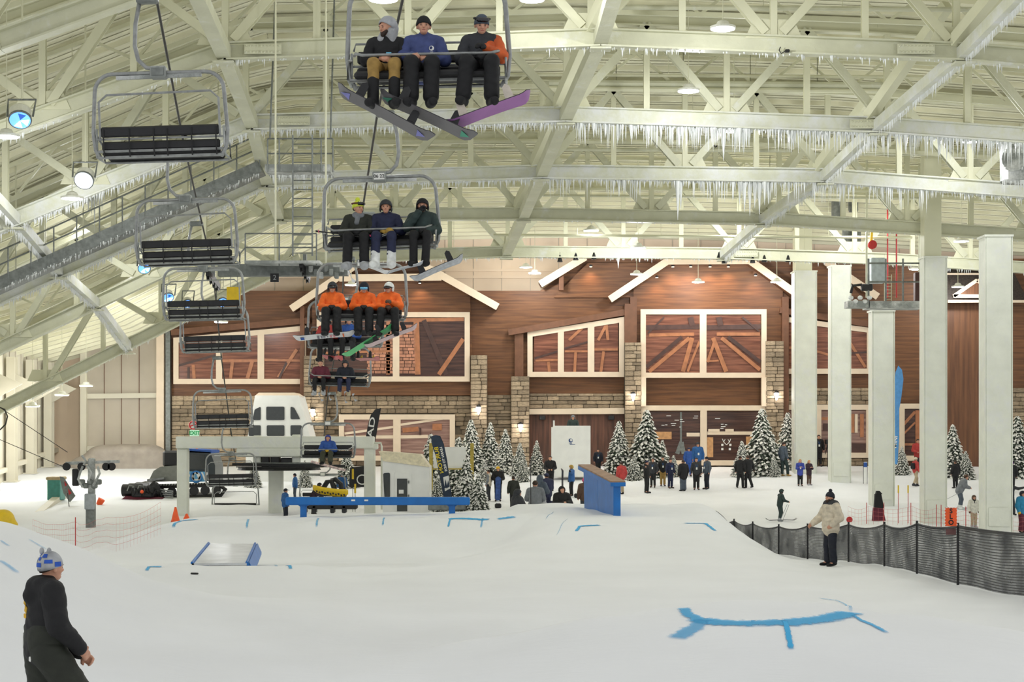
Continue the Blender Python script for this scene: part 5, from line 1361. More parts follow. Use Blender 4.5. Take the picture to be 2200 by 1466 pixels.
    if st.get('goggles') is not None:
        gy, gz_ = (.115, .01) if st['goggles'] == 'eyes' else (.10, .085)
        gl = [Vector(H(x, gy - abs(x) ** 2 * 4.5, gz_)) for x in np.linspace(-.075, .075, 7)]
        go = MB().tube(gl, .034, 8).build('goggle_lens', MATS.get(st.get('lensmat', ''), M_lens), p, world=False, smooth=True)
        MB().tube([Vector(H(.108 * math.sin(a), -.012 - .125 * math.cos(a) , gz_ + .005)) for a in np.linspace(-2.3, 2.3, 14)], .013, 6).build('goggle_strap', C[st.get('strap', 'black')], go, world=False, smooth=True)
    if st.get('beard'): blob('beard', [('c', tuple(H(-.045, .05, -.055)), tuple(H(0, .075, -.09)), .028, .032), ('c', tuple(H(.045, .05, -.055)), tuple(H(0, .075, -.09)), .028, .032)], .012, .02, M_hair, p)
    if near and st.get('face', True):
        for s in (-1, 1): MB().ball(Vector(H(s * .034, .084, .006)), (.014, .008, .007), 8, 5, Mh).build('eye', M_eye, p, world=False)
        MB().ball(Vector(H(0, .086, -.058)), (.026, .008, .006), 8, 5, Mh).build('mouth', M_lip, p, world=False)
        if not st.get('goggles') == 'eyes':
            for s in (-1, 1): MB().ball(Vector(H(s * .035, .092, .026)), (.02, .006, .0045), 8, 5, Mh).build('eyebrow', M_hair, p, world=False)
    if st.get('scarf'): blob('scarf', [c(J['nek'] + V3(-.05, .03, 0), J['nek'] + V3(.05, .03, 0), .075, .075), c(J['nek'] + V3(0, .06, 0), J['nek'] + V3(.02, .12, -.14), .05, .05)], res, .03, C[st['scarf']], p)
    if st.get('pack'): blob('backpack', [c(J['che'] + V3(-.07, -.2, .04), J['wai'] + V3(-.07, -.2, .04), .09, .1), c(J['che'] + V3(.07, -.2, .04), J['wai'] + V3(.07, -.2, .04), .09, .1)], res, .05, C[st['pack']], p)
    if st.get('badge'):
        a = J['wai'] + V3(.0, .165 + A, .08); MB().rbox(a, (.085, .012, .12), .004).build('badge', M_white, p, world=False)
        MB().tube([Vector(J['nek'] + V3(-.07, .05, .0)), Vector(J['che'] + V3(-.03, .165 + A, 0)), Vector(a + V3(0, 0, .06)), Vector(J['che'] + V3(.03, .165 + A, 0)), Vector(J['nek'] + V3(.07, .05, 0))], .006, 5).build('lanyard', M_bluep, p, world=False)
    return p

from mathutils.bvhtree import BVHTree
def stick(p, names, org, dr):
    """point where a ray from org (local to the person) meets the named garments"""
    best = None
    for ch in p.children:
        if any(ch.name.startswith(n) for n in names):
            b = BVHTree.FromPolygons([v.co for v in ch.data.vertices], [tuple(f.vertices) for f in ch.data.polygons])
            h = b.ray_cast(Vector(org), Vector(dr))
            if h[0] is not None and (best is None or h[3] < best[1]): best = (h[0], h[3], h[1])
    return best[0] if best else Vector(org)

# ---- snowboards and skis
def plank(name, label, c, ax, wd_, ln, w, m_base, m_top, cat, parts=None, bind=True, bmat=None, tipup=.09, camber=.02, group=None):
    """board: ax = direction of its length, wd_ = direction of its width; the base faces away from ax x wd_"""
    ax = Vector(ax).normalized(); wd_ = Vector(wd_); wd_ = (wd_ - ax * wd_.dot(ax)).normalized(); nn = ax.cross(wd_)
    t = thing(name, label, cat, c, group=group)
    N = 22; top, bot = [], []
    def row(u):
        s_ = abs(u); half = w / 2 * (1 - .12 * (1 - s_ ** 2)); e = max(0, (s_ - .82) / .18)
        half *= math.sqrt(max(0.0, 1 - e * e)) if e < 1 else 0
        z = tipup * max(0, (s_ - .75) / .25) ** 2 + camber * (s_ < .75) * (1 - (s_ / .75) ** 2) * .5
        return half, z
    for side, off in ((bot, 0), (top, .012)):
        for i in range(N + 1):
            u = -1 + 2 * i / N; hf, z = row(u * .999)
            for q in (-1, -.5, 0, .5, 1): side.append(ax * (u * ln / 2) + wd_ * (q * hf) + nn * (z + off))
    fs_b = []; fs_t = []; 
    for i in range(N):
        for q in range(4):
            a = i * 5 + q; fs_b.append((a, a + 1, a + 6, a + 5)); fs_t.append((a, a + 5, a + 6, a + 1))
    b1 = MB(); b1.add([v + Vector(c) for v in bot], fs_b); b1.build('base', m_base, t, smooth=True)
    b2 = MB(); b2.add([v + Vector(c) for v in top], fs_t)
    b2.build('top_sheet', m_top, t, smooth=True)
    eb = MB()
    nb = (N + 1) * 5; eb.v = [tuple(v + Vector(c)) for v in bot] + [tuple(v + Vector(c)) for v in top]
    for i in range(N):
        for q in (0, 4):
            a = i * 5 + q; eb.f.append((a, a + 5, nb + a + 5, nb + a))
    eb.build('edge', m_top, t)
    if bind:
        for u in (-.26, .26):
            q_ = Vector(c) + ax * (u * ln) + nn * .03
            bo = MB().rbox(q_, (.1, .24, .03), .008, Matrix((ax, wd_, nn)).transposed()).build('binding', bmat or M_black, t)
            MB().prism([q_ + wd_ * -.11 + ax * -.06, q_ + wd_ * -.15 + nn * .15 + ax * -.05, q_ + wd_ * -.16 + nn * .19, q_ + wd_ * -.15 + nn * .15 + ax * .05, q_ + wd_ * -.11 + ax * .06], wd_ * .02).build('highback', bmat or M_black, bo)
            MB().tube([q_ + ax * -.055 + wd_ * .02, q_ + nn * .1 + wd_ * .03, q_ + ax * .055 + wd_ * .02], .014, 6).build('strap', M_yellow if bmat is None else bmat, bo)
    return t
# ------------------------------------------------------------------ riders on the chairs
def seat(key, x, y=.08, z=.10):
    r, Mx, d = RC[key]; return Mx @ Vector((x, y, z)), r.rotation_euler.z
NEARR = .0125
M_lsky = mat('lens_sky', srgb(110, 180, 220), rough=.1)
loc, rz = seat(1, .56)
person(pose_sit((.02, .02), (-.02, .0), 'lap', 'lap'), dict(jacket='black', pants='tan', hat='hood', hatc='lightgrey', beard=1, boots='black', boot=.022, short=.36, collar=True), loc, rz, 'rider in black jacket, grey hood and tan trousers on the topmost chair', res=NEARR, near=True, yaw=-.9, tilt=-.2)
loc, rz = seat(1, .06)
j1 = person(pose_sit((.04, 0), (-.02, .02), 'lap', 'lapw'), dict(jacket='indigo', pants='black', hat='beanie', hatc='black', fat=.014, wide=.022, boots='black', boot=.02, hood_down=1, glove=None), loc, rz, 'rider in blue-violet jacket and black beanie, middle of the topmost chair', res=NEARR, near=True, yaw=.05)
loc, rz = seat(1, -.72)
person(pose_sit((.02, -.02), (.08, .02), 'chest', 'lap'), dict(jacket='charcoal', sleeveL='rust', pants='black', hat='beanie', hatc='slate', goggles='up', fat=.012, wide=.02, boots='black', boot=.02, glove='black', hood_down=1), loc, rz, 'rider in grey and orange jacket looking at a phone on the topmost chair', res=NEARR, near=True, yaw=.15, tilt=-.32)
# white emblem on the violet jacket
def emblem(parent_p, at, r, m=M_white):
    b = MB(); n = 18
    for i in range(n):
        a0, a1 = 2 * math.pi * i / n, 2 * math.pi * (i + 1) / n
        w0 = .55 + .3 * math.cos(a0 - .6); w1 = .55 + .3 * math.cos(a1 - .6)
        b.add([(at[0] + r * math.cos(a0), at[1], at[2] + r * math.sin(a0)), (at[0] + r * math.cos(a1), at[1], at[2] + r * math.sin(a1)), (at[0] + r * w1 * math.cos(a1), at[1] + .002, at[2] + r * w1 * math.sin(a1)), (at[0] + r * w0 * math.cos(a0), at[1] + .002, at[2] + r * w0 * math.sin(a0))], [(0, 1, 2, 3)])
    b.box((at[0], at[1], at[2] - r * 1.5), (r * 1.2, .004, r * .22))
    o = b.build('emblem', m, None); o.parent = parent_p; return o
emblem(j1, stick(j1, ['jacket'], (-.11, 1, .40), (0, -1, 0)) + Vector((0, .02, 0)), .034)
# blue ski pass on the black jacket, orange panel on the grey one
riders = [o for o in scn.objects if o.name.startswith('person')]
o = MB().rbox(stick(riders[0], ['jacket', 'sleeve'], (-.05, 1, .27), (0, -1, 0)) + Vector((0, .01, 0)), (.07, .01, .09), .004).build('ski_pass', mat('pass_blue', srgb(110, 196, 230), rough=.4), None); o.parent = riders[0]
blob('orange_panel', [('c', (-.11, .01, .40), (-.13, .03, .24), .115, .11)], NEARR, .04, C['rust'], riders[2])
# second chair
loc, rz = seat(2, .43)
person(pose_sit((0, .02), (0, -.02), 'lap', 'lap', drop=.53), dict(jacket='darkolive', pants='black', hat='bobble', hatc='lime', goggles='up', strap='maroon', scarf='grey', fat=.016, wide=.012, boots='lightgrey', boot=.03, glove='black', puffy=0), loc, rz, 'skier in dark quilted jacket and lime bobble hat on the second chair', res=NEARR, near=True, yaw=.8)
loc, rz = seat(2, -.09)
person(pose_sit((.02, 0), (0, .02), 'lapw', 'lap', drop=.52), dict(jacket='navy', pants='navy', hat='helmet', hatc='charcoal', fat=.012, wide=.006, short=.18, boots='white', boot=.03, glove='mustard', hood_down=1), loc, rz, 'skier in navy outfit, black helmet and tan gloves on the second chair', res=NEARR, near=True)
loc, rz = seat(2, -.78)
person(pose_sit((.08, .02), (-.02, -.02), 'lap', 'face'), dict(jacket='darkgreen', pants='black', hat='helmet', hatc='black', beard=1, fat=.012, boots='black', boot=.022, short=.34, glove='black', hood_down=1), loc, rz, 'bearded rider in dark green jacket and black helmet on the second chair', res=NEARR, near=True)
# third chair
R3r = .0165
loc, rz = seat(3, .70)
person(pose_sit((0.04, .06), (-.02, .08), 'lap', 'lap'), dict(jacket='orange', pants='black', hat='helmet', hatc='charcoal', goggles='eyes', fat=.008, wide=.02, boots='black', boot=.02, glove='black'), loc, rz, 'orange-jacketed rider with dark mask on the third chair, over the white board', res=R3r, near=True)
loc, rz = seat(3, -.06)
person(pose_sit((.02, .02), (-.04, .02), 'lap', 'lap'), dict(jacket='orange', pants='black', hat='helmet', hatc='midnight', goggles='eyes', lensmat='lens_sky', fat=.008, wide=.02, boots='black', boot=.02, glove='black', hood_down=1), loc, rz, 'orange-jacketed rider with sky-blue goggles, middle of the third chair', res=R3r, near=True, tilt=-.2)
loc, rz = seat(3, -.66)
person(pose_sit((.0, .02), (.06, .02), 'chest', 'lap'), dict(jacket='orange', pants='black', hat='helmet', hatc='white', goggles='eyes', fat=.014, wide=.016, boots='black', boot=.02, glove='brown', hood_down=1), loc, rz, 'orange-jacketed rider in white helmet with brown glove on the third chair', res=R3r, near=True, yaw=-.5)
# fourth, fifth, sixth chair
loc, rz = seat(4, .52)
person(pose_sit(), dict(jacket='red', pants='black', hat='helmet', hatc='black', glove='black', boot=.02), loc, rz, 'rider in red jacket on the fourth chair, hidden behind the white board', res=.024)
loc, rz = seat(4, -.12)
person(pose_sit(), dict(jacket='royal', pants='black', hat='helmet', hatc='black', glove='black', boot=.02), loc, rz, 'rider in blue jacket on the fourth chair behind the green board', res=.024)
loc, rz = seat(5, .66)
person(pose_sit(drop=.48), dict(jacket='maroon', pants='black', hat='', boot=.02, boots='lightgrey', fat=.02), loc, rz, 'bare-headed rider in maroon hoodie on the fifth chair', res=.022, near=True)
loc, rz = seat(5, -.22)
person(pose_sit(drop=.48), dict(jacket='midnight', pants='navy', hat='helmet', hatc='charcoal', boot=.02, boots='khaki', fat=.02), loc, rz, 'rider in black jacket and grey helmet on the fifth chair', res=.022, near=True)
loc, rz = seat(6, -.02)
person(pose_sit((-.0, .1), (.0, .1), 'lap', 'lap', drop=.36), dict(jacket='royal', pants='olive', hat='hood', hatc='cobalt', glove='yellow', boot=.02, fat=.03, wide=.02), loc, rz, 'rider in blue hooded jacket and yellow mittens alone on the sixth chair', res=.024, near=True)

# ---- boards and skis of the riders
M_bg = mat('board_grey_base', srgb(104, 102, 104), rough=.35, var=.04, scale=3); M_bp = mat('board_purple_base', srgb(158, 104, 164), rough=.35, var=.05, scale=3)
M_bd = mat('board_dark_top', srgb(40, 38, 42), rough=.4); M_bw = mat('board_white', srgb(226, 226, 226), rough=.35, var=.03); M_bgr = mat('board_green', srgb(92, 190, 120), rough=.35, var=.06, scale=4); M_bpk = mat('board_pale_pink', srgb(206, 180, 182), rough=.35, var=.04)
M_bs = mat('board_silver', srgb(176, 180, 186), rough=.35, var=.12, scale=12)
M_lav = mat('print_lavender', srgb(122, 124, 190), rough=.4); M_tealp = mat('print_teal', srgb(60, 150, 120), rough=.4)
def im_board(x0, y0, x1, y1, d, roll, w, label, mb, mt, ln=None, dep=0.0, **kw):
    a, b_ = P(x0, y0, d - dep), P(x1, y1, d + dep); ax = (b_ - a); c = (a + b_) / 2
    wd_ = Vector((0, math.cos(roll), -math.sin(roll)))
    if ax.x < 0: ax = -ax
    return plank(kw.pop('name', 'snowboard'), label, c, ax, wd_, ln or ax.length, w, mb, mt, kw.pop('cat', 'snowboard'), **kw), c, ax.normalized(), wd_
dC = RC[1][2]
b1, c1, a1, w1 = im_board(719, 190, 928, 302, dC - .62, .42, .29, 'grey-based snowboard under the tan-trousered rider on the topmost chair', M_bg, M_bd, bmat=None, group='snowboards on the topmost chair')
b2, c2, a2, w2 = im_board(811, 204, 1020, 300, dC - .66, .42, .29, 'grey-based snowboard with green tip under the violet-jacketed rider', M_bg, M_bd, group='snowboards on the topmost chair')
b3, c3, a3, w3 = im_board(955, 276, 1144, 206, dC - .66, .42, .28, 'purple-based snowboard under the rider in grey and orange', M_bp, M_bd, bmat=mat('binding_cream', srgb(200, 190, 176), rough=.5), group='snowboards on the topmost chair')
def tip_print(bd, c, a, w, u, m, ln, width=.16, name='tip_print'):
    a = a.normalized(); w = (w - a * w.dot(a)).normalized(); n = a.cross(w); q = Vector(c) + a * u - n * .004
    s_ = 1 if u > 0 else -1
    MB().prism([q - w * width / 2, q + w * width / 2, q + a * (s_ * ln)], -n * .003).build(name, m, bd)
tip_print(b1, c1, a1, w1, -.5, M_lav, .13); tip_print(b1, c1, a1, w1, .5, M_lav, .12); tip_print(b2, c2, a2, w2, -.5, M_tealp, .13); tip_print(b2, c2, a2, w2, .5, M_tealp, .12)
d2 = RC[2][2]
im_board(884, 604, 998, 555, d2 - .62, .35, .28, 'silver patterned snowboard under the bearded rider on the second chair', M_bs, M_bd, group='boards on the second chair')
for (x0, y0, x1, y1, lab) in [(765, 565, 830, 588, 'left ski of the lime-hatted skier, crossing'), (742, 568, 757, 606, 'right ski of the lime-hatted skier, pointing down'), (800, 574, 832, 587, 'left ski of the navy skier'), (825, 588, 908, 567, 'right ski of the navy skier, tip raised to the right')]:
    im_board(x0, y0, x1, y1, d2 - .6, .35, .085, lab, M_bw if 'lime' in lab else M_bs, M_bw, name='ski', cat='ski', bind=False, tipup=.06, dep=-.45 if 'lime' in lab or 'left' in lab else -.3, group='skis on the second chair')
for i, (x0, y0, x1, y1, m_) in enumerate([(678, 498, 798, 507, C['pink']), (678, 496, 790, 512, C['pink']), (795, 513, 842, 498, M_steel), (800, 515, 845, 500, M_steel)]):
    a, b_ = P(x0, y0, d2 - .42), P(x1, y1, d2 - .45)
    sp = thing('ski_pole', ['upper pink ski pole across the lap of the lime-hatted skier', 'lower pink ski pole across the lap of the lime-hatted skier', 'upper silver ski pole in the tan gloves', 'lower silver ski pole in the tan gloves'][i], 'ski pole', (a + b_) / 2, group='ski poles on the second chair')
    MB().tube([a, b_], .010, 6).build('shaft', M_steel if i > 1 else M_blackm, sp); g = b_ + (a - b_).normalized() * .14 if i < 2 else a + (b_ - a).normalized() * .08
    MB().tube([b_ if i < 2 else a, g], .02, 6).build('grip', m_ if i < 2 else C['teal'], sp)
    MB().lathe([(.03, -.004), (.03, .004)], a.lerp(b_, .06) if i < 2 else a.lerp(b_, .9), 8, Matrix.Rotation(math.pi / 2, 3, 'Y')).build('basket', C['pink'] if i < 2 else C['teal'], sp)
d3 = RC[3][2]
bw_, cw_, aw_, ww_ = im_board(629, 729, 764, 717, d3 - .62, .45, .27, 'white snowboard with grey lettering under the third chair', M_bw, M_bd, group='snowboards on the third chair')
nw = aw_.cross((ww_ - aw_ * ww_.dot(aw_)).normalized())
wwn = (ww_ - aw_ * ww_.dot(aw_)).normalized()
pg_, pr_ = mat('print_grey', srgb(110, 110, 122), rough=.4), mat('print_rose', srgb(206, 130, 140), rough=.4)
for i, (u, w_, h_, mm_) in enumerate([(-.14, .05, .13, pg_), (-.06, .04, .1, pg_), (.0, .06, .07, pg_), (.08, .03, .05, pg_), (.16, .05, .1, pr_), (.24, .05, .1, pr_), (-.52, .09, .11, C['royal']), (.46, .03, .16, C['orange'])]):
    MB().box(cw_ + aw_ * u - nw * .006 - nw * .012, (w_, h_, .003), Matrix((aw_, wwn, nw)).transposed()).build('printed_mark', mm_, bw_)
im_board(738, 768, 845, 702, d3 - .62, .45, .28, 'green snowboard slanting under the third chair', M_bgr, M_bd, group='snowboards on the third chair')
im_board(782, 748, 899, 702, d3 - .58, .30, .27, 'pale pink snowboard under the white-helmeted rider', M_bpk, M_bd, group='snowboards on the third chair')
d4 = RC[4][2]
im_board(690, 767, 732, 771, d4 - .6, .3, .26, 'red snowboard dangling under the fourth chair', mat('board_red', srgb(200, 92, 92), rough=.4), M_bd, dep=-.4, group='boards on the fourth chair')
im_board(762, 773, 812, 773, d4 - .6, .2, .26, 'thin reddish snowboard behind the green one under the fourth chair', mat('board_rose', srgb(196, 120, 116), rough=.4), M_bd, dep=-.35, group='boards on the fourth chair')
d5 = RC[5][2]
for (x0, y0, x1, y1, lab) in [(683, 846, 690, 862, 'left ski of the maroon rider'), (705, 846, 708, 860, 'right ski of the maroon rider'), (739, 842, 741, 866, 'left ski of the black-jacketed rider on the fifth chair'), (756, 848, 762, 862, 'right ski of the black-jacketed rider on the fifth chair')]:
    im_board(x0, y0, x1, y1, d5 - .6, .3, .085, lab, M_bs, M_bs, name='ski', cat='ski', bind=False, dep=-.6, group='skis under the fifth chair')

# ------------------------------------------------------------------ people on the snow
def stand_at(px, ytop, foot=None, d=None, hm=1.72):
    if foot is not None:
        g = hit(px, foot); hgt = (EYE + (HZ - ytop) / F * g.y) - g.z
    else:
        X = (px - 1100) / F * d; g = Vector((X, d, gz(X, d))); hgt = (EYE + (HZ - ytop) / F * d) - g.z
    return g, hgt
PI = math.pi
def walker(px, ytop, foot, d, rz, label, st, J=None, res=.034, yaw=0.0, tilt=0, hj=1.77, near=False, clampz=None):
    g, h = stand_at(px, ytop, foot, d)
    s_ = h / hj
    if not .55 < s_ < 1.25: print('HEIGHT', label, round(h, 2), g)
    return person(J or pose_stand(), st, g, rz, label, s_, res, yaw, tilt, near), g, s_
B_, F_ = 0.0, PI          # B_: back to the camera, F_: facing it
walker(1050, 1010, None, 80, 1.2, 'person in tan vest and dark trousers beside the snowy firs', dict(jacket='beige', pants='charcoal', hat='', hair=1, sleeve='grey'))
pp, g, s_ = walker(1070, 1003, None, 80, F_, 'person in black with yellow cap holding a blue snowboard upright', dict(jacket='black', pants='black', hat='beanie', hatc='yellow', glove='yellow', fat=.02), pose_stand(armL='front', armR='front'))
plank('snowboard', 'blue snowboard held upright by the person in the yellow cap', g + Vector((0, -.4, .62)), (0.02, 0, 1), (1, 0, 0), 1.15, .27, mat('board_blue', srgb(50, 80, 140), rough=.4, var=.2, scale=8), M_bd, 'snowboard', bind=False)
walker(1103, 1024, None, 76, B_ + .3, 'person in dark brown jacket seen from behind near the firs', dict(jacket='darkolive', pants='black', hat='', hair=1, fat=.02))
walker(1112, 1052, None, 66, -1.2, 'person crouching in a dark grey jacket behind the snow bank', dict(jacket='charcoal', pants='black', hat='hood', hatc='charcoal', fat=.05), pose_kneel(), hj=1.27)
walker(1150, 1033, None, 72, B_, 'crouching person in light grey hoodie at the snow crest', dict(jacket='grey', pants='charcoal', hat='', fat=.02), pose_kneel(), hj=1.27)
walker(1160, 1022, None, 76, -.6, 'crouching person in teal-blue hooded jacket', dict(jacket='slate', pants='lightgrey', hat='hood', hatc='slate', fat=.02), pose_kneel(), hj=1.27)
walker(1175, 1017, None, 78, .5, 'crouching person in navy jacket beside the teal-blue one', dict(jacket='navy', pants='navy', hat='cap', hatc='navy', fat=.02), pose_kneel(), hj=1.27)
walker(1182, 980, 1055, None, F_, 'bald person in black with hands clasped before the white kiosk', dict(jacket='black', pants='black', hat='', fat=.01), pose_stand(armL='front', armR='front'))
pp, g, s_ = walker(1228, 1000, 1067, None, PI / 2 + .3, 'person in blue jacket and olive helmet holding a board', dict(jacket='blue', pants='black', hat='helmet', hatc='mustard', glove='black', fat=.02), pose_stand(armL='point', armR='down'))
plank('snowboard', 'dark snowboard standing upright beside the blue-jacketed person', P(1209, 1034, g.y - .1), (0.0, 0, 1), (.4, 1, 0), 1.25, .26, M_bd, M_bd, 'snowboard', bind=False)
walker(1207, 1046, None, 70, F_ + .3, 'person in black kneeling beside the blue wall ride', dict(jacket='black', pants='black', hat='hood', hatc='black', fat=.04), pose_kneel(), hj=1.27)
walker(1256, 1028, None, 72, B_ + .4, 'child in pink hat and brown jacket beside the blue wall', dict(jacket='brown', pants='charcoal', hat='beanie', hatc='pink', fat=.03))
walker(1285, 965, None, 91, F_, 'person in black jacket with white badge right of the kiosk', dict(jacket='midnight', pants='black', hat='', badge=1, fat=.02))
walker(1335, 993, 1063, None, B_ + .6, 'person in red jacket and tan trousers beside the blue wall', dict(jacket='red', pants='khaki', hat='', fat=.03, hair=1))
walker(1389, 990, 1060, None, -PI / 2 - .6, 'person in black pointing left before the firs', dict(jacket='black', pants='black', hat='cap', hatc='navy'), pose_stand(armR='point'))
walker(1403, 985, 1048, None, F_ - .3, 'person in dark grey with badge behind the pointing person', dict(jacket='charcoal', pants='black', hat='', badge=1))
walker(1424, 982, 1045, None, F_, 'person in black jacket and tan trousers in the standing crowd', dict(jacket='black', pants='tan', hat='', badge=1))
walker(1440, 986, 1050, None, F_ + .5, 'person in navy jacket beside the tan-trousered person', dict(jacket='navy', pants='navy', hat='', badge=1))
walker(1480, 962, None, 90, F_, 'person in blue jacket left of another blue jacket before the bar window', dict(jacket='royal', pants='royal', hat='cap', hatc='navy', fat=.02))
walker(1499, 951, None, 90, F_ + .1, 'person in bright blue jacket with white badge before the bar window', dict(jacket='blue', pants='charcoal', hat='beanie', hatc='charcoal', badge=1, fat=.02))
walker(1468, 989, 1056, None, B_ + .5, 'broad person in long black jacket and grey-green trousers', dict(jacket='black', pants='slate', hat='', fat=.04, hem=.12, wide=.02))
walker(1496, 984, 1053, None, F_, 'person in charcoal jacket and black tights with badge', dict(jacket='charcoal', pants='black', hat='', badge=1))
walker(1519, 982, 1052, None, PI / 2 + .5, 'person in grey-green jacket and dark beanie, turned left', dict(jacket='slate', pants='midnight', hat='beanie', hatc='midnight', badge=1))
walker(1590, 980, 1050, None, -.5, 'person in black mid-stride, left of a pair', dict(jacket='black', pants='black', hat='', hair=1), pose_stand(ll=-.2, rl=.16))
walker(1607, 979, 1050, None, .5, 'person in black stepping aside, right of a pair', dict(jacket='black', pants='black', hat='', fat=.02), pose_stand(ll=.05, rl=-.25, armR='out'))
walker(1683, 950, 1024, None, -1.0, 'person in grey jacket and dark trousers standing on one leg', dict(jacket='slate', pants='darkgreen', hat='', boots='tan'), pose_stand(rl=.22))
walker(1719, 987, 1045, None, F_, 'blond person in long blue coat looking at a phone', dict(jacket='cobalt', pants='black', hat='hairlong', blond=1, hem=.14, badge=1), pose_stand(armL='phone', armR='phone'))
walker(1738, 989, 1043, None, F_ + .4, 'blond person in long dark brown coat leaning to the phone', dict(jacket='plum', pants='brown', hat='hairlong', blond=1, hem=.16, boots='lightgrey'), pose_stand(armL='phone', armR='phone'))
walker(1759, 935, 1003, None, F_, 'person in black with white badge beside a camera tripod', dict(jacket='black', pants='black', hat='', badge=1))
pp, g, s_ = walker(1676, 1050, 1121, None, -PI / 2 + .3, 'skier all in dark grey leaning on ski poles', dict(jacket='darkgreen', pants='darkgreen', hat='helmet', hatc='darkgreen', boots='lightgrey', boot=.02), pose_stand(lean=.12, crouch=.04, armL='pole', armR='pole', rl=-.1), res=.026)
for s in (-1, 1):
    q_ = g + Vector((.05, s * .12, .05)); plank('ski', f'{"far" if s > 0 else "near"} dark ski of the dark grey skier', q_, (1, .15, 0), (-.15, 1, 0), 1.35, .08, M_bd, M_bd, 'ski', bind=False, group='skis of the dark grey skier')
    a = g + Vector((.34, s * .22, .72)); b2_ = g + Vector((.05, s * .3, .02))
    o = MB().tube([a, b2_], .009, 5).build('ski_pole', M_steel); tag(o, f'{"far" if s > 0 else "near"} thin ski pole of the dark grey skier', 'ski pole', 'poles of the dark grey skier')
pp, gB, s_ = walker(1785, 1058, 1217, None, PI / 2 + .35, 'person in beige puffer jacket and navy bobble hat before the dark fence', dict(jacket='beige', yoke='charcoal', pants='midnight', hat='bobble', hatc='midnight', fat=.025, puffy=1, hem=.06, wide=.012, beard=1), pose_stand(armL='pocket', armR='fwdlow', stance=.13), res=.014, near=True)
walker(1972, 944, None, 92, F_, 'person in red top before the narrow window, half hidden by a column', dict(jacket='red', pants='charcoal', hat='', fat=.02), pose_stand(armL='front', armR='front'))
walker(1967, 983, 1046, None, -PI / 2 + .4, 'walking person in red jacket, dark backpack and beige trousers', dict(jacket='red', pants='khaki', hat='beanie', hatc='beige', pack='black', boots='charcoal', boot=.02), pose_stand(ll=.2, rl=-.22))
walker(2053, 990, 1050, None, .3, 'person in black coat behind the bent grey skier', dict(jacket='black', pants='black', hat='', hem=.1, fat=.02))
pp, g, s_ = walker(2062, 1018, 1095, None, -PI / 2, 'skier in grey top bending forward over poles', dict(jacket='grey', pants='slate', hat='cap', hatc='brown', boots='white', boot=.03, fat=.03), pose_stand(lean=.45, crouch=.06, armL='pole', armR='pole'), hj=1.68)
for s in (-1, 1): plank('ski', f'{"far" if s > 0 else "near"} ski of the bent grey skier', g + Vector((.05, s * .13, .05)), (1, -.2, 0), (.2, 1, 0), 1.3, .08, M_bd, M_bd, 'ski', bind=False, group='skis of the bent grey skier')
o = MB().tube([g + Vector((-.1, -.2, .75)), g + Vector((-1.5, -.3, .05))], .009, 5).build('ski_pole', M_steel); tag(o, 'thin ski pole trailing behind the bent grey skier', 'ski pole')
walker(2092, 1065, 1135, None, F_ + .2, 'child in white jacket and dark helmet beside the orange sign', dict(jacket='cream', pants='khaki', hat='helmet', hatc='brown', glove='brown', scarf='black', fat=.02, boots='lightgrey', boot=.02), res=.026)
walker(2174, 992, None, 84, B_, 'person in dark jacket with purple hat at the right edge', dict(jacket='black', pants='black', hat='beanie', hatc='purple', fat=.02))
walker(2171, 1034, 1108, None, -.7, 'person in dark clothes stretching an arm at the right edge', dict(jacket='charcoal', pants='charcoal', hat='', hair=1), pose_stand(ll=-.15, rl=.2, armR='point'), res=.026)
walker(2196, 1056, 1146, None, F_ + .6, 'child in blue jacket and maroon trousers cut by the right edge', dict(jacket='teal', pants='maroon', hat='helmet', hatc='midnight', glove='yellow', fat=.03, wide=.015), res=.026)
walker(613, 1050, None, 70, -PI / 2 + .5, 'lift attendant in blue jacket at the end of the blue rail', dict(jacket='blue', pants='midnight', hat='cap', hatc='midnight', fat=.02))
walker(634, 1018, None, 80, PI / 2, 'lift attendant in blue coat behind the gantry pillar', dict(jacket='blue', pants='slate', hat='beanie', hatc='midnight', fat=.02))
walker(672, 1041, None, 74, -PI / 2, 'person in dark helmet bending over the yellow toboggan', dict(jacket='plum', pants='black', hat='helmet', hatc='charcoal', fat=.03), pose_stand(lean=.5, armL='fwd', armR='fwd'), hj=1.62)
walker(735, 1018, None, 80, F_, 'person in blue standing beside the black tube arch', dict(jacket='blue', pants='black', hat='beanie', hatc='midnight', fat=.02))

# ---- the man watching from the lower left
DM = 14.7
X0 = (96 - 1100) / F * DM
gm = Vector((X0, DM, gz(X0, DM)))
J = pose_stand(armL='down', armR='fwd', lean=.04, stance=.14)
J['elR'] = V3(.30, .02, 1.17); J['wrR'] = V3(.20, .26, .93); J['elL'] = V3(-.27, .02, 1.17); J['wrL'] = V3(-.02, .34, .86)
J['knR'] = V3(.17, .25, .52); J['anR'] = V3(.18, .24, .10); J['toR'] = V3(.22, .42, .05)
htop = (EYE + (HZ - 1190) / F * DM) - gm.z
man = person(J, dict(jacket='black', pants='darkolive', hat='beanie', hatc='lightgrey', hair=1, fat=.020, wide=.05, bib=1, hood_down=1, boots='black', boot=.02), gm, -1.0, 'man in black hoodie, olive bib trousers and blue patterned beanie watching from the snow bank', htop / 1.77, .010, yaw=.2, near=True)
hat_o = [c for c in man.children if c.name.startswith('hat')][0]
Mh_ = Matrix.Rotation(.2, 3, 'Z'); hc_ = Vector(J['hed']) + Mh_ @ Vector((0, -.012, .025))
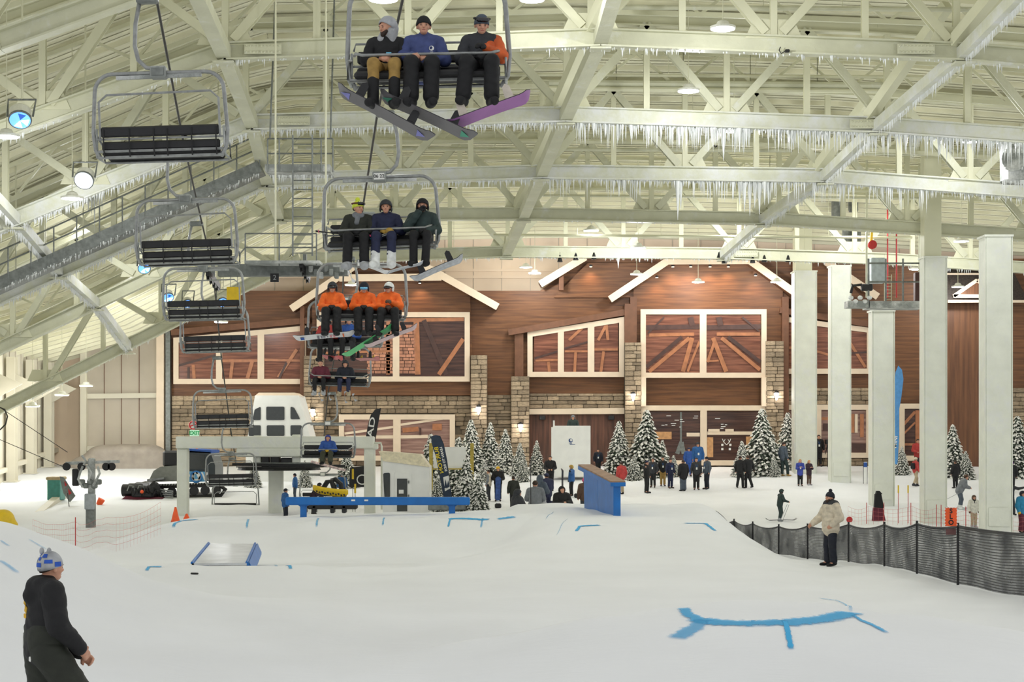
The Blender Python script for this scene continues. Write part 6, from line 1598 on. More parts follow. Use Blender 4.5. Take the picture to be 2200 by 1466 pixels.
for (az, th, w_, h_) in [(-1.57, 1.5, .05, .022), (-.6, 1.25, .045, .02), (-2.4, 1.2, .03, .03), (-1.0, .8, .035, .025), (-2.0, .75, .03, .02), (.2, 1.45, .04, .025), (3.0, 1.3, .04, .02), (-1.5, 1.05, .02, .02)]:
    r_ = (.108, .119, .131); b = MB(); n = 4
    for i in range(n + 1):
        for j in range(n + 1):
            a = az + (i / n - .5) * w_ * 15; t_ = th + (j / n - .5) * h_ * 13
            b.v.append(tuple(hc_ + Mh_ @ Vector((r_[0] * math.sin(t_) * math.cos(a), r_[1] * math.sin(t_) * math.sin(a), r_[2] * math.cos(t_)))))
    for i in range(n):
        for j in range(n): b.f.append((i * (n + 1) + j, i * (n + 1) + j + 1, (i + 1) * (n + 1) + j + 1, (i + 1) * (n + 1) + j))
    b.build('knit_patch', cloth('hatblue', (40, 84, 176)), hat_o, world=False)
for i in range(2): MB().ball(hc_ + Mh_ @ Vector((-.055 + .075 * i, -.05 + .03 * i, .125)), (.03, .022, .035), 8, 6).build('hat_corner', C['lightgrey'], hat_o, world=False, smooth=True)
# yellow back print, white stripes and tag, laid on the cloth
def decal(x, z, w_, h_, m, nm, rot=0.0):
    q = stick(man, ['jacket', 'bib', 'trousers'], (x, -1.2, z), (0, 1, 0))
    MB().rbox(q + Vector((0, -.003, 0)), (w_, .012, h_), .004, Matrix.Rotation(rot, 3, 'Y')).build(nm, m, man, world=False)
for i, (x, z, w_, h_) in enumerate([(-.12, 1.35, .05, .07), (-.06, 1.35, .045, .06), (-.12, 1.28, .05, .05), (-.05, 1.28, .05, .06), (-.09, 1.22, .07, .04), (-.09, 1.315, .02, .12)]):
    decal(x, z, w_, h_, C['yellow'], 'back_print', .35 * (i % 2))
for i in range(3): decal(-.16 + i * .02, 1.0, .010, .14, M_white, 'white_stripe')
decal(.07, .86, .04, .045, M_white, 'trouser_tag')
# ------------------------------------------------------------------ blue rail on the long bank
dR = 52.5
ra = thing('grind_rail', 'long flat blue steel rail on the crest of the snow bank', 'rail', P(812, 1100, dR))
MB().rbox(P(812, 1077, dR), (395 / F * dR, .34, 17 / F * dR), .03).build('rail_bar', M_bluep, ra)
for x in (652, 971):
    c = P(x, 1094, dR); c.z = (P(x, 1085, dR).z + gz(c.x, dR)) / 2; h = P(x, 1085, dR).z - gz(c.x, dR) + .15
    MB().rbox(c, (.2, .14, h), .03).build('leg', M_bluep, ra)
    MB().prism([P(x - 14, 1085, dR) + Vector((0, -.05, .02)), P(x + 14, 1085, dR) + Vector((0, -.05, .02)), P(x, 1094, dR) + Vector((0, -.05, 0))], (0, .1, 0)).build('leg_gusset', M_bluep, ra)
for x in (760, 788): MB().box(P(x, 1075, dR) + Vector((0, -.18, 0)), (.12, .01, .05)).build('sticker', M_white, ra)
# box behind the small jump
bx = thing('slide_box', 'clear-topped slide box with blue sides behind the small jump', 'ramp box', hit(485, 1205))
q0, q1, q2, q3 = P(412, 1211, 37.8), P(530, 1210, 37.8), P(548, 1169, 41.6), P(448, 1168, 41.6)
MB().prism([q0, q1, q2, q3], (0, 0, -.05)).build('top_sheet', mat('clear_plastic_sheet', srgb(206, 208, 210), rough=.32, var=.06, scale=2.5, bump=.3, bscale=3, spec=.5), bx)
for a, b_ in ((q0, q3), (q1, q2)):
    zb = min(gz(a.x, a.y), gz(b_.x, b_.y)) - .1
    MB().prism([a, b_, Vector((b_.x, b_.y, gz(b_.x, b_.y) - .1)), Vector((a.x, a.y, gz(a.x, a.y) - .1))], (.05, 0, 0)).build('side_board', M_bluep, bx)
MB().prism([q0 + Vector((.06, .02, -.06)), q1 + Vector((-.06, .02, -.06)), Vector((q1.x - .06, q1.y + .02, gz(q1.x, q1.y) - .1)), Vector((q0.x + .06, q0.y + .02, gz(q0.x, q0.y) - .1))], (0, .03, 0)).build('end_board', M_white, bx)
MB().prism([q1 + Vector((.06, 0, .02)), q2 + Vector((.06, 0, .02)), q2 + Vector((.16, 0, -.2)), q1 + Vector((.16, 0, -.2))], (0, 0, -.06)).build('side_skirt', M_bluep, bx)
for a, b_ in ((q0, q3), (q1, q2)): MB().tube([a + Vector((0, 0, .01)), b_ + Vector((0, 0, .01))], .03, 6).build('edge_pipe', M_bluep, bx)
sk = hit(418, 1235); o = MB().rbox(sk + Vector((0, 0, .02)), (.16, .05, .03), .01, Matrix.Rotation(-.2, 3, 'Z')).build('marker_peg', M_blackm); tag(o, 'small dark peg lying on the face of the small jump', 'peg')
# wall ride
wr = thing('wall_ride', 'upright blue wall ride panel with a wooden cap on the take-off plateau', 'wall ride', P(1300, 1090, 52))
a0, a1 = P(1266, 1074, 54.0), P(1331, 1107, 49.8); b0, b1_ = P(1264, 1006, 54.0), P(1331, 1040, 49.8)
a0.z = gz(a0.x, a0.y) - .1; a1.z = gz(a1.x, a1.y) - .1
nrm = (a1 - a0).cross(Vector((0, 0, 1))).normalized()
mid_a, mid_b = a0.lerp(a1, .48), b0.lerp(b1_, .48)
for (p, q_, r_, s2) in ((a0, mid_a, mid_b, b0), (mid_a + (a1 - a0).normalized() * .02, a1, b1_, mid_b + (a1 - a0).normalized() * .02)):
    MB().prism([p, q_, r_, s2], nrm * .16).build('wall_panel', M_bluep, wr)
MB().beam(mid_a - nrm * .03, mid_b - nrm * .03, .1, .05, up=nrm).build('panel_batten', M_bluep, wr)
cap_a, cap_b = b0 + (b0 - b1_).normalized() * .15 + Vector((0, 0, .08)), b1_ + (b1_ - b0).normalized() * .15 + Vector((0, 0, .08))
MB().beam(cap_a + nrm * .08, cap_b + nrm * .08, .44, .05).build('cap_board', mat('worn_wood', srgb(150, 118, 92), rough=.7, var=.12, scale=4), wr)
MB().beam(cap_a + nrm * .08 - Vector((0, 0, .08)), cap_b + nrm * .08 - Vector((0, 0, .08)), .46, .12).build('cap_beam', M_bluep, wr)
MB().prism([a1 + nrm * -.02, a1 + nrm * .2, b1_ + nrm * .2, b1_ - nrm * .02], (a1 - a0).normalized() * .06).build('end_post', M_bluep, wr)

# ------------------------------------------------------------------ dark netting fence on the right
def net_material():
    m = mat('dark_fence_net', srgb(58, 60, 62), rough=.85, var=.1, scale=8); nt = m.node_tree; b = nt.nodes['Principled BSDF']
    tc = nt.nodes.new('ShaderNodeTexCoord'); n = nt.nodes.new('ShaderNodeTexNoise'); n.inputs['Scale'].default_value = 1.6; n.inputs['Detail'].default_value = 3
    mr = nt.nodes.new('ShaderNodeMapRange'); mr.inputs['From Min'].default_value = .3; mr.inputs['From Max'].default_value = .7; mr.inputs['To Min'].default_value = .62; mr.inputs['To Max'].default_value = .98
    nt.links.new(tc.outputs['Object'], n.inputs['Vector']); nt.links.new(n.outputs['Fac'], mr.inputs['Value']); nt.links.new(mr.outputs[0], b.inputs['Alpha']); return m
M_net = net_material()
posts = [(2420, 1160, 25.5), (2330, 1150, 28), (2058, 1130, 33.5), (1970, 1125, 37), (1900, 1127, 40.5), (1823, 1127, 43.8), (1735, 1130, 47), (1673, 1131, 49.5), (1617, 1125, 52), (1577, 1119, 54), (1540, 1114, 56), (1509, 1112, 58)]
fc = thing('safety_fence', 'long dark net fence with black posts curving along the snow run', 'fence', P(1970, 1245, 37))
PT = []
for (x, y, d) in posts:
    t_ = P(x, y, d); b_ = Vector((t_.x, d, gz(t_.x, d))); PT.append((t_, b_))
    MB().tube([b_ - Vector((0, 0, .3)), t_ + Vector((0, 0, .06))], .028, 6).build('post', M_blackm, fc)
for i in range(len(PT) - 1):
    (t0, b0), (t1, b1) = PT[i], PT[i + 1]; sag = .10 if i > 2 else .06
    NS, NV = 16, 12; m = MB(); random.seed(40 + i); ph = random.random() * 6
    def netpt(u, v):
        T = t0.lerp(t1, u); Bm = b0.lerp(b1, u); Bm.z = gz(Bm.x, Bm.y) + .02; T.z -= sag * 4 * u * (1 - u)
        q = T.lerp(Bm, v); q.y += .09 * math.sin(ph + u * 8 + v * 5) * u * (1 - u) * 4; q.z += .02 * math.sin(ph * 2 + u * 7 + v * 4) * v * (1 - v) * 4; return q
    for a_ in range(NS + 1):
        for c_ in range(NV + 1): m.v.append(tuple(netpt(a_ / NS, c_ / NV)))
    for a_ in range(NS):
        for c_ in range(NV): q_ = a_ * (NV + 1) + c_; m.f.append((q_, q_ + NV + 1, q_ + NV + 2, q_ + 1))
    pan = m.build('net_panel', M_net, fc, smooth=True)
    cd = MB()                      # darker woven cords across the net
    for k in range(22):
        v = (k + .3) / 22; base = len(cd.v)
        for a_ in range(NS + 1):
            q_ = netpt(a_ / NS, v); q2 = netpt(a_ / NS, v + .014 if k else v + .03); cd.v += [tuple(q_ - Vector((0, .006, 0))), tuple(q2 - Vector((0, .006, 0)))]
        for a_ in range(NS): z_ = base + a_ * 2; cd.f.append((z_, z_ + 2, z_ + 3, z_ + 1))
    cd.build('cords', M_blackm, pan, kind='stuff')
    rp_ = []
    for s_ in range(9):
        u = s_ / 8; T = t0.lerp(t1, u); T.z -= sag * 4 * u * (1 - u); rp_.append(T)
    MB().tube(rp_, .014, 5).build('top_rope', M_blackm, fc)
random.seed(11)
# orange slow sign on the fence
sl = thing('slow_sign', 'orange sign with black letters and white dashed edge on the dark fence', 'sign', P(2043, 1115, 33.4))
cS = P(2043, 1111, 33.3)
sw_, sh_ = 26 / F * 33.3, 40 / F * 33.3
MB().box(cS, (sw_, .012, sh_)).build('sign_board', M_orange, sl)
for k, ch_ in enumerate('SLO'):
    text_mesh('letter', ch_, .13, M_blackm, Matrix.Translation(cS + Vector((.0, -.009, sh_ * (.31 - .31 * k)))) @ Matrix.Rotation(PI / 2, 4, 'X'), sl, .001, bold=.004)
for k in range(6):
    for s in (-1, 1): MB().box(cS + Vector((s * sw_ / 2, -.003, sh_ * (-.42 + k * .168))), (.018, .012, .03)).build('edge_dash', M_white, sl)
for k in range(4): MB().box(cS + Vector((sw_ * (-.36 + k * .24), -.003, sh_ / 2)), (.03, .012, .016)).build('edge_dash', M_white, sl)
for x, y in ((2043, 1143),): MB().box(P(x, y, 33.35), (.2, .01, .12)).build('lower_flap', mat('faded_red_net', srgb(110, 76, 74), rough=.8), sl)
# orange roll and tiny flags where the fence begins
orl = thing('orange_banner', 'crumpled orange banner where the dark fence begins', 'banner', P(1497, 1115, 57.5)); orl.location.z = gz(orl.location.x, 57.5)
MB().rbox(P(1497, 1112, 57.5), (22 / F * 57.5, .06, .16), .03, Matrix.Rotation(.12, 3, 'Y')).build('banner_cloth', M_orange, orl)
for x in (1483, 1511): MB().tube([P(x, 1115, 57.5), P(x, 1098, 57.5)], .012, 5).build('red_stick', M_red, orl)

# ------------------------------------------------------------------ red nets and poles
def red_net(name, label, pts, hgt, posts_, m=M_red, cell=.18, d0=31.0):
    """thin net between ground points; every strand real"""
    W = [hit(x, y, d0) for x, y in pts]
    t = thing(name, label, 'net', W[0])
    for w in posts_:
        g = hit(*w, d0); MB().tube([g - Vector((0, 0, .2)), g + Vector((0, 0, hgt + .15))], .016, 5).build('pole', m, t)
    net = MB(); r = .0035
    for a, b_ in zip(W[:-1], W[1:]):
        n = max(2, int((b_ - a).length / cell))
        rows_ = int(hgt / cell)
        for i in range(n + 1):
            q = a.lerp(b_, i / n); q.z = gz(q.x, q.y); sg = .12 * math.sin(math.pi * i / n)
            w_ = (b_ - a).normalized() * r
            net.add([q - w_, q + w_, q + w_ + Vector((0, 0, hgt - sg)), q - w_ + Vector((0, 0, hgt - sg))], [(0, 1, 2, 3)])
        for k in range(1, rows_ + 1):
            ls = []
            for i in range(n + 1):
                q = a.lerp(b_, i / n); sg = .12 * math.sin(math.pi * i / n); ls.append(Vector((q.x, q.y, gz(q.x, q.y) + (hgt - sg) * k / rows_)))
            for p, q in zip(ls[:-1], ls[1:]): net.add([p, q, q + Vector((0, 0, 2 * r)), p + Vector((0, 0, 2 * r))], [(0, 1, 2, 3)])
    net.build('netting', mat('pale_red_strand', srgb(206, 120, 116), rough=.8), t, kind='stuff')
    return t
red_net('red_safety_net', 'thin red safety net with one pole across the left of the basin', [(70, 1180), (162, 1188), (250, 1186), (345, 1150)], .95, [(162, 1188)])
red_net('red_safety_net', 'faint red safety net in front of the white aisle columns', [(1822, 1128), (1866, 1128), (1960, 1128), (2012, 1132), (2075, 1138), (2145, 1146), (2230, 1150)], .75, [(1862, 1127), (1957, 1128), (2012, 1132), (2075, 1138), (2143, 1146), (1899, 1127), (2022, 1133)])
for i, x in enumerate((1930, 1951)):
    g = hit(x, 1125); t = thing('marker_pole', f'{"left" if i == 0 else "right"} of two thin poles with yellow tops before the aisle columns', 'pole', g, group='yellow-topped poles')
    ht = P(x, 1043, g.y).z
    MB().tube([g, (g.x, g.y, ht)], .014, 6).build('shaft', M_red, t); MB().tube([(g.x, g.y, ht - .32), (g.x, g.y, ht)], .03, 8).build('yellow_sleeve', M_yellow, t)
rb_ = hit(1825, 1122); o = thing('red_disc', 'small red disc standing behind the dark fence', 'disc', rb_)
MB().lathe([(.0, -.03), (.13, -.03), (.13, .03), (0, .03)], P(1825, 1117, rb_.y), 16, Matrix.Rotation(PI / 2, 3, 'X')).build('disc', M_red, o)
MB().tube([rb_, P(1825, 1119, rb_.y)], .012, 5).build('stick', M_red, o)
# padded dark and maroon marker leaning at a column
mk = hit(1887, 1120); t = thing('column_pad', 'tall tapered marker, black above and maroon below, before a white column', 'marker', mk)
def taper(y0, y1, w0, w1, m, nm):
    a, b_ = P(1886, y0, mk.y), P(1888, y1, mk.y); u0, u1 = w0 / F * mk.y / 2, w1 / F * mk.y / 2
    MB().add([], []) if False else None
    b = MB().add([a + Vector((-u0, -.1, 0)), a + Vector((u0, -.1, 0)), b_ + Vector((u1, -.14, 0)), b_ + Vector((-u1, -.14, 0)), a + Vector((-u0, .1, 0)), a + Vector((u0, .1, 0)), b_ + Vector((u1, .14, 0)), b_ + Vector((-u1, .14, 0))], [(3, 2, 1, 0), (4, 5, 6, 7), (0, 1, 5, 4), (2, 3, 7, 6), (1, 2, 6, 5), (3, 0, 4, 7)])
    b.build(nm, m, t)
taper(1055, 1062, 6, 13, C['black'], 'pad_top'); taper(1062, 1092, 13, 20, C['black'], 'pad_upper'); taper(1092, 1122, 20, 28, C['maroon'], 'pad_lower')
g = hit(1860, 1042); t = thing('trail_sign', 'small leaning sign with blue top between two columns', 'sign', g)
MB().box(P(1859, 1015, g.y), (7 / F * g.y, .03, 44 / F * g.y)).build('panel', M_white, t); MB().box(P(1859, 999, g.y) + Vector((0, -.02, 0)), (7 / F * g.y, .02, 10 / F * g.y)).build('blue_header', C['royal'], t)
for x in (1855, 1863): MB().tube([P(x, 1040, g.y), P(x, 995, g.y)], .015, 5).build('post', M_blackm, t)

# ------------------------------------------------------------------ feather flags
def feather(px_base, py_base, d, outline, label, m, texts, pole_side=0):
    g = P(px_base, py_base, d)
    t = thing('feather_flag', label, 'flag', g)
    MB().prism([P(x, y, d) for x, y in outline], (0, .012, 0)).build('banner', m, t)
    MB().tube([P(x, y, d + .02) for x, y in pole_side], .02, 6).build('pole', M_blackm, t)
    for (txt, x, y, size, rot, mm, mir, stx) in texts:
        Mx = Matrix.Translation(P(x, y, d - .012)) @ Matrix.Rotation(rot, 4, 'Y') @ Matrix.Rotation(PI / 2, 4, 'X')
        Mx = Mx @ Matrix.Diagonal((-stx if mir else stx, 1, 1, 1))
        text_mesh('lettering', txt, size / F * d, mm, Mx, t, .002, bold=.004)
    return t
M_navyf = mat('navy_flag', srgb(42, 56, 76), rough=.7, var=.06); M_bluef = mat('light_blue_flag', srgb(84, 146, 204), rough=.7, var=.06); M_yl = mat('flag_yellow', srgb(236, 210, 50), rough=.7)
feather(806, 1040, 80, [(818, 877), (806, 880), (796, 893), (790, 915), (786, 940), (784, 975), (800, 975), (806, 940), (812, 910)], 'black feather flag with white rotated letters behind the gantry', M_black,
        [('HEAD', 795, 938, 17, -PI / 2 + .16, M_white, False, 1.9)], [(818, 877), (811, 915), (804, 960), (800, 1040)])
feather(958, 1085, 72, [(926, 938), (936, 935), (945, 937), (953, 955), (960, 990), (965, 1030), (971, 1070), (953, 1070), (946, 1030), (936, 980), (928, 955)], 'navy feather flag with yellow lettering and a mountain emblem beside the booth', M_navyf,
        [('BURTON', 943.5, 989, 11.5, -PI / 2 - .22, M_yl, True, 1.25), ('LEARN TO RIDE', 953, 987, 7.2, -PI / 2 - .22, M_white, True, 1.05)], [(945, 937), (953, 955), (960, 990), (965, 1030), (971, 1070), (973, 1085)])
fl = [o for o in scn.objects if o.name.startswith('feather_flag')][-1]
MB().prism([P(952, 1026, 71.97), P(964, 1022, 71.97), P(967, 1050, 71.97), P(956, 1056, 71.97)], (0, .004, 0)).build('emblem_panel', M_white, fl)
for (a, b_, c_) in (((954, 1050), (957, 1030), (961, 1048)), ((959, 1050), (963, 1032), (966, 1046))): MB().prism([P(*a, 71.95), P(*b_, 71.95), P(*c_, 71.95)], (0, .004, 0)).build('mountain_mark', M_navyf, fl)
feather(1924, 1010, 84, [(1930, 786), (1938, 795), (1941, 815), (1937, 850), (1932, 880), (1932, 940), (1928, 998), (1920, 998), (1918, 900), (1918, 850), (1924, 800)], 'light blue feather flag with white rotated letters beside a white column', M_bluef,
        [('MINI', 1924, 950, 10, -PI / 2 + .1, M_white, False, 1.3)], [(1930, 786), (1922, 830), (1918, 900), (1920, 1010)])

# ------------------------------------------------------------------ gantry of the lift
dG = 74.0
ga = thing('lift_gantry', 'white steel portal frame of the chairlift bottom station', 'gantry', P(595, 1100, dG))
def gbox(x0, y0, x1, y1, d, dep, nm, m=M_colm, par=None):
    a, b_ = P(x0, y0, d), P(x1, y1, d); return MB().rbox((a + b_) / 2, (abs(b_.x - a.x), dep, abs(a.z - b_.z)), .04).build(nm, m, par or ga)
gbox(381, 938, 804, 964, dG, .8, 'main_beam'); gbox(510, 964, 662, 982, dG - .1, .6, 'lower_beam')
gbox(382, 964, 405, 1125, dG, .5, 'leg'); gbox(783, 958, 806, 1125, dG, .5, 'leg'); gbox(782, 954, 812, 966, dG, .6, 'leg_cap')
gbox(545, 936, 562, 996, dG, .4, 'hanger'); gbox(628, 934, 645, 1002, dG, .4, 'hanger'); gbox(578, 1004, 608, 1110, dG + 1, .5, 'inner_post')
gbox(563, 975, 580, 1004, dG, .5, 'drive_block', M_black); gbox(583, 976, 602, 1004, dG, .5, 'drive_block', M_black); gbox(604, 984, 628, 1004, dG, .5, 'drive_block', M_black)
gbox(520, 994, 700, 999, dG - .3, .1, 'catwalk_rail', M_steeld)
MB().tube([P(804, 952, dG), P(818, 952, dG), P(820, 960, dG), P(820, 1095, dG)], .05, 6).build('drain_pipe', M_colm, ga)
MB().beam(P(500, 998, dG - .4), P(742, 1002, dG - .4), .3, .12).build('bullwheel_arm', M_blackm, ga)
bw = MB().lathe([(1.7, -.08), (1.85, -.08), (1.8, 0), (1.85, .08), (1.7, .08)], P(600, 1006, dG + .5), 32).build('bullwheel', M_blackm, ga)
MB().tube([P(668, 992, dG - .6), P(742, 1011, dG - .6)], .06, 6).build('striped_gate_arm', mat('striped_gate', srgb(214, 190, 186), rough=.5, var=.25, scale=8), ga)
for i, x in enumerate((456, 470)):
    pass
# exit sign and round sign over the left leg
ex = thing('exit_sign', 'green and white exit sign above the left gantry leg', 'sign', P(418, 930, 86))
MB().box(P(418, 931, 86), (20 / F * 86, .08, 13 / F * 86)).build('sign_box', mat('exit_green', srgb(206, 232, 214), rough=.4, emit=(.5, .9, .6), estr=.25), ex)
text_mesh('lettering', 'EXIT', .27, mat('exit_letters', srgb(40, 160, 90), rough=.4), Matrix.Translation(P(418, 931, 85.9)) @ Matrix.Rotation(PI / 2, 4, 'X'), ex, .004, bold=.01)
MB().tube([P(418, 938, 86.1), P(418, 1060, 86.1)], .03, 6).build('post', M_steeld, ex)
rs = thing('round_sign', 'round red-rimmed sign above the exit sign', 'sign', P(415, 914, 86.2))
MB().lathe([(.24, -.02), (.24, .02)], P(415, 914, 86.2), 18, Matrix.Rotation(PI / 2, 3, 'X')).build('face', M_white, rs)
MB().tube([P(415, 914, 86.15) + Vector((.2 * math.cos(a), 0, .2 * math.sin(a))) for a in np.linspace(0, 6.283, 17)[:-1]], .035, 6, closed=True).build('red_rim', M_red, rs)
MB().beam(P(409, 916, 86.1), P(421, 912, 86.1), .05, .07).build('red_bar', M_red, rs); MB().tube([P(415, 919, 86.3), P(415, 935, 86.3)], .025, 6).build('post', M_steeld, rs)

# ------------------------------------------------------------------ white cabin behind the gantry
dK = 88.0
cb = thing('control_cabin', 'tall white tapering control cabin with two rows of dark windows behind the gantry', 'cabin', P(600, 1050, dK))
out = [(548, 850), (642, 850), (672, 960), (672, 1060), (528, 1060), (528, 960)]
MB().prism([P(x, y, dK) for x, y in out], (0, 2.6, 0)).build('shell', M_white, cb)
MB().prism([P(556, 844, dK + .1), P(632, 844, dK + .1), P(644, 852, dK + .1), P(546, 852, dK + .1)], (0, 2.2, 0)).build('roof_cap', M_trim, cb)
M_dkglass = mat('dark_glass', srgb(48, 52, 50), rough=.12, spec=.8, var=.05)
def rounded(pts, r=3.0, n=4):
    o = []; m = len(pts)
    for i in range(m):
        p, a, b_ = Vector(pts[i]), Vector(pts[i - 1]), Vector(pts[(i + 1) % m]); u, v = (a - p).normalized(), (b_ - p).normalized()
        for k in range(n + 1):
            t_ = k / n; o.append(tuple((p + u * r) * (1 - t_) ** 2 + p * 2 * t_ * (1 - t_) + (p + v * r) * t_ ** 2))
    return o
for w_ in ([(572, 874), (611, 874), (611, 903), (572, 903)], [(573, 914), (611, 914), (611, 937), (573, 937)], [(547, 880), (560, 874), (560, 903), (543, 903)], [(624, 874), (632, 876), (645, 901), (624, 901)], [(534, 914), (560, 914), (560, 937), (534, 937)], [(624, 914), (648, 914), (650, 937), (624, 937)]):
    MB().prism([P(x, y, dK - .03) for x, y in rounded(w_)], (0, .05, 0)).build('window_pane', M_dkglass, cb)
# operator booth
dB = 71.0
bo = thing('operator_booth', 'white lift operator booth with slanted cream roof and glazed door', 'booth', P(868, 1100, dB))
wall = [(822, 990), (922, 1003), (922, 1120), (822, 1120)]
MB().prism([P(x, y, dB) for x, y in wall], (0, 2.2, 0)).build('walls', M_white, bo)
MB().prism([P(813, 970, dB + .6), P(903, 977, dB + .6), P(923, 1004, dB - .06), P(823, 991, dB - .06)], (0, 1.7, .0)).build('roof', mat('cream_roof', srgb(222, 212, 186), rough=.5), bo)
MB().prism([P(x, y, dB - .03) for x, y in rounded([(823, 1017), (838, 1016), (838, 1070), (826, 1070)], 4)], (0, .05, 0)).build('side_window', M_dkglass, bo)
dr = MB().prism([P(x, y, dB - .04) for x, y in [(848, 1016), (884, 1018), (884, 1100), (848, 1100)]], (0, .05, 0)).build('door', M_white, bo)
MB().prism([P(x, y, dB - .06) for x, y in [(853, 1029), (875, 1029), (875, 1099), (853, 1099)]], (0, .04, 0)).build('door_glass', M_dkglass, dr)
MB().box(P(862, 1057, dB - .08), (.2, .02, .16)).build('paper_notice', M_white, dr)
for y in (1036, 1066): MB().rbox(P(878, y, dB - .08), (.05, .08, .12), .01).build('hinge', M_steeld, dr)
# yellow posts and white board by the booth
yb = thing('notice_board', 'white board on two yellow wooden posts behind the navy flag', 'board', P(955, 1060, 76))
for x in (926, 1014): MB().rbox(P(x, 1010, 76), (.16, .12, 115 / F * 76), .01).build('post', mat('yellow_wood', srgb(176, 156, 70), rough=.7, var=.1), yb)
MB().box(P(966, 985, 76), (70 / F * 76, .05, 48 / F * 76)).build('board', M_white, yb); MB().beam(P(928, 1008, 75.9), P(1014, 1008, 75.9), .1, .06).build('rail', MATS['yellow_wood'], yb)
# yellow rescue toboggan lying on the bank edge
tb_ = thing('rescue_toboggan', 'yellow plastic rescue toboggan with black slots behind the blue rail', 'toboggan', P(710, 1068, 64))
a, b_ = P(672, 1056, 64), P(748, 1066, 64); m = MB(); N = 14
for i in range(N + 1):
    u = i / N; c_ = a.lerp(b_, u); hw = .32 * math.sqrt(max(.02, 1 - (2 * u - 1) ** 6)); lift = .12 * (abs(2 * u - 1) ** 4)
    for k in range(7):
        an_ = math.pi * k / 6; m.v.append((c_.x, c_.y - hw * math.cos(an_) * .7, c_.z + lift - .16 * math.sin(an_) + .1 + hw * .35 * -math.cos(an_) * -1))
for i in range(N):
    for k in range(6): q_ = i * 7 + k; m.f.append((q_, q_ + 1, q_ + 8, q_ + 7))
sh = m.build('shell', M_yellow, tb_, smooth=True)
md = sh.modifiers.new('thick', 'SOLIDIFY'); md.thickness = .025
for i in range(12):
    u = (i + .7) / 13; c_ = a.lerp(b_, u)
    for dz, dy in ((.02, -.24), (-.02, -.15)): MB().rbox(c_ + Vector((0, dy - .02, dz + (i % 2) * .03)), (.07, .03, .035), .01).build('grip_slot', M_black, tb_)
MB().rbox(P(715, 1083, 64.2), (1.9, .5, .4), .05).build('snowmobile_bed', M_black, tb_)
for x in (655, 676, 715, 740): MB().rbox(P(x, 1094, 64.2), (.16, .5, .3), .03).build('support', M_black, tb_)
# black inflatable arch with an oval logo behind the gantry
ar = thing('black_banner', 'black banner with white oval outline beside the gantry leg', 'banner', P(775, 1040, 79))
MB().prism([P(752, 1005, 79), P(795, 1000, 79), P(798, 1047, 79), P(750, 1047, 79)], (0, .05, 0)).build('cloth', M_black, ar)
MB().tube([P(778, 1031, 78.95) + Vector((.2 * math.cos(q_) * 1.2, 0, .22 * math.sin(q_))) for q_ in np.linspace(0, 6.28, 15)[:-1]], .03, 5, closed=True).build('oval_mark', M_white, ar)
ta = thing('tube_arch', 'pair of black tubes forming an arch under the sixth chair', 'arch', P(712, 1075, 77))
MB().tube([P(688, 1075, 77), P(694, 1050, 77), P(703, 1036, 77), P(712, 1034, 77), P(718, 1050, 77), P(720, 1075, 77)], .12, 8).build('arch_tube', M_black, ta)
MB().tube([P(712, 1034, 77.1), P(720, 1030, 77.1), P(732, 1040, 77.1), P(738, 1075, 77.1)], .12, 8).build('arch_tube', M_black, ta)
for i, (x, y0, y1) in enumerate(((758, 1008, 1030), (763, 1040, 1060))):
    g = P(x, 1075, 75); t = thing('marker_pole', f'yellow-sleeved thin pole {"higher" if i == 0 else "lower"} of the pair by the right gantry leg', 'pole', g, group='yellow-sleeved poles at the gantry')
    MB().tube([P(x, y0, 75), P(x, 1100, 75)], .012, 5).build('shaft', M_blackm, t); MB().tube([P(x, y0, 75), P(x, y1, 75)], .045, 8).build('yellow_sleeve', M_yellow, t)
# traffic cones left of the gantry
for i, (x, y0, y1, dd) in enumerate(((377, 1090, 1128, 52.8), (401, 1104, 1124, 54.5))):
    X = P(x, y1, dd); h = P(x, y0, dd).z - X.z; gzz = gz(X.x, dd); c_ = Vector((X.x, dd, P(x, y1, dd).z))
    t = thing('traffic_cone', f'{"tall" if i == 0 else "short"} orange traffic cone at the left end of the snow bank', 'traffic cone', c_, group='orange cones at the snow bank')
    MB().lathe([(.16, .05), (.12, h * .35), (.03, h)], c_, 14).build('cone', M_orange, t, smooth=True); MB().rbox(c_ + Vector((0, 0, .03)), (.42, .42, .07), .02).build('base', M_black, t)
    MB().tube([c_ - Vector((0, 0, .02)), (c_.x, c_.y, min(gzz, c_.z - .05) - .1)], .05, 6).build('stake', M_black, t)

# ------------------------------------------------------------------ snow groomer
dq2 = 82.0
gr = thing('snow_groomer', 'parked snow groomer with blue cab, grey engine hood and front tiller', 'snow groomer', P(380, 1075, dq2))
def GP(x, y, o=0.0): return P(x, y, dq2 - o)
MB().prism([GP(330, 1012), GP(345, 1003), GP(385, 1000), GP(392, 1034), GP(318, 1036)], (0, 2.4, 0)).build('engine_hood', mat('groomer_grey', srgb(132, 134, 126), rough=.45, var=.06), gr)
MB().prism([GP(392, 968), GP(452, 972), GP(462, 1000), GP(462, 1034), GP(392, 1034)], (0, 2.3, 0)).build('cab', mat('cab_dark', srgb(46, 54, 58), rough=.3), gr)
MB().prism([GP(398, 976, .03), GP(440, 978, .03), GP(440, 1008, .03), GP(398, 1008, .03)], (0, .04, 0)).build('cab_window', M_dkglass, gr)
MB().prism([GP(390, 964), GP(454, 968), GP(454, 974), GP(390, 972)], (0, 2.3, 0)).build('cab_roof', C['royal'], gr)
pn = MB().prism([GP(390, 1013, .06), GP(441, 1014, .06), GP(441, 1035, .06), GP(390, 1037, .06)], (0, .05, 0)).build('side_panel', mat('panel_sky_blue', srgb(96, 170, 214), rough=.4), gr)
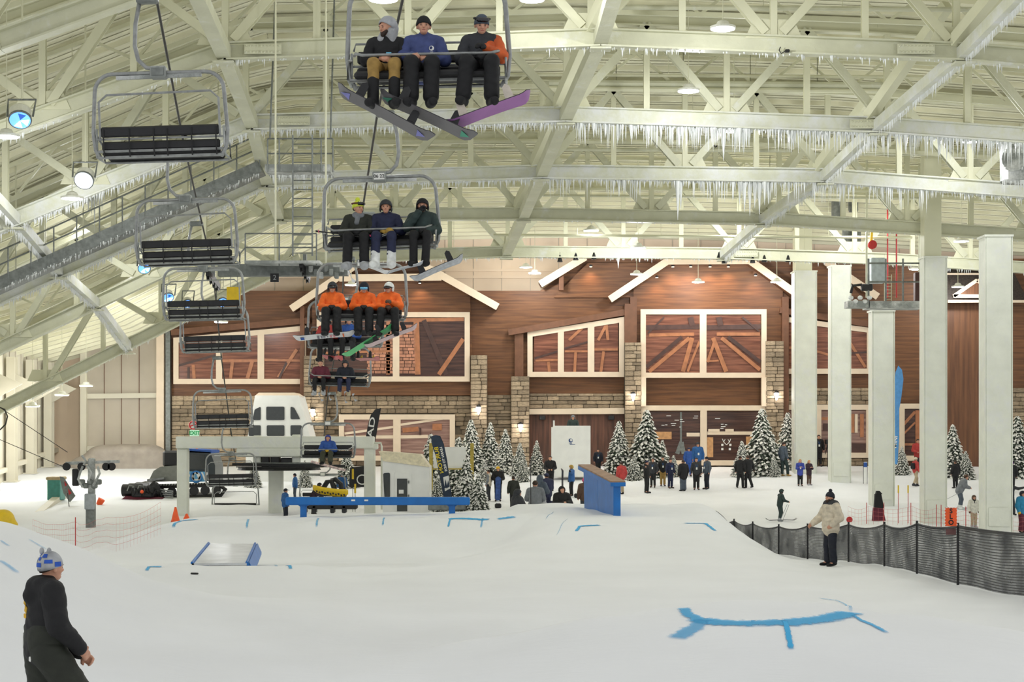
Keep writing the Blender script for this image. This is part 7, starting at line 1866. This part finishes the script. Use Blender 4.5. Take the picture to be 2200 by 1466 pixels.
for ch_, x_ in (('S', 397), ('N', 409), ('O', 421.5), ('W', 434)):
    text_mesh('letter', ch_, .56, M_white, Matrix.Translation(GP(x_, 1025, .075)) @ Matrix.Rotation(PI / 2, 4, 'X'), pn, .004, bold=.014)
MB().tube([GP(421.5, 1025, .1) + Vector((.27 * math.cos(q_), 0, .27 * math.sin(q_))) for q_ in np.linspace(0, 6.28, 17)[:-1]], .04, 5, closed=True).build('ring_mark', mat('ring_blue', srgb(40, 120, 190), rough=.4), pn)
MB().rbox(GP(372, 986, -.6), (.9, .8, .8), .1).build('exhaust_stack', M_black, gr)
MB().ball(GP(423, 961), .1, 8, 6).build('beacon', M_orange, gr)
for y_, off in ((1, 0), (2, 1.6)):
    tk = MB().tube([GP(322, 1060, .2 - off), GP(330, 1046, .2 - off), GP(470, 1042, .2 - off), GP(484, 1052, .2 - off), GP(474, 1066, .2 - off), GP(336, 1072, .2 - off)], .12, 6, closed=True).build('track', M_black, gr)
    for i in range(6): MB().lathe([(.22, -.1), (.22, .1)], GP(345 + i * 24, 1058 - i, .2 - off), 12, Matrix.Rotation(PI / 2, 3, 'X')).build('road_wheel', M_black, gr)
    for i in range(24): MB().box(GP(330 + i * 6, 1047 - i * .2, .2 - off) + Vector((0, 0, .1)), (.05, .5, .06)).build('track_cleat', M_steel, gr)
# rear tiller: drum shells, hoses and a dark red finishing flap on the snow
MB().rbox(GP(316, 1056, .2), (46 / F * dq2, 2.2, .62), .1).build('tiller_frame', M_black, gr)
for i in range(4): MB().lathe([(.2, -.55), (.3, -.5), (.3, .5), (.2, .55)], GP(286 + i * 12, 1054 - i * 2, .9), 12, Matrix.Rotation(PI / 2, 3, 'Y') @ Matrix.Rotation(.3 * i, 3, 'X')).build('tiller_drum', M_blackm, gr)
for i in range(9):
    a_ = GP(282 + i * 7, 1050 + (i % 3) * 5, 1.3); MB().tube([a_ - Vector((.2, 0, .12)), a_ + Vector((-.08, -.08, .14)), a_ + Vector((.12, -.06, .12)), a_ + Vector((.2, 0, -.16))], .03, 5).build('hydraulic_hose', M_steeld if i % 3 == 0 else M_blackm, gr)
MB().ball(GP(305, 1057, 1.5), .09, 8, 6).build('orange_marker', M_orange, gr)
MB().prism([GP(254, 1079, 1.4), GP(270, 1066, 1.2), GP(345, 1070, 1.2), GP(352, 1076, 1.4), GP(318, 1084, 1.6)], (0, .9, 0)).build('finisher_flap', C['maroon'], gr)
for i in range(5): MB().beam(GP(344 + i * 3, 1052 + i * 5, .7), GP(372, 1056 + i * 4, .7), .1, .06).build('grouser_bar', M_steel, gr)
MB().prism([GP(316, 1030, .4), GP(352, 1026, .4), GP(352, 1030, .4), GP(316, 1036, .4)], (0, 1.6, 0)).build('side_step', M_steel, gr)
# padded tarpaulin bank behind the groomer
blob('tarpaulin_heap', [('e', tuple(L(x, y, 1.25)), (w_, .7, h_)) for x, y, w_, h_ in ((215, 1005, 1.5, .8), (260, 1000, 1.4, .95), (305, 1000, 1.3, .9), (340, 1000, .9, .9), (235, 970, .8, .35), (290, 968, 1.0, .35), (330, 970, .8, .35))], .09, .35, mat('grey_tarpaulin', srgb(166, 156, 144), rough=.8, var=.06, scale=2, bump=.6, bscale=2.5))
tag(scn.objects['tarpaulin_heap'], 'tall heap wrapped in grey tarpaulin behind the tow post', 'tarpaulin')
# ------------------------------------------------------------------ tow post and left wall clutter
tp = thing('tow_lift_post', 'grey tow lift post with crossarm and pulleys on the left', 'lift post', hit(196, 1134))
dt = tp.location.y
MB().rbox(P(195, 1100, dt), (18 / F * dt, .35, 76 / F * dt), .03).build('lower_post', M_steeld, tp); MB().rbox(P(193, 1078, dt - .15), (20 / F * dt, .3, 34 / F * dt), .03).build('control_box', mat('box_grey', srgb(160, 166, 168), rough=.5), tp)
MB().rbox(P(197, 1025, dt), (13 / F * dt, .3, 80 / F * dt), .03).build('upper_post', M_iced, tp); MB().beam(P(142, 996, dt), P(256, 992, dt), .2, .12).build('crossarm', M_iced, tp)
for x in (143, 228, 175, 240): MB().lathe([(.12, -.04), (.16, -.04), (.12, 0), (.16, .04), (.12, .04)], P(x, 1003, dt - .1), 12, Matrix.Rotation(PI / 2, 3, 'X')).build('pulley', M_blackm, tp)
for (pts_) in ([(178, 1002), (172, 1016), (168, 1030), (178, 1048)], [(210, 1002), (214, 1018), (206, 1034), (200, 1044)], [(186, 1000), (196, 1016), (190, 1034)], [(176, 979), (184, 990), (180, 1000)]):
    MB().tube([P(x, y, dt - .2) for x, y in pts_], .05, 6).build('iced_linkage', M_iced, tp)
for i in range(5): MB().rbox(P(176 + i * 9, 1036 + (i % 2) * 8, dt - .1), (.22, .25, .22), .04).build('drive_part', M_steeld, tp)
MB().rbox(P(163, 1026, dt + .3), (.25, .3, .7), .04).build('dark_motor', M_black, tp)
for i, (x0, y0, x1, y1) in enumerate(((0, 876, 145, 972), (0, 945, 140, 1005))):
    o = MB().tube([P(x0 - 200, y0 - 130 + i * 40, dt + 4), P(x0, y0, dt + 2), P(x1, y1, dt)], .014, 5).build('tow_cable', M_rope); tag(o, ('upper' if i == 0 else 'lower') + ' thin tow cable running to the left photo edge', 'cable', 'tow cables')
lp_ = MB().tube([P(0, 876, dt + 1), P(10, 880, dt + 1), P(16, 895, dt + 1), P(12, 912, dt + 1), P(0, 924, dt + 1)], .03, 6).build('cable_loop', M_rope); tag(lp_, 'dark cable loop at the left photo edge', 'cable')
gb_ = hit(118, 1085); o = thing('green_bin', 'teal green bin against the left wall', 'bin', P(122, 1075, 80))
MB().rbox(P(121, 1052, 80), (28 / F * 80, 1.0, 46 / F * 80), .05).build('bin_body', mat('teal_bin', srgb(62, 132, 120), rough=.5), o); MB().rbox(P(121, 1028, 80), (32 / F * 80, 1.1, .15), .04).build('lid', mat('bin_lid', srgb(170, 150, 112), rough=.6), o)
o = MB().beam(P(52, 1140, 72), P(140, 1062, 82), .35, .5).build('wall_kerb', M_wallp); tag(o, 'pale kerb beam running along the foot of the left wall', 'kerb')
ypd = blob('yellow_pad', [('c', tuple(P(-14, 1122, 62)), tuple(P(8, 1118, 62)), .45, .4), ('c', tuple(P(8, 1122, 62)), tuple(P(26, 1130, 62)), .34, .22)], .05, .1, M_yellow); tag(ypd, 'yellow safety pad at the left photo edge', 'pad')
rg = thing('red_grey_banner', 'leaning grey board with red patches beside the tow post', 'board', P(148, 1075, 78))
MB().prism([P(128, 1024, 78), P(137, 1026, 78), P(162, 1066, 78), P(150, 1080, 78), P(136, 1060, 78)], (0, .04, 0)).build('board', M_steeld, rg)
for q_ in ([(138, 1034), (144, 1042), (140, 1046)], [(146, 1050), (154, 1060), (148, 1064)]): MB().prism([P(x, y, 77.95) for x, y in q_], (0, .02, 0)).build('red_patch', M_red, rg)
MB().tube([P(145, 1060, 77.9), P(151, 1108, 77)], .02, 5).build('stick', M_blackm, rg)
rbk = hit(212, 1085); o = MB().lathe([(.13, 0), (.17, .3)], rbk + Vector((0, 0, .0)), 12, Matrix.Rotation(.5, 3, 'Y')).build('orange_bucket', M_orange); tag(o, 'orange bucket tipped on the snow beside the tow post', 'bucket')

# ------------------------------------------------------------------ kiosk
gk = hit(1226, 1010); dk = 88.5
ki = thing('white_kiosk', 'tall white kiosk wall with a small round blue emblem before the entrance', 'kiosk', P(1226, 1015, dk))
MB().rbox(P(1228, 970, dk + .5), (80 / F * dk, 1.0, 110 / F * dk), .02).build('kiosk_body', M_white, ki)
MB().box(P(1187, 970, dk + .2), (.12, .6, 104 / F * dk)).build('side_fin', M_white, ki); MB().box(P(1190, 914, dk + .2), (.09, .09, .5)).build('corner_post', M_white, ki)
M_logo = mat('logo_navy', srgb(44, 74, 128), rough=.5)
em = emblem(ki, P(1226, 947, dk - .01) - ki.location, .11, M_logo); em.location = (0, -.02, 0)
MB().box(P(1230, 955, dk - .012), (.28, .01, .03)).build('emblem_caption', M_logo, ki)
Xk = P(1231, 922, dk + 1.4); Xk.z -= 1.05
person(pose_stand(armL='front', armR='front'), dict(jacket='darkgreen', pants='black', hat='helmet', hatc='grey', fat=.02), Xk, PI, 'person in dark green looking over the top of the white kiosk', 1.0, .034)
stg = MB().rbox(Xk - Vector((0, 0, .5)), (1.8, 1.2, .95), .03).build('kiosk_platform', M_white); tag(stg, 'white platform behind the kiosk carrying the standing person', 'platform')
# tripod by the badge-wearing man
g = hit(1778, 1003); t = thing('camera_tripod', 'camera on a dark tripod between two white columns', 'tripod', g)
hd_ = P(1778, 955, g.y)
for a_ in (0.3, 2.4, 4.5):
    f_ = g + Vector((.32 * math.cos(a_), .32 * math.sin(a_), 0)); f_.z = gz(f_.x, f_.y); MB().tube([hd_, f_], .02, 5).build('leg', M_blackm, t)
MB().rbox(hd_ + Vector((0, 0, .15)), (.24, .4, .25), .03).build('camera', M_black, t)
sp = thing('light_stand', 'thin dark pole standing at the snow crest by the crouching people', 'pole', P(1141, 1088, 62)); sp.location.z = gz(sp.location.x, 62)
MB().tube([sp.location, P(1140, 1020, 62), P(1141, 984, 62)], .016, 5).build('pole', M_blackm, sp)
for i, (x, y) in enumerate(((1240, 1070), (1070, 1092))):
    g = hit(x, y); o = MB().rbox(g + Vector((0, 0, .1)), (.3, .3, .22), .05).build('camera_bag', M_black); tag(o, ('dark camera bag on the snow beside the blue wall', 'small dark bag on the snow below the firs')[i], 'bag')
pl_ = hit(700, 1085)

# ------------------------------------------------------------------ flocked fir trees
M_fir = mat('fir_green', srgb(64, 76, 62), rough=.9, var=.2, scale=8, island=.3); M_flock = mat('flocking', srgb(236, 234, 226), rough=.9, var=.06, scale=8, island=.08); M_trunk = mat('fir_trunk', srgb(70, 54, 42), rough=.9)
def fir_meshes(seed, slim):
    r = random.Random(seed); green, white = MB(), MB()
    tiers = 18
    for i in range(tiers):
        h = .06 + .92 * (i / tiers) ** .96; R = slim * (1 - h) ** .85 * .5 + .015; nb = max(5, int(26 * (1 - h) + 5))
        for k in range(nb):
            a = 2 * math.pi * (k + r.random()) / nb; rr = R * r.uniform(.72, 1.06)
            tip = Vector((rr * math.cos(a), rr * math.sin(a), h - .05 - rr * .22 + r.uniform(-.015, .015))); root = Vector((0, 0, h + .015))
            sd = Vector((-math.sin(a), math.cos(a), 0)); w = .045 * (1 - h * .5)
            for (u0, u1, ws) in ((.15, .6, 1.0), (.5, 1.0, .9)):
                p, q = root.lerp(tip, u0), root.lerp(tip, u1); m_ = (p + q) / 2
                green.add([p, m_ + sd * w * ws + Vector((0, 0, -.012)), q, m_ - sd * w * ws + Vector((0, 0, -.012)), m_ + Vector((0, 0, -.03))], [(0, 1, 4), (1, 2, 4), (2, 3, 4), (3, 0, 4), (0, 3, 2, 1)])
                for z in range(3):
                    jx = sd * r.uniform(-.6, .6) * w + Vector((0, 0, r.uniform(.002, .014))); o_ = p.lerp(q, r.uniform(.3, 1.0)) + jx; s_ = w * r.uniform(.45, .85)
                    t_ = (q - p).normalized() * s_
                    white.add([o_ - t_, o_ + sd * s_ * .8, o_ + t_ * 1.1, o_ - sd * s_ * .8, o_ + Vector((0, 0, s_ * .75)), o_ - Vector((0, 0, s_ * .4))], [(0, 1, 4), (1, 2, 4), (2, 3, 4), (3, 0, 4), (1, 0, 5), (2, 1, 5), (3, 2, 5), (0, 3, 5)])
    return green, white
FM = []
for sd_i, slim in ((1, .70), (2, .84), (3, .60)):
    g_, w_ = fir_meshes(sd_i, slim); out_ = []
    for b, nm, mm in ((g_, 'branches', M_fir), (w_, 'snow_flocking', M_flock), (MB().lathe([(.022, -.02), (.018, .4), (.004, .95)], n=8), 'trunk', M_trunk)):
        me = bpy.data.meshes.new(nm); me.from_pydata([tuple(v) for v in b.v], [], b.f); me.materials.append(mm); out_.append((nm, me))
    FM.append(out_)
FIRS = [(1012, 893, 1012, 92, 0, 'tallest at the pillar left of the entrance'), (1053, 900, 1014, 92.5, 2, 'slim, second left of the entrance lantern'), (1086, 915, 1014, 91.5, 2, 'right under the entrance lantern'), (1117, 946, 1018, 90.5, 0, 'with the whitest crown at the entrance corner'), (1153, 941, 1014, 91, 2, 'standing before the left of the dark entrance'), (1122, 985, 1026, 88, 1, 'small white bush below the entrance lantern'), (1040, 985, 1024, 88, 1, 'low and broad behind the tan vest'),
        (1330, 896, 1012, 91, 0, 'left one of the pair beside the tall stone pillar'), (1390, 872, 1014, 90.5, 1, 'broadest and tallest right of the stone pillar'), (1362, 975, 1018, 88.5, 1, 'small low one between the tall pair'), (1447, 975, 1016, 90, 1, 'low one half hidden by the standing crowd'), (1423, 940, 1014, 91.5, 0, 'behind the tan-trousered person'),
        (1637, 869, 1006, 91, 1, 'tall one before the bar window edge'), (1594, 942, 1008, 90, 0, 'smaller one left of the tall bar window fir'), (1692, 878, 1003, 93.8, 2, 'partly hidden by the first white column'), (1662, 975, 1006, 90, 1, 'low one at the foot of the tall bar window fir'), (2047, 904, 1008, 90, 0, 'between the two tallest columns'), (2075, 965, 1012, 89, 1, 'low one beside the fir between the columns'), (2186, 886, 1008, 90, 1, 'cut by the right photo edge'), (1938, 955, 999, 91, 0, 'small one at the foot of the light blue flag'),
        (1002, 972, 1092, 70.5, 2, 'nearer one right of the navy flag'), (1028, 1010, 1094, 69.5, 0, 'lower one in front, right of the navy flag'), (925, 922, 1060, 79, 2, 'dark slim one behind the booth and navy flag'), (940, 1020, 1080, 74, 1, 'low one behind the navy flag foot'), (985, 930, 1040, 82, 0, 'behind the white notice board'), (745, 960, 1040, 86, 1, 'behind the sixth chair'), (545, 990, 1046, 86, 1, 'seen under the gantry beam on the left'), (655, 985, 1042, 86, 0, 'seen under the gantry beam in the middle')]
for (x, yt, yb_, d, kind, nm) in FIRS:
    X = (x - 1100) / F * d; z0 = gz(X, d); h = P(x, yt, d).z - z0
    t = thing('flocked_fir', 'snow-flocked fir ' + nm, 'tree', (X, d, z0 - .02), random.uniform(0, 6), 'snow-flocked firs'); t.scale = (h, h, h)
    for nm_, me in FM[kind]:
        o = bpy.data.objects.new(nm_, me); scn.collection.objects.link(o); o.parent = t
# low dark planter walls below the near firs
o = MB().rbox(P(962, 1086, 70), (84 / F * 70, .5, 22 / F * 70), .05).build('dark_snow_guard', M_steeld); tag(o, 'low grey guard panel at the foot of the firs by the blue rail', 'guard panel')
